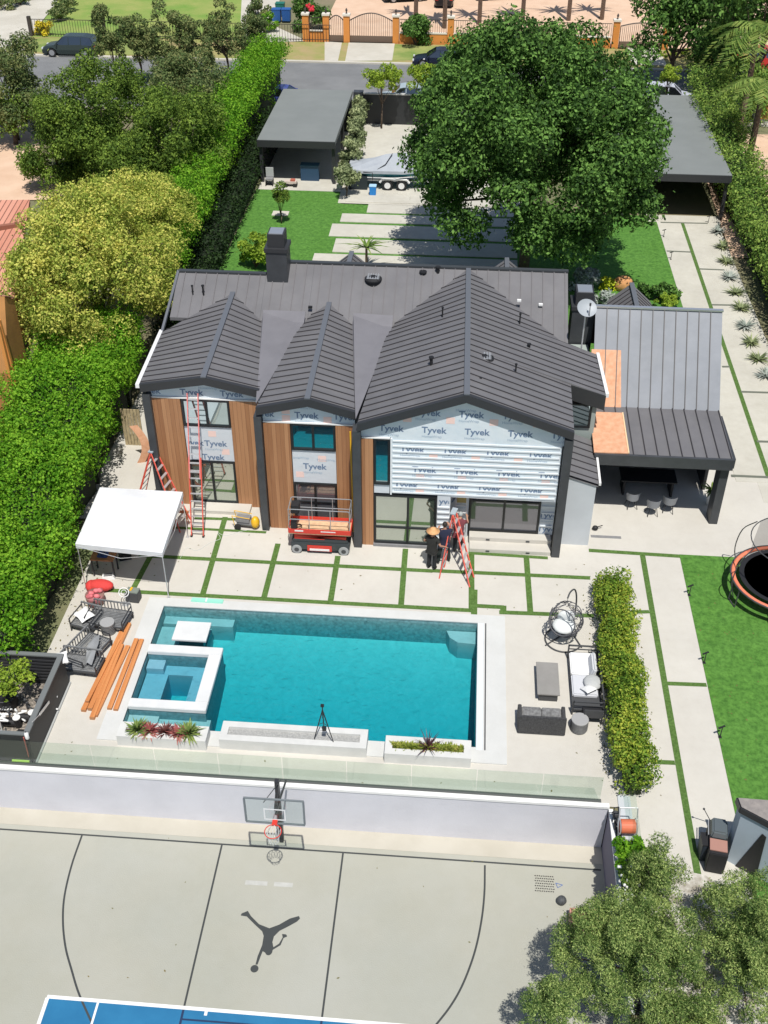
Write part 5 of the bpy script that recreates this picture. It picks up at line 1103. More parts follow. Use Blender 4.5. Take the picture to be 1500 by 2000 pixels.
# grey cover draped
t=thing('grey_cover','crumpled light grey furniture cover thrown over the sofa frame','cover',G((180,1275),.42)); m=MB(); n=10;k_=5; vs=[]
for i in range(n+1):
    for j in range(k_+1): u=i/n;v=j/k_-.5; vs.append((.34*v*(.6+u*.8*math.sin(PI*min(1,.25+u*.8)))+.12*u-.05,.75-1.35*u,.16*math.sin(u*3)*(1-abs(v))+.05*math.sin(9*u+5*v)+.08))
m.add(vs,[(i*(k_+1)+j,(i+1)*(k_+1)+j,(i+1)*(k_+1)+j+1,i*(k_+1)+j+1) for i in range(n) for j in range(k_)]); m.build('cloth',mat('grey_cloth',(.27,.28,.29),.9,bump=.3,bscale=6),t,smooth=True)
m=MB(); m.tube((0,.7,.1),(.03,.95,.5),.02); m.build('dark_pole',BLK,t)
def drum(lab,p,r,h,w_=True):
    t=thing('drum_table',lab,'side table',G(p),group='round ribbed drum side tables'); m=MB(); prof=[]
    for k in range(9): z=h*k/8; prof+= [(r*(1+.06*math.sin(k*PI/8)),z)]
    prof=[(r*.9,0)]+[(r*(1.0+(.05 if i%2 else -.02)),h*(.06+.86*i/12)) for i in range(13)]; m.lathe(prof,n=26); m.build('drum_body',mat('ribbed_grey',(.13,.13,.13),.7,var=.2,scale=6),t)
    m=MB(); m.lathe([(r*1.02,h*.92),(r*1.04,h),(r*.98,h+.012)],n=26); m.build('table_top',mat('drum_top',(.34,.34,.34),.7),t); return t
drum('round grey drum side table between the sofa frames and the boards',(213,1234),.24,.46)
drum('round grey drum side table beside the white sofa',(1130,1424),.26,.46)
# timber boards
TIM=plankmat('orange_timber',(.50,.18,.055),(.68,.29,.10),.06,'X',.6,.0)
def board(lab,a,b,w,h,z,grp):
    a=G(a,z+h/2);b=G(b,z+h/2); t=thing('timber_board',lab,'board',((a.x+b.x)/2,(a.y+b.y)/2,z),group=grp); m=MB(); m.bar(a,b,w,h); m.build('board',TIM,t,w=True)
    d=(b-a).normalized(); m=MB(); m.bar(a-d*.012,a+d*0,w*.98,h*.98); m.build('end_grain',mat('end_grain',(.42,.20,.09),.8),t,w=True)
for i,(a,b,z,h) in enumerate((((163,1388),(243,1224),0,.10),((176,1385),(252,1218),.02,.11),((180,1403),(238,1260),0,.12),((186,1398),(250,1262),.0,.09),((170,1370),(232,1250),.11,.07))):
    board(['leftmost orange board of the left stack','orange board on the right of the left stack','orange board jutting out lowest of the left stack','short orange board against the terrace side of the left stack','orange board lying on top of the left stack'][i],a,b,.16 if i<4 else .13,h,z,'orange timber boards by the pool')
for i,(a,b) in enumerate((((214,1385),(267,1249)),((226,1387),(277,1250)))): board(['left board of the right hand pair by the pool coping','right board of the pair beside the pool coping'][i],a,b,.15,.12,0,'orange timber boards by the pool')
t=thing('foam_mat','rolled mint green pool mat by the top coping','mat',G((404,1173))); m=MB(); a=G((374,1171),.05);b=G((436,1175),.05); m.bar(a,b,.2,.07); m.build('mat_body',mat('mint_foam',(.30,.68,.55),.7),t,w=True,bevel=.02); m=MB(); m.bar(a.lerp(b,.45)+V3(0,0,.04),a.lerp(b,.5)+V3(0,0,.04),.21,.01); m.build('strap',WHT,t,w=True)
# equipment enclosure
ex=G((136,1334)).x; ey0=CW+.25; ey1=G((136,1334)).y; ez=PX((113,1279),ex).z; ez=1.25
t=thing('equipment_enclosure','open topped black walled enclosure for the pool equipment','enclosure',(ex-1.4,(ey0+ey1)/2,0))
yn=G((44,1430),ez).y
m=MB(); m.span((ex-.1,ey0,0),(ex,ey1,ez)); m.span((ex-3.2,ey1-.1,0),(ex-.1,ey1,ez)); m.span((ex-3.2,yn-.1,0),(ex-.1,yn,ez*.98)); m.build('black_panels',BLK,t,w=True)
m=MB(); m.span((ex-.14,yn,ez),(ex+.03,ey1+.03,ez+.05)); m.span((ex-3.2,ey1-.12,ez),(ex-.14,ey1+.03,ez+.05)); m.span((ex-3.2,yn-.12,ez-.02),(ex+.02,yn-.003,ez+.03)); m.build('top_cap',mat('cap_grey',(.16,.17,.17),.6),t,w=True)
m=MB(); m.span((ex+.004,ey0,.0),(ex+.06,ey1,.06)); m.build('base_trim',mat('cap_pale',(.40,.41,.40),.6),t,w=True)
m=MB()
for k in range(7): m.span((ex-3.1,ey1-.13,.2+k*.14),(ex-.2,ey1-.101,.27+k*.14))
m.build('slats',FASC,t,w=True)
EC=V3(ex-.9,(yn+ey1)/2,0)
def eq(name,lab,cat,dx,dy,fn,group=None):
    t=thing(name,lab,cat,EC+V3(dx,dy,0),group=group); fn(t); return t
def f_tank(t): m=MB(); m.lathe([(.3,0),(.34,.1),(.34,.6),(.28,.78),(.1,.86)],n=22); m.build('tank',BLK,t,smooth=True); m=MB(); m.torus((0,0,.5),.35,.02); m.build('clamp',DGREY,t)
eq('filter_tank','large black round filter tank at the picture edge in the enclosure','tank',-.75,.5,f_tank)
def f_heat(t): m=MB(); m.box((0,0,.3),(.6,.6,.6)); m.build('cabinet',MGREY,t,bevel=.02); m=MB(); m.tube((.15,0,.6),(.15,0,.66),.12,n=14); m.build('grille',DGREY,t)
eq('pool_heater','grey cabinet heater low in the enclosure','heater',-.85,-.7,f_heat)
def f_pump(t):
    m=MB(); m.tube((-.25,0,.18),(.2,0,.18),.12,n=14); m.tube((.2,0,.05),(.2,0,.4),.11,n=14); m.build('motor',BLK,t); m=MB(); m.tube((.2,0,.4),(.2,0,.43),.12,n=14); m.build('clear_lid',WHT,t)
for i,(dx,dy) in enumerate(((.1,-.1),(.3,-.75),(-.3,-.35))): t=eq('pool_pump',['black pool pump in the middle of the enclosure','black pool pump beside the right enclosure wall','black pool pump next to the grey heater'][i],'pump',dx,dy,f_pump,'pool pumps')
t=thing('pipework','white and dark plumbing pipes tangled across the enclosure','pipes',EC); m=MB(); random.seed(11)
for k in range(16):
    x=random.uniform(-.9,.7); y=random.uniform(-1.0,.6); z=random.uniform(.15,.5); q=[(x,y,.05),(x,y,z),(x+random.uniform(-.5,.5),y,z),(x+random.uniform(-.5,.4),y+random.uniform(-.3,.3),z)]; m.path(q,.03,8)
m.build('white_pipes',WHT,t); m=MB()
for k in range(12):
    x=random.uniform(-.9,.6); y=random.uniform(-1.0,.6); z=random.uniform(.25,.6); m.path([(x,y,.05),(x,y,z),(x+random.uniform(-.4,.4),y+.2,z)],.025,8); m.ball((x,y,z),.05,8,6)
m.build('dark_pipes',DGREY,t)
m=MB(); m.span((ex-3.2,yn,.004),(ex-.1,ey1-.1,.012)); struct('enclosure_floor',m,mat('dark_gravel',(.16,.14,.12),.95,col2=(.38,.33,.28),scale=14,detail=3,ramp=(.45,.6)))
t=thing('leaning_pole','pole with orange handle and yellow green tip at the enclosure foot','pole',G((50,1470))); m=MB(); a=G((46,1440),1.2); b=G((58,1484),.1); m.tube(a,b,.02); m.build('handle',mat('dull_red',(.40,.10,.08),.6),t,w=True); m=MB(); m.tube(G((24,1485),.08),G((58,1487),.08),.04); m.build('foam_end',mat('lime_foam',(.40,.62,.08),.7),t,w=True)
t=thing('cleaning_brush','silver pool brush leaning on the black enclosure wall','brush',G((88,1392))); m=MB(); a=PX((96,1371),ex+.04); b=PX((77,1396),ex+.04); c=PX((63,1410),ex+.04); m.bar(a,b,.02,.09); m.build('brush_head',ALU,t,w=True); m=MB(); m.tube(b,c,.015); m.build('brush_pole',ALU,t,w=True)
t=thing('white_bottle','small white bottle by the corner of the black enclosure','bottle',PX((52,1436),ex+.08)); m=MB(); m.lathe([(.05,-.14),(.06,-.12),(.06,.08),(.02,.12)],n=12); m.build('bottle_body',WHT,t,smooth=True); m=MB(); m.lathe([(.02,.12),(.02,.16)],n=8); m.build('cap',DGREY,t)
# tripod
zt_=hp; c=G((632,1445),zt_); t=thing('camera_tripod','black camera tripod standing on the pebble filled trough','tripod',(c.x,c.y,zt_))
feet=[G((614,1442),zt_),G((651,1449),zt_),G((633,1424),zt_)]; top=V3(c.x,c.y+.05,zt_+1.25)
for f in feet: m=MB(); m.tube(f,top,.014,.02); m.build('leg',BLK,t,w=True)
m=MB(); m.tube(top-V3(0,0,.35),top+V3(0,0,.16),.018); m.box(top+V3(0,0,.2),(.1,.08,.07)); m.build('head',BLK,t,w=True,bevel=.005)
m=MB()
for f in feet: m.tube(top-V3(0,0,.55),f.lerp(top,.5),.008)
m.box(top-V3(-.03,0,.8),(.12,.1,.12)); m.build('brace',BLK,t,w=True)
# egg swing chair
b=G((1100,1250)); t=thing('egg_swing_chair','round woven hanging egg chair with a pale cushion on a curved stand','swing chair',b)
c=V3(0,.0,.95); 
m=MB(); random.seed(3); R_=.58
def sp(a,e): return c+V3(R_*math.cos(e)*math.cos(a),R_*math.cos(e)*math.sin(a),R_*1.12*math.sin(e))
opn=Vector((-.42,-.75,.28)).normalized()
for k in range(150):
    a=random.uniform(0,2*PI); e=random.uniform(-1.2,1.2); pts=[]; da=random.uniform(-.9,.9); de=random.uniform(-.9,.9)
    for q in range(5):
        p=sp(a+da*q/4,max(-1.45,min(1.45,e+de*q/4)))
        if (p-c).normalized().dot(opn)>.62: break
        pts.append(p)
    if len(pts)>1: m.path(pts,.015,4)
m.torus(c+opn*R_*.62,R_*.80,.022,opn); m.build('woven_shell',mat('grey_wicker',(.10,.10,.11),.6),t)
m=MB(); m.ball(c+V3(-.04,-.04,-.24),(.40,.40,.17),18,10); m.ball(c+V3(.02,.16,.0),(.3,.12,.26),16,10); m.build('cushion',mat('pale_cushion',(.62,.64,.64),.8,col2=(.72,.74,.72),scale=5),t,smooth=True)
m=MB(); arc_=[]
for k in range(13): f=k/12; th=-.2+f*3.4; arc_.append(V3(.32*math.sin(f*PI)+.30*(1-f)*0,.62-.0*f,0))
post=[V3(.25,.5,.03),V3(.36,.62,.7),V3(.34,.62,1.4),V3(.22,.45,1.9),V3(.05,.2,2.0),V3(-.04,.03,1.86)]
m.path(smooth_line(post,4),.028,8); m.tube(post[-1],c+V3(0,0,R_*1.1),.008); m.build('stand_post',DGREY,t)
m=MB(); m.torus((0,0,.03),.62,.028,(0,0,1),a0=.3,a1=3.4+.9); m.tube((.25,.5,.03),(-.62,-.35,.03),.026); m.tube((.25,.5,.03),(.6,-.35,.03),.026); m.build('stand_base',DGREY,t)
# coffee table
a=G((1047,1292),.36);b=G((1094,1358),.36); t=thing('coffee_table','plain grey rectangular coffee table on the lounge terrace','table',((a.x+b.x)/2,(a.y+b.y)/2,0)); wx=b.x-a.x; wy=a.y-b.y
m=MB(); m.box((0,0,.335),(wx,wy,.05)); m.build('table_top',mat('taupe_top',(.26,.25,.235),.7,var=.06,scale=2),t,bevel=.008)
m=MB(); m.box((0,0,.155),(wx-.12,wy-.12,.31)); m.build('base',DGREY,t)
# small sofa
a=G((1010,1432));b=G((1103,1436)); t=thing('loveseat','dark wicker loveseat seen from behind facing the coffee table','sofa',((a.x+b.x)/2,a.y+.36,0)); L=b.x-a.x
WK=mat('dark_wicker',(.05,.05,.052),.7,var=.4,scale=25,bump=.5,bscale=60)
m=MB(); m.box((0,-.30,.36),(L,.12,.68),rx=-.08); m.build('backrest',WK,t,bevel=.02)
for s_ in (-1,1): m=MB(); m.box((s_*(L/2-.06),.06,.27),(.12,.68,.5)); m.build('arm',WK,t,bevel=.02)
m=MB(); m.box((0,.08,.2),(L-.24,.62,.3)); m.build('seat_base',WK,t)
for s_ in (-1,1): m=MB(); m.box((s_*(L-.24)/4,.08,.40),((L-.27)/2,.6,.12)); m.build('seat_cushion',mat('grey_cushion',(.18,.18,.18),.9,var=.3,scale=10),t,bevel=.03)
# long white sofa
a=G((1112,1285));b=G((1168,1398)); t=thing('outdoor_sofa','long metal framed outdoor sofa with white cushions beside the low hedge','sofa',((a.x+b.x)/2+.03,(a.y+b.y)/2,0)); L=a.y-b.y; W_=.95
m=MB(); m.box((0,0,.2),(W_,L,.06)); 
for s_ in (-1,1):
    for q in (-1,1): m.box((q*W_/2,s_*L/2,.3),(.05,.05,.6))
    m.box((0,s_*L/2,.58),(W_,.05,.04)); m.box((0,s_*L/2,.42),(W_,.03,.03))
m.box((W_/2,0,.62),(.05,L,.05)); 
for k in range(12): m.box((W_/2,-L/2+L*k/11,.4),(.02,.03,.42))
m.build('frame',DGREY,t)
m=MB(); m.box((-.05,L*.27,.3),(W_-.14,L*.4,.16)); m.build('seat_cushion',WHT,t,bevel=.04); m=MB(); m.box((-.05,-L*.12,.3),(W_-.14,L*.36,.16)); m.build('seat_cushion',mat('soft_grey_cushion',(.56,.57,.60),.8),t,bevel=.04)
m=MB(); m.box((.25,L*.2,.5),(.16,L*.34,.36),ry=.3); m.build('back_cushion',MATS['soft_grey_cushion'],t,bevel=.05)
m=MB(); m.ball((.2,-.25,.45),(.3,.34,.13),14,8); m.build('crumpled_cover',mat('pale_grey_cloth',(.45,.46,.46),.9,bump=.5,bscale=7),t,smooth=True)
junk('black_side_chair','low black chair frame at the near end of the white sofa','chair',(1155,1405),[('seat',BLK,[((0,0,.3),(.6,.45,.06))]),('backrest',DGREY,[((0,-.24,.5),(.6,.04,.35))]),('leg',DGREY,[((-.28,.2,.15),(.04,.04,.3))]),('leg',DGREY,[((.28,.2,.15),(.04,.04,.3))]),('leg',DGREY,[((-.28,-.2,.15),(.04,.04,.3))]),('leg',DGREY,[((.28,-.2,.15),(.04,.04,.3))])])
pillow('white pillow on the long sofa seat',(1150,1345),.5,.2,.6,-.3)
# path lights
m0=None
for i,(p,lab) in enumerate((((1346,1163),'black path light at the top of the right lawn edge'),((1375,1295),'black path light midway along the right lawn edge'),((1406,1440),'black path light lowest on the right lawn edge'),((1296,463),'small black path light beside the front lawn, nearest the carport'),((1310,507),'small black path light beside the front lawn, nearer the house'),((1383,436),'small black path light at the carport slab corner'))):
    t=thing('path_light',lab,'garden light',G(p),group='black path lights'); m=MB(); m.tube((0,0,0),(0,0,.42),.016); m.build('post',BLK,t); m=MB(); m.bar((-.12,-.02,.42),(.09,.08,.44),.05,.03); m.build('lamp_head',BLK,t); m=MB(); m.box((0,0,.01),(.1,.1,.02)); m.build('base',BLK,t)
# trampoline
tc_=G((1533,1128),.85); t=thing('trampoline','round trampoline with orange padding and black net on the right lawn','trampoline',(tc_.x,tc_.y,0)); R_=1.85
m=MB(); m.lathe([(R_-.28,.84),(R_-.28,.845),(0.01,.80)],n=40); m.lathe([(0.01,.79),(R_-.28,.84)],n=40); m.build('jump_mat',BLK,t)
m=MB(); m.torus((0,0,.86),R_-.14,.075,n=48); o_=m.build('safety_pad',mat('coral_pad',(.78,.22,.12),.6,var=.1,scale=4),t,smooth=True); o_.scale=(1.03,1.03,.9)
m=MB(); m.torus((0,0,.80),R_,.03,n=48); m.build('rim',DGREY,t)
for k in range(6):
    a=2*PI*k/6+.3; p=lambda r,z,da=0:V3(r*math.cos(a+da),r*math.sin(a+da),z)
    m=MB(); m.path([p(R_,.8,-.12),p(R_+.05,.05,-.12),p(R_+.05,.03,.12),p(R_,.8,.12)],.025); m.build('leg',DGREY,t)
    m=MB(); m.path(smooth_line([p(R_+.02,.3),p(R_+.22,1.0),p(R_+.1,1.9),p(R_-.35,2.5)],4),.02,6); m.build('net_pole',DGREY,t)
NET=clearmat('dark_net',(.62,.62,.63),.0)
m=MB(); n=36; vs=[]; 
for r,z in ((R_-.27,.86),(R_-.3,1.6),(R_-.38,2.45)):
    for i in range(n): vs.append((r*math.cos(2*PI*i/n),r*math.sin(2*PI*i/n),z))
m.add(vs,[(k*n+i,k*n+(i+1)%n,(k+1)*n+(i+1)%n,(k+1)*n+i) for k in range(2) for i in range(n) if not 12<i<33]); m.build('net',NET,t)
m=MB(); m.torus((0,0,2.45),R_-.38,.02,n=36); m.build('top_hoop',DGREY,t)
# ---------------- basketball hoop ----------------
t=thing('basketball_hoop','glass basketball backboard with red rim on a dark arm from the court wall','basketball hoop',(-4.45,20.3,ZC))
hx=-4.42; by=18.62
m=MB(); m.span((hx-.28,20.1,ZC),(hx-.16,20.25,.9)); m.bar((hx-.2,20.2,.8),(hx,by+.15,1.4),.08,.09); m.bar((hx-.2,20.2,-.1),(hx,by+.15,1.2),.05,.05); m.tube((hx+.05,20.2,.9),(hx+.12,by+.3,1.7),.03); m.tube((hx-.1,20.2,.9),(hx-.3,by+.1,1.75),.012); m.build('post',FASC,t,w=True)
m=MB(); m.span((hx-.8,by,1.02),(hx+.8,by+.02,2.0)); bb=m.build('backboard',clearmat('board_glass',(.90,.94,.93)),t,w=True)
m=MB(); 
for z in (1.0,2.02): m.span((hx-.82,by-.015,z-.02),(hx+.82,by+.03,z+.02))
for x in (-.81,.81): m.span((hx+x-.025,by-.014,1.03),(hx+x+.025,by+.034,1.99))
m.build('board_frame',mat('steel_grey',(.18,.20,.21),.5),bb,w=True)
m=MB()
for a,b in (((-.3,1.15),(.3,1.19)),((-.3,1.58),(.3,1.62)),((-.3,1.19),(-.26,1.58)),((.26,1.19),(.3,1.58))): m.span((hx+a[0],by-.008,a[1]),(hx+b[0],by-.002,b[1]))
m.build('white_square',WHT,bb,w=True)
m=MB(); m.torus((hx,by-.38,1.15),.228,.013,n=28); m.box((hx,by-.08,1.13),(.14,.16,.08)); m.build('rim',RED,t,w=True)
m=MB()
for k in range(12):
    a=2*PI*k/12; p=lambda r,z,d:V3(hx+r*math.cos(a+d),by-.38+r*math.sin(a+d),z)
    for sg in (-1,1): m.path([p(.225,1.14,0),p(.17,.95,sg*.26),p(.13,.72,0)],.006,4)
m.build('net',WHT,t,w=True)
def ball(lab,p,z,r,mt_): t=thing('basketball',lab,'ball',G(p,z)); m=MB(); m.ball((0,0,r),r,20,14); m.build('ball_skin',mt_,t,smooth=True); m=MB(); m.torus((0,0,r),r,.004,(0,0,1)); m.torus((0,0,r),r,.004,(1,0,0)); m.build('seams',BLK,t)
ball('dark grey basketball lying on the court near the side wall',(1096,1764),ZC,.14,mat('ball_grey',(.07,.075,.08),.6))
a=G((1043,1708),ZC);b=G((1083,1745),ZC); t=thing('perforated_mat','small black perforated mat lying on the court','mat',((a.x+b.x)/2,(a.y+b.y)/2,ZC)); m=MB(); wx=b.x-a.x; wy=a.y-b.y
for i in range(9):
    for j in range(7):
        x=-wx/2+wx*(i+.5)/9+(j%2)*.02; y=-wy/2+wy*(j+.5)/7; m.box((x,y,.012),(wx/9*.62,.018,.02),rz=.4 if (i+j)%2 else -.4); 
m.build('links',BLK,t); m=MB(); m.path([(wx/2+.05,.05,.01),(wx/2+.25,.0,.01),(wx/2+.1,-.1,.01),(wx/2+.05,.05,.01)],.01); m.build('blue_pull_tab',mat('blue_plastic',(.10,.17,.40),.5),t)
a=G((1113,1842),ZC); b=G((1150,1790),ZC); t=thing('red_crate','faded red open crate at the court side wall','crate',((a.x+b.x)/2+.1,(a.y+b.y)/2,ZC)); m=MB(); w_,d_=.75,.8
m.box((0,0,.02),(w_,d_,.03))
m.build('crate_floor',mat('faded_red',(.62,.24,.18),.8,col2=(.70,.45,.38),scale=4),t); m=MB()
for s_ in (-1,1): m.box((s_*w_/2,0,.2),(.03,d_,.4)); m.box((0,s_*d_/2,.2),(w_,.03,.4))
m.build('crate_sides',MATS['faded_red'],t)
# ---------------- hose reel, grill, shed ----------------
t=thing('hose_reel','wheeled hose reel with orange drum beside the court corner','hose reel',G((1222,1632)),rz=.05); m=MB(); m.tube((-.2,0,.42),(.2,0,.42),.2,n=20); m.build('hose_drum',mat('orange_hose',(.62,.16,.08),.6),t,bevel=.01)
for s_ in (-.23,.23): m=MB(); m.torus((s_,0,.42),.22,.014,(1,0,0),n=24,k=6); m.build('reel_ring',ALU,t)
m=MB()
for s_ in (-.25,.25): m.path([(s_,-.25,0),(s_,.0,.42),(s_,.22,.95)],.018); m.tube((s_,.3,0),(s_,0,.42),.018)
m.tube((-.25,.22,.95),(.25,.22,.95),.018); m.build('frame',ALU,t)
for s_ in (-.28,.28): m=MB(); m.tube((s_-.02,.25,.12),(s_+.02,.25,.12),.12,n=14); m.build('wheel',RUB,t)
t=thing('black_watering_tool','black metal plant stand beside the hose reel','stand',G((1196,1605))); m=MB(); m.path([(0,0,0),(.0,.1,.5),(.12,.1,.55),(.16,0,0)],.015); m.torus((.06,.05,.3),.1,.012); m.build('frame',BLK,t); m=MB(); m.lathe([(.06,.2),(.09,.34)],(.06,.05,0),n=12); m.build('pot',DGREY,t)
t=thing('gas_grill','dark grill cart standing by the shed beside the path','grill',G((1398,1700))+V3(0,.45,0),rz=-.15); m=MB(); m.box((0,0,.45),(.5,1.15,.8)); m.build('cabinet',BLK,t,bevel=.02); m=MB(); m.box((0,.25,.95),(.48,.62,.22),taper=.8); m.build('lid',mat('grill_lid',(.10,.12,.13),.35),t,bevel=.04); m=MB(); m.box((-.01,-.28,.87),(.46,.38,.03)); m.build('side_shelf',mat('rusty_shelf',(.38,.20,.16),.6),t); m=MB(); m.tube((-.28,.0,.9),(-.28,.5,.9),.015); m.build('handle',ALU,t)
t=thing('tall_bin','black lidded bin leaning shade side of the shed','bin',G((1392,1672))+V3(-.25,0,0)); m=MB(); m.box((0,0,.35),(.32,.4,.7),taper=1.1); m.build('bin_body',mat('navy_black',(.02,.03,.045),.5),t,bevel=.02); m=MB(); m.box((0,0,.72),(.36,.44,.04)); m.build('lid',BLK,t)
t=thing('tall_thin_pole','thin leaning pole beside the grill','pole',G((1390,1608))); m=MB(); m.tube((0,0,0),G((1375,1580),.9)-t.location,.012); m.build('shaft',DGREY,t); m=MB(); m.ball(G((1375,1580),.9)-t.location,.035,8,6); m.build('tip',DGREY,t)
zs=2.3; fp=[G((1440,1558),zs),G((1620,1572),zs),G((1620,1668),zs),G((1447,1577),zs)]; t=thing('garden_shed','blue grey rendered shed with brown grey roof in the bottom right','shed',((fp[0].x+fp[2].x)/2,(fp[0].y+fp[2].y)/2,0))
cn=sum(fp,Vector())/4; ins=[p+(cn-p)*.06 for p in fp]
m=MB(); m.slab([V3(p.x,p.y,zs-.1) for p in ins],zs-.1); m.build('walls',mat('blue_grey_render',(.40,.47,.54),.8,var=.05,scale=1),t,w=True)
m=MB(); m.slab(fp,.16); m.build('roof',mat('shed_roof',(.30,.27,.25),.9,col2=(.22,.2,.19),scale=6,detail=8),t,w=True)
m=MB()
for k in (2,3): m.bar(fp[k]+V3(0,0,-.1),fp[(k+1)%4]+V3(0,0,-.1),.05,.2)
m.build('roof_edge',FASC,t,w=True)
a=ins[3]; b=ins[2]; d_=(b-a).normalized(); nrm=V3(d_.y,-d_.x,0); m=MB(); p0=V3(a.x,a.y,0)+d_*.25+nrm*.01; m.ext([p0,p0+d_*.6,p0+d_*.52+V3(0,0,1.7),p0+d_*.4+V3(0,0,1.75)],nrm*.02); m.build('doorway',BLK,t,w=True)
# pavilion furniture
def dchair(first,lab,p,rz):
    if first is not None: return dup(first,G(p),rz,lab)
    t=thing('dining_chair',lab,'chair',G(p),rz=rz,group='grey dining chairs under the pavilion'); 
    m=MB(); m.lathe([(.2,.4),(.23,.42),(.22,.46),(.05,.47)],n=16); m.build('seat',mat('chair_shell',(.22,.23,.25),.6),t,smooth=True)
    m=MB(); n=14; vs=[]
    for h in (.44,.62,.8):
        for i in range(n+1): a=PI+.15+(PI-.3)*i/n; r=.25+(h-.44)*.12; vs.append((r*math.cos(a),r*math.sin(a),h-(.12 if i in (0,n) and h>.7 else 0)))
    m.add(vs,[(k*(n+1)+i,k*(n+1)+i+1,(k+1)*(n+1)+i+1,(k+1)*(n+1)+i) for k in range(2) for i in range(n)]); m.build('backrest',MATS['chair_shell'],t,smooth=True)
    for x in (-1,1):
        for y in (-1,1): m=MB(); m.tube((x*.2,y*.2,0),(x*.12,y*.12,.42),.014); m.build('leg',BLK,t)
    return t
c1_=dchair(None,'grey shell chair leftmost at the shaded pavilion table',(1232,990),.15)
dchair(c1_,'grey shell chair in the middle, pulled out furthest into the sun',(1272,1004),.1); dchair(c1_,'grey shell chair rightmost of the three at the pavilion table',(1304,998),-.15)
b=G((1262,965)); t=thing('dining_table','long black dining table in the deep shade of the pavilion','table',b); m=MB(); m.box((0,.25,.74),(2.2,.95,.05)); m.build('table_top',BLK,t); 
for x in (-.95,.95): m=MB(); m.box((x,.25,.36),(.08,.8,.72)); m.build('leg',BLK,t)
b=G((1385,985)); t=thing('potted_plant','slim white pot with a dark leafy plant by the pavilion column','plant pot',b); m=MB(); m.lathe([(.12,0),(.17,.65),(.14,.66)],n=16); m.build('pot',WHT,t,smooth=True); m=MB(); strappy(m,(0,0,.65),22,.55,.1,seed=3); m.build('leaves',L_OLV,t)
t=thing('wall_fan_light','small black round garden sprinkler by the side panel','sprinkler',G((1162,1035))); m=MB(); m.ball((0,0,.1),(.12,.1,.1),10,8); m.build('body',BLK,t); m=MB(); m.bar((0,0,.12),(.28,.1,.16),.03,.02); m.build('arm',BLK,t)
m=MB(); m.span((5.35,33.4,0),(6.5,33.55,.01)); struct('floor_drain',m,MGREY)
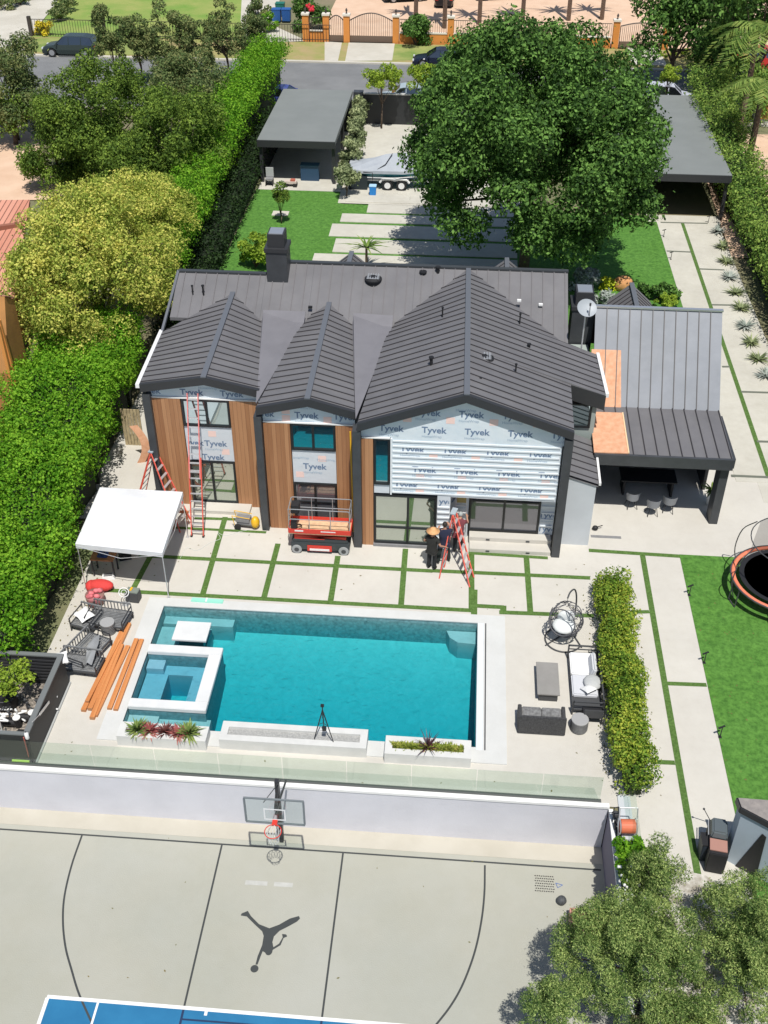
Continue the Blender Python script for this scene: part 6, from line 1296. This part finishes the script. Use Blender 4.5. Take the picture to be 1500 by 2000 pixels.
# ---------------- vehicles ----------------
TYR=mat('tyre',(.018,.018,.018),.8); RIM=mat('alloy_rim',(.45,.46,.48),.3,metal=.6); CGL=glassmat('car_glass',(.6,.65,.7),(.01,.012,.015),.25,.03)
LAMP=mat('lamp_lens',(.70,.72,.74),.15); TAIL=mat('tail_lamp',(.45,.02,.02),.2)
def interp1(tab,x):
    for (a,b),(c,d) in zip(tab,tab[1:]):
        if x<=c: return b+(d-b)*(x-a)/(c-a)
    return tab[-1][1]
def car(label,pos,rz,paint,L=4.6,Wd=1.85,Hh=1.5,suv=False,rack=False,group='cars parked along the street',cat='car'):
    t=thing('parked_car',label,cat,pos,rz=rz,group=group); k=Hh/1.5
    # +x is forward. upper edge of lower body (belt)
    belt=[(-.5,.78),(-.47,.92),(-.2,.96),(.18,.93),(.24,.90),(.42,.78),(.48,.66),(.5,.50)] if suv else [(-.5,.72),(-.47,.90),(-.3,.93),(.18,.88),(.24,.86),(.42,.74),(.48,.62),(.5,.46)]
    wr=.34*k**.5; ax=(-.30*L,.31*L); xs=sorted(set([b[0]*L for b in belt]+[a+wr*1.18*math.cos(q*PI/8) for a in ax for q in range(9)]+[-.45*L,.45*L,0,.1*L,-.1*L]))
    vs=[];rows=[]
    for x in xs:
        zb=.24
        for a in ax:
            d=abs(x-a)
            if d<wr*1.18: zb=max(zb,wr+math.sqrt(max(0,(wr*1.18)**2-d*d)))
        zt=interp1(belt,x/L)*k; u=abs(x/L)*2; hw=Wd/2*(1-.16*max(0,(u-.72)/.28)**2); zm=min(.55*k,zt-.05); zm=max(zm,zb+.01)
        ring=[(x,-hw*.94,zb),(x,-hw,zm),(x,-hw*.94,zt-.03),(x,-hw*.8,zt),(x,0,zt+.025),(x,hw*.8,zt),(x,hw*.94,zt-.03),(x,hw,zm),(x,hw*.94,zb)]
        rows.append(len(vs)); vs+=ring
    fs=[(rows[i]+j,rows[i+1]+j,rows[i+1]+j+1,rows[i]+j+1) for i in range(len(xs)-1) for j in range(8)]
    fs+=[tuple(rows[0]+j for j in range(9)),tuple(rows[-1]+j for j in reversed(range(9)))]
    m=MB(); m.add(vs,fs); m.build('body',paint,t,smooth=False)
    # greenhouse
    if suv: st=[(-.49,.90,.0),(-.43,1.42,1),(-.3,1.5,1),(.02,1.5,1),(.09,1.44,1),(.24,.90,0)]
    else: st=[(-.40,.90,.0),(-.27,1.38,1),(-.15,1.45,1),(.02,1.45,1),(.08,1.40,1),(.25,.86,0)]
    g=MB(); vs=[]
    for f,z,tp in st: hw=Wd/2*(.92 if not tp else .74); zz=z*k; vs+=[(f*L,-hw,min(zz,.9*k)),(f*L,-Wd/2*(.72 if tp else .9),zz),(f*L,Wd/2*(.72 if tp else .9),zz),(f*L,hw,min(zz,.9*k))] if not tp else [(f*L,-Wd/2*.93,.88*k),(f*L,-Wd/2*.72,zz),(f*L,Wd/2*.72,zz),(f*L,Wd/2*.93,.88*k)]
    g.add(vs,[(i*4+j,(i+1)*4+j,(i+1)*4+j+1,i*4+j+1) for i in range(len(st)-1) for j in range(3)]); g.build('windows',CGL,t)
    r=MB(); rp=[s_ for s_ in st if s_[2]]; vs=[]
    for f,z,tp in rp: vs+=[(f*L,-Wd/2*.735,z*k-.03),(f*L,-Wd/2*.66,z*k+.02),(f*L,Wd/2*.66,z*k+.02),(f*L,Wd/2*.735,z*k-.03)]
    r.add(vs,[(i*4+j,(i+1)*4+j,(i+1)*4+j+1,i*4+j+1) for i in range(len(rp)-1) for j in range(3)])
    for sg in (-1,1):
        a=[(f*L,sg*Wd/2*(.735 if tp else .925),z*k) for f,z,tp in st]
        r.bar(a[0],a[1],.05,.06); r.bar(a[-2],a[-1],.05,.06)
        for f in ((-.12,.0) if not suv else (-.25,-.02)): r.bar((f*L,sg*Wd/2*.94,.9*k),(f*L,sg*Wd/2*.74,1.44*k),.06,.03)
    r.build('roof',paint,t)
    for a in ax:
        for sg in (-1,1):
            y=sg*(Wd/2-.12); m=MB(); m.tube((a,y-.11,wr),(a,y+.11,wr),wr,n=22); w_=m.build('wheel',TYR,t,bevel=.02); m=MB(); m.tube((a,y+sg*.112,wr),(a,y+sg*.118,wr),wr*.66,n=18); m.build('rim',RIM,w_)
    for sg in (-1,1):
        m=MB(); m.box((L*.485,sg*Wd*.36,.62*k),(.12,.32,.12)); m.build('headlight',LAMP,t); m=MB(); m.box((-L*.492,sg*Wd*.38,.78*k),(.08,.3,.14)); m.build('tail_light',TAIL,t)
        m=MB(); m.box((L*.2,sg*(Wd/2+.06),.95*k),(.12,.16,.11)); m.build('mirror',paint,t)
    m=MB(); m.box((L*.495,0,.5*k),(.05,Wd*.55,.2)); m.build('grille',BLK,t)
    if rack:
        m=MB()
        for x in (-.2,-.02): m.box((x*L,0,Hh+.06),(.05,Wd*.8,.04))
        m.build('roof_rack',BLK,t)
    return t
def paint(n,c,r=.25): return mat(n,c,r,metal=.1)
car('dark green grey suv parked facing left beside the green verge',(G((135,112))+V3(0,.9,0))*1.0,PI,paint('paint_green_grey',(.035,.05,.048)),4.75,1.9,1.66,True)
car('dark navy sedan parked across the street, half behind the big tree',G((868,134))+V3(-.4,.9,0),PI,paint('paint_navy',(.012,.016,.035)),4.7,1.85,1.45)
car('pale silver car parked beyond the dark street wall',V3(G((792,172),1.4).x,G((792,172),1.4).y,0),PI,paint('paint_silver',(.42,.50,.54)),4.6,1.85,1.62,True,True)
wc=G((1306,165),1.55); car('white hatchback with roof bars parked beyond the right carport',V3(wc.x,G((1306,170),1.4).y,0),0,paint('paint_white_blue',(.60,.62,.72)),4.6,1.85,1.62,True,True)
car('blue violet car nose showing behind the left carport and tall hedge',V3(G((560,165),1.0).x,86.3,0),PI*.0,paint('paint_violet',(.06,.08,.30)),4.5,1.85,1.35)
car('red pickup with grey rack half hidden by shrubs at the right edge',V3(G((1470,110),1.0).x+.8,99.5,0),PI,paint('paint_red',(.55,.04,.03)),5.2,1.95,1.75,True,True,cat='truck')
for i,(x,y,l_,lb) in enumerate(((868,8,2,'black car parked in the villa forecourt behind a palm trunk'),(790,2,4,'dark car at the top edge of the picture in the villa forecourt'),(968,-2,4,'dark car at the top edge to the right in the villa forecourt'))):
    car(lb,G((x,y))+V3(0,0,.06),PI/2 if i==0 else PI*.1,paint('paint_black',(.015,.015,.018)),4.6,1.9,1.6,True)
# boat on trailer
bx=G((740,372)); t=thing('covered_boat','teal hulled boat under a grey cover on a twin axle trailer','boat',(bx.x+1.0,bx.y+1.1,.0),group=None)
HUL=mat('teal_hull',(.03,.20,.25),.3); CVR=mat('grey_boat_cover',(.33,.36,.40),.7,col2=(.40,.43,.47),scale=1,bump=.1,bscale=2)
m=MB(); st=[(-2.9,.95,.75,1.25),(-1.5,1.1,.62,1.25),(0,1.15,.6,1.28),(1.6,1.0,.65,1.38),(2.6,.6,.8,1.5),(3.2,.05,1.2,1.6)]; vs=[]
for x,w_,zk,zg in st: vs+=[(x,-w_,zg),(x,-w_*.75,zk+.18),(x,0,zk),(x,w_*.75,zk+.18),(x,w_,zg)]
m.add(vs,[(i*5+j,(i+1)*5+j,(i+1)*5+j+1,i*5+j+1) for i in range(5) for j in range(4)]+[(0,1,2,3,4)]); m.build('hull',HUL,t)
m=MB(); 
for a,b in zip(st,st[1:]):
    for sg in (-1,1): m.bar((a[0],sg*(a[1]+.01),a[3]-.42),(b[0],sg*(b[1]+.01),b[3]-.42),.03,.05)
m.build('hull_stripe',WHT,t)
m=MB(); vs=[]; st2=[(-3.0,.98,1.27,1.3),(-2.2,1.12,1.25,1.5),(-.6,1.17,1.27,2.0),(.6,1.17,1.28,2.15),(1.8,1.0,1.38,1.7),(3.25,.08,1.6,1.63)]
for x,w_,zg,zc in st2: vs+=[(x,-w_-.02,zg-.16),(x,-w_,zg+.02),(x,-w_*.5,(zg+zc)/2+.06),(x,0,zc),(x,w_*.5,(zg+zc)/2+.06),(x,w_,zg+.02),(x,w_+.02,zg-.16)]
m.add(vs,[(i*7+j,(i+1)*7+j,(i+1)*7+j+1,i*7+j+1) for i in range(5) for j in range(6)]+[tuple(range(7))]); m.build('cover',CVR,t)
m=MB(); m.path([(-1.4,-1.14,1.18),(-.6,-.85,1.62),(-.2,-.2,2.1)],.025); m.path([(-2.0,-1.15,1.2),(-1.4,-1.15,1.16),(-1.4,-1.16,.7)],.02); m.build('cover_strap',BLK,t)
m=MB(); m.box((0,-.6,.5),(5.2,.08,.1)); m.box((0,.6,.5),(5.2,.08,.1)); m.box((-2.4,0,.5),(.1,1.3,.1)); m.build('trailer_frame',WHT,t)
for i,x in enumerate((-.45,.45)):
    for sg in (-1,1):
        m=MB(); m.tube((x,sg*1.0-.1,.33),(x,sg*1.0+.1,.33),.33,n=20); w_=m.build('wheel',TYR,t,bevel=.02); m=MB(); m.tube((x,sg*1.11,.33),(x,sg*1.12,.33),.2,n=16); m.build('rim',WHT,w_)
for sg in (-1,1):
    m=MB(); m.path([(-.95,sg*1.02,.5),(-.8,sg*1.02,.72),(-.1,sg*1.02,.74),(.0,sg*1.02,.66),(.1,sg*1.02,.74),(.8,sg*1.02,.72),(.95,sg*1.02,.5)],.08,6); m.build('fender',WHT,t)
m=MB(); m.box((-2.35,-1.0,.45),(1.2,.25,.85)); m.build('dark_side_box',mat('near_black_box',(.02,.03,.035),.8),t)  # near-black box beside the rear of the boat
b=G((728,382)); t=thing('blue_bin','small bright blue bin standing before the boat trailer','bin',b+V3(0,.1,0)); m=MB(); m.box((0,0,.3),(.38,.36,.6),taper=1.15); m.build('bin_body',mat('bright_blue',(.015,.22,.62),.5),t,bevel=.02); m=MB(); m.box((0,0,.62),(.46,.44,.05)); m.build('lid',mat('light_blue',(.40,.62,.80),.5),t,bevel=.01)
# things under left carport
junk('garden_chair','light grey folding chair under the left carport edge','chair',(527,362),[('seat',MGREY,[((0,0,.45),(.5,.5,.08))]),('backrest',mat('light_grey_fabric',(.42,.43,.43),.8),[((0,.25,.8),(.5,.08,.6))]),('leg',BLK,[((-.22,0,.22),(.04,.5,.42))]),('leg',BLK,[((.22,0,.22),(.04,.5,.42))])])
junk('ride_on_toy','small red and white ride on toy at the carport slab edge','toy',(568,364),[('body',mat('toy_white',(.6,.5,.45),.6),[((0,0,.3),(.8,.35,.16))]),('seat',mat('toy_red',(.45,.12,.08),.6),[((.15,0,.42),(.3,.28,.12))]),('wheel',RUB,[((-.3,0,.12),(.24,.45,.24))]),('wheel',RUB,[((.3,0,.12),(.24,.45,.24))])])
junk('blue_storage_cabinet','dark blue storage cabinet deep inside the left carport','cabinet',(605,355),[('cabinet',mat('deep_blue',(.02,.06,.12),.5),[((0,.4,.5),(1.2,.6,1.0))]),('lid',mat('deep_blue_lid',(.03,.10,.17),.5),[((0,.4,1.02),(1.24,.64,.05))])])
# ---------------- street side villa wall ----------------
ORW=mat('orange_render',(.70,.27,.06),.8,var=.07,scale=.6); CRM=mat('cream_cap',(.70,.66,.58),.7); IRON=mat('dark_iron',(.05,.04,.035),.5)
vy=104.9
t=thing('villa_wall','orange rendered street wall with cream caps and iron railings','wall',(0,vy,0))
def wx_(px,z=1.0): return PY((px,60),vy).x
def wseg(p0,p1,h=.9): 
    a,b=wx_(p0),wx_(p1); m=MB(); m.span((a,vy,0),(b,vy+.25,h)); m.build('low_wall',ORW,t,w=True); m=MB(); m.span((a,vy-.04,h),(b,vy+.29,h+.1)); m.build('wall_cap',CRM,t,w=True)
    m=MB(); x=a
    while x<b: m.span((x,vy+.1,h+.1),(x+.03,vy+.13,h+1.2)); x+=.2
    m.span((a,vy+.09,h+1.15),(b,vy+.14,h+1.2)); m.build('railing',IRON,t,w=True)
wseg(604,630); wseg(780,876); wseg(886,1000); wseg(1000,1195)
def pier(px,w_=.55,h=2.3):
    x=wx_(px); m=MB(); m.span((x-w_/2,vy-.15,0),(x+w_/2,vy+.4,h)); p_=m.build('pier',ORW,t,w=True); m=MB(); m.span((x-w_/2-.07,vy-.22,h),(x+w_/2+.07,vy+.47,h+.16)); m.build('pier_cap',CRM,p_,w=True); m=MB(); m.lathe([(.08,h+.16),(.05,h+.3),(.11,h+.45),(.03,h+.62)],(x,vy+.12,0),n=10); m.build('finial',IRON,p_,w=True)
for p in (597,637,677,773,880,1204,1303): pier(p)
def gate(label,p0,p1,h,arch):
    a,b=wx_(p0),wx_(p1); t=thing('iron_gate',label,'gate',((a+b)/2,vy,0),group='iron gates in the orange wall'); m=MB(); x=a
    while x<=b+.01:
        f=(x-a)/(b-a); zt=h+arch*math.sin(PI*f); m.span((x,vy+.08,.6),(x+.035,vy+.11,zt)); x+=.17
    m.build('bars',IRON,t,w=True); m=MB(); pts=[V3(a+(b-a)*k/12,vy+.09,h+arch*math.sin(PI*k/12)) for k in range(13)]; m.path(pts,.05,6)
    for x in (a,b): m.span((x-.03,vy+.05,.1),(x+.03,vy+.13,h))
    m.build('arched_frame',IRON,t,w=True); m=MB(); m.span((a,vy+.06,.08),(b,vy+.12,.62)); m.build('lower_panel',mat('brown_iron',(.16,.11,.08),.6),t,w=True)
gate('narrow arched iron walk gate between two orange piers',643,671,1.9,.4); gate('wide arched double iron gate beside the driveway apron',683,767,1.9,.65); gate('dark iron gate between the two right hand orange piers',1212,1296,1.9,.3)
# blue bins, neighbours fence
for i,(p,mt_,lb) in enumerate((((541,40),(.02,.10,.32),'left blue wheelie bin by the neighbour driveway'),((560,40),(.02,.10,.34),'right blue wheelie bin by the neighbour driveway'),((548,28),(.02,.16,.12),'green wheelie bin behind the two blue ones'))):
    t=thing('wheelie_bin',lb,'bin',G(p,.1),group='wheelie bins by the neighbour driveway'); m=MB(); m.box((0,0,.5),(.75,.75,1.0),taper=1.15); m.build('bin_body',mat('bin_paint_%d'%i,mt_,.5),t,bevel=.03); m=MB(); m.box((0,0,1.04),(.9,.9,.1)); m.build('lid',MATS['bin_paint_%d'%i],t,bevel=.02)
a=G((62,70),.1);b=G((180,72),.1); t=thing('iron_fence','black iron railing fence along the neighbour lawn','fence',a); m=MB(); a0=a;b0=V3(b.x+22,b.y,.1); n=110
for k in range(n+1): p=a0.lerp(b0,k/n); m.span((p.x-.015,p.y-.015,.1),(p.x+.015,p.y+.015,1.5))
m.bar(a0+V3(0,0,1.45),b0+V3(0,0,1.45),.05,.05); m.bar(a0+V3(0,0,.2),b0+V3(0,0,.2),.05,.05); m.build('railing',IRON,t,w=True)
for p in (a0,a0.lerp(b0,.25),a0.lerp(b0,.5)): m=MB(); m.span((p.x-.15,p.y-.15,0),(p.x+.15,p.y+.15,1.8)); m.build('fence_post',IRON,t,w=True)
for i,p in enumerate(((15,18),(40,10),(128,22),(118,40),(505,30))): bush(['low bush beside the pale driveway at the top left','flowering bush at the top left edge','round bush on the driveway edge in the neighbour garden','small bush below it on the neighbour garden edge','dull shrub by the neighbour driveway'][i],p,(1.1,1.0,.8),1500,.2,L_CRP,z0=.1)
# ---------------- left neighbour ----------------
t=thing('tiled_house','neighbour house with terracotta tile roof at the left edge','house',(-22,50,0))
TILE=plankmat('terracotta_tiles',(.50,.20,.13),(.66,.33,.24),.28,'X',.8,.05)
m=MB(); m.slab([G((-150,392),4.8),G((58,390),4.8),G((22,612),3.2),G((-200,620),3.2)],.2); m.build('tiled_roof',TILE,t,w=True)
m=MB(); m.bar(G((-60,452),4.45),G((45,438),4.45),.25,.2); m.build('ridge_tiles',mat('dark_terracotta',(.28,.11,.07),.8),t,w=True)
m=MB(); m.span((-32,46,0),(-21.6,52,3.1)); m.build('walls',ORW,t,w=True)
t=thing('ochre_building','ochre rendered building corner at the left picture edge','building',(-19.6,40,0)); W1=mat('ochre_render',(.40,.19,.06),.8,var=.15,scale=1)
m=MB(); m.ext([(-18.6,38.4,0),(-18.6,40.4,0),(-18.6,40.4,5.6),(-18.6,39.6,6.1),(-18.6,38.4,3.2)],(-7,0,0)); m.build('walls',W1,t,w=True)
m=MB(); m.bar((-18.55,38.35,2.6),(-18.55,38.35,5.4),.12,.12); m.bar(V3(-18.5,38.7,2.2),V3(-18.55,38.5,5.6),.14,.14); m.build('verge_board',mat('orange_board',(.72,.30,.08),.7),t,w=True); m=MB(); m.slab([V3(-18.55,40.45,5.66),V3(-18.55,39.6,6.16),V3(-25.6,39.6,6.16),V3(-25.6,40.45,5.66)],.05); m.build('roof',TILE,t,w=True)
# right neighbour
t=thing('wooden_gate_wall','rendered wall with orange brown timber gate behind the side hedge','wall',(0,0,0)); a=G((1487,235),0); t.location=(a.x,a.y,0)
m=MB(); m.span((a.x-.6,a.y,0),(a.x+6,a.y+.2,2.2)); m.build('rendered_wall',CRM,t,w=True); m=MB(); m.span((a.x-.5,a.y-.05,0.1),(a.x+1.4,a.y-.002,2.0)); m.build('timber_door',mat('orange_timber_door',(.50,.20,.05),.6,var=.2,scale=4),t,w=True)
# ---------------- people ----------------
SKIN=mat('skin',(.45,.24,.16),.6)
def skinmesh(name,pts,edges,rad,mt_,parent,sub=2,root=0):
    bm=bmesh.new(); lay=bm.verts.layers.skin.verify(); V=[bm.verts.new(p) for p in pts]
    for a,b in edges: bm.edges.new((V[a],V[b]))
    for v,r in zip(V,rad): v[lay].radius=(r,r) if not hasattr(r,'__len__') else r
    V[root][lay].use_root=True
    me=bpy.data.meshes.new(name); bm.to_mesh(me); bm.free(); me.materials.append(mt_)
    o=bpy.data.objects.new(name,me); COL.objects.link(o); o.parent=parent
    md=o.modifiers.new('skin','SKIN'); md.use_smooth_shade=True; s_=o.modifiers.new('sub','SUBSURF'); s_.levels=sub; s_.render_levels=sub; return o
def person(label,pos,rz,J,shirt,trouser,hair,sleeve=.55,hat=None,sc=1.0):
    t=thing('person',label,'person',pos,rz=rz); t.scale=(sc,sc,sc)
    P_=[];E_=[];R_=[]
    def v(p,r,par=None): P_.append(Vector(p)); R_.append(r); i=len(P_)-1; (E_.append((par,i)) if par is not None else None); return i
    pel=v(J['pelvis'],(.15,.10)); ch=v(J['chest'],(.17,.11),pel); nk=v(J['neck'],.055,ch); hd=v(J['head'],(.078,.09),nk); hp_=v(Vector(J['head'])+Vector((0,0,.11)),(.066,.078),hd)
    nose=v(Vector(J['head'])+Vector(J.get('face',(0,.1,0)))*1.0,.018,hd)
    for sd in ('L','R'):
        sh=v(J['sh'+sd],.058,ch); el=v(J['el'+sd],.043,sh); wr=v(J['wr'+sd],.028,el); d=(Vector(J['wr'+sd])-Vector(J['el'+sd])).normalized(); palm=v(Vector(J['wr'+sd])+d*.06,.034,wr)
        s0=d.cross(Vector((0,0,1))).normalized() if abs(d.z)<.95 else Vector((0,1,0))
        for k,(q,l) in enumerate(((-1.5,.06),(-.5,.075),(.5,.07),(1.5,.055))):
            b=v(P_[palm]+d*.035+s0*q*.018,.0095,palm); v(P_[b]+d*l+Vector((0,0,-.02)),.008,b)
        th=v(P_[wr]+d*.03+s0*.04,.010,palm); v(P_[th]+d*.04+s0*.02,.009,th)
        hp2=v(J['hip'+sd],.085,pel); kn=v(J['kn'+sd],.056,hp2); an=v(J['an'+sd],.038,kn); v(Vector(J['an'+sd])+Vector(J.get('face',(0,.1,0))).normalized()*.14+Vector((0,0,-.04)),.034,an)
    skinmesh('body',P_,E_,R_,SKIN,t)
    pts=[J['pelvis'],J['chest'],Vector(J['chest']).lerp(Vector(J['neck']),.72),Vector(J['pelvis'])+Vector((0,0,-.09))]; rad=[(.205,.155),(.22,.155),(.115,.10),(.20,.15)]; ed=[(0,1),(1,2),(0,3)]
    for sd in ('L','R'): pts+=[J['sh'+sd],Vector(J['sh'+sd]).lerp(Vector(J['el'+sd]),sleeve*1.2)]; rad+=[.078,.068]; ed+=[(1,len(pts)-2),(len(pts)-2,len(pts)-1)]
    skinmesh('shirt',pts,ed,rad,shirt,t)
    pts=[J['pelvis'],Vector(J['pelvis'])+Vector((0,0,.08))]; rad=[(.185,.135),(.18,.13)]; ed=[(0,1)]
    for sd in ('L','R'): pts+=[J['hip'+sd],J['kn'+sd],Vector(J['an'+sd])+Vector((0,0,-.02))]; rad+=[.115,.085,.078]; k=len(pts); ed+=[(0,k-3),(k-3,k-2),(k-2,k-1)]
    skinmesh('trousers',pts,ed,rad,trouser,t)
    m=MB(); 
    for sd in ('L','R'): a=Vector(J['an'+sd]); f=Vector(J.get('face',(0,.1,0))).normalized(); m.ball(a+f*.06+Vector((0,0,-.05)),(.05,.13,.05),12,8)
    m.build('shoes',BLK,t,smooth=True)
    h=Vector(J['head']); f=Vector(J.get('face',(0,.1,0))).normalized()
    m=MB(); m.ball(h+V3(0,0,.07)-f*.02,(.088,.10,.098),16,10); m.build('hair',hair,t,smooth=True)
    s_=f.cross(V3(0,0,1)); m=MB()
    for q in (-1,1): m.ball(h+f*.082+s_*q*.032+V3(0,0,.035),.012,8,6)
    m.build('eyes',BLK,t); m=MB(); m.ball(h+f*.085+V3(0,0,-.035),(.025,.012,.008),8,6); m.build('mouth',mat('lips',(.35,.12,.1),.6),t); m=MB()
    for q in (-1,1): m.ball(h+s_*q*.088+V3(0,0,.02),(.012,.02,.03),8,6)
    m.build('ears',SKIN,t)
    if hat: m=MB(); m.lathe([(.24,.0),(.245,.012),(.12,.03),(.10,.12),(.06,.145),(.01,.148)],h+V3(0,0,.09),22); m.build('straw_hat',hat,t,smooth=True)
    return t
Jb=dict(pelvis=(0,0,.95),chest=(0,.03,1.32),neck=(0,.03,1.5),head=(0,.05,1.62),face=(0,.1,0),shL=(-.19,.03,1.43),shR=(.19,.03,1.43),elL=(-.33,-.02,1.18),wrL=(-.24,.16,1.08),elR=(.32,.05,1.16),wrR=(.40,.26,1.02),hipL=(-.09,0,.9),hipR=(.09,0,.9),knL=(-.1,.02,.5),knR=(.12,.05,.5),anL=(-.1,-.02,.09),anR=(.13,.0,.09))
BLKT=mat('black_tshirt',(.022,.022,.02),.9); NVY=mat('navy_tshirt',(.018,.022,.05),.9); TRS=mat('black_trousers',(.014,.016,.018),.9); DTR=mat('dark_green_trousers',(.02,.03,.028),.9)
person('worker in a straw hat, black t-shirt and black trousers standing beside the ladder',G((842,1110)),-.5,Jb,BLKT,TRS,mat('dark_hair',(.02,.015,.012),.7),hat=mat('straw',(.66,.36,.16),.7,var=.1,scale=20))
J2=dict(Jb); J2.update(elL=(-.34,.12,1.25),wrL=(-.2,.32,1.3),elR=(.3,.2,1.25),wrR=(.2,.42,1.35),knL=(-.16,.0,.5),anL=(-.2,-.05,.09),knR=(.16,.05,.5),anR=(.2,.05,.09))
person('worker with short dark hair, navy t-shirt and dark trousers with his back to the pool',G((866,1098)),.15,J2,NVY,DTR,MATS['dark_hair'],sc=1.04)
J3=dict(Jb); J3.update(chest=(0,.14,1.28),neck=(0,.22,1.43),head=(0,.28,1.53),shL=(-.19,.15,1.38),shR=(.19,.15,1.38),elL=(-.28,.3,1.2),wrL=(-.2,.5,1.25),elR=(.28,.32,1.2),wrR=(.2,.52,1.3))
person('worker in a grey cap and maroon top bending at the wall behind the orange ladder',G((893,1078)),-.2,J3,mat('maroon_top',(.16,.04,.05),.9),TRS,mat('grey_cap',(.35,.38,.38),.7))
stepladder('orange step ladder standing open on the slabs beside the three workers',G((917,1147)),G((925,1128)),G((858,1130)),G((868,1108)),G((884,1052),0)+V3(0,-.9,1.95),steps=7)
t=thing('aluminium_ladder','silver ladder with a tan bucket shelf leaning on the grey recessed wrap','ladder',G((895,1062))); a=V3(G((897,1060)).x,32.55,.0); b=V3(a.x,32.9,2.15); rail_ladder(t,a,b,(1,0,0),.4,7,ALU,WHT)
m=MB(); m.box(b+V3(0,-.1,-.15),(.34,.2,.28)); m.build('bucket_shelf',mat('olive_tan',(.36,.27,.09),.7),t,w=True,bevel=.01)
# extra leaning level by bay 2
t=thing('spirit_level','long yellow pole leaning at the right edge of the middle bay','pole',(-3.72,B2-.1,0)); m=MB(); m.bar((-3.70,B2-.35,0),(-3.78,B2-.09,4.6),.05,.03); m.build('pole_body',YEL,t,w=True); m=MB(); m.bar((-3.70,B2-.36,.0),(-3.70,B2-.34,.2),.06,.04); m.build('pole_foot',BLK,t,w=True)
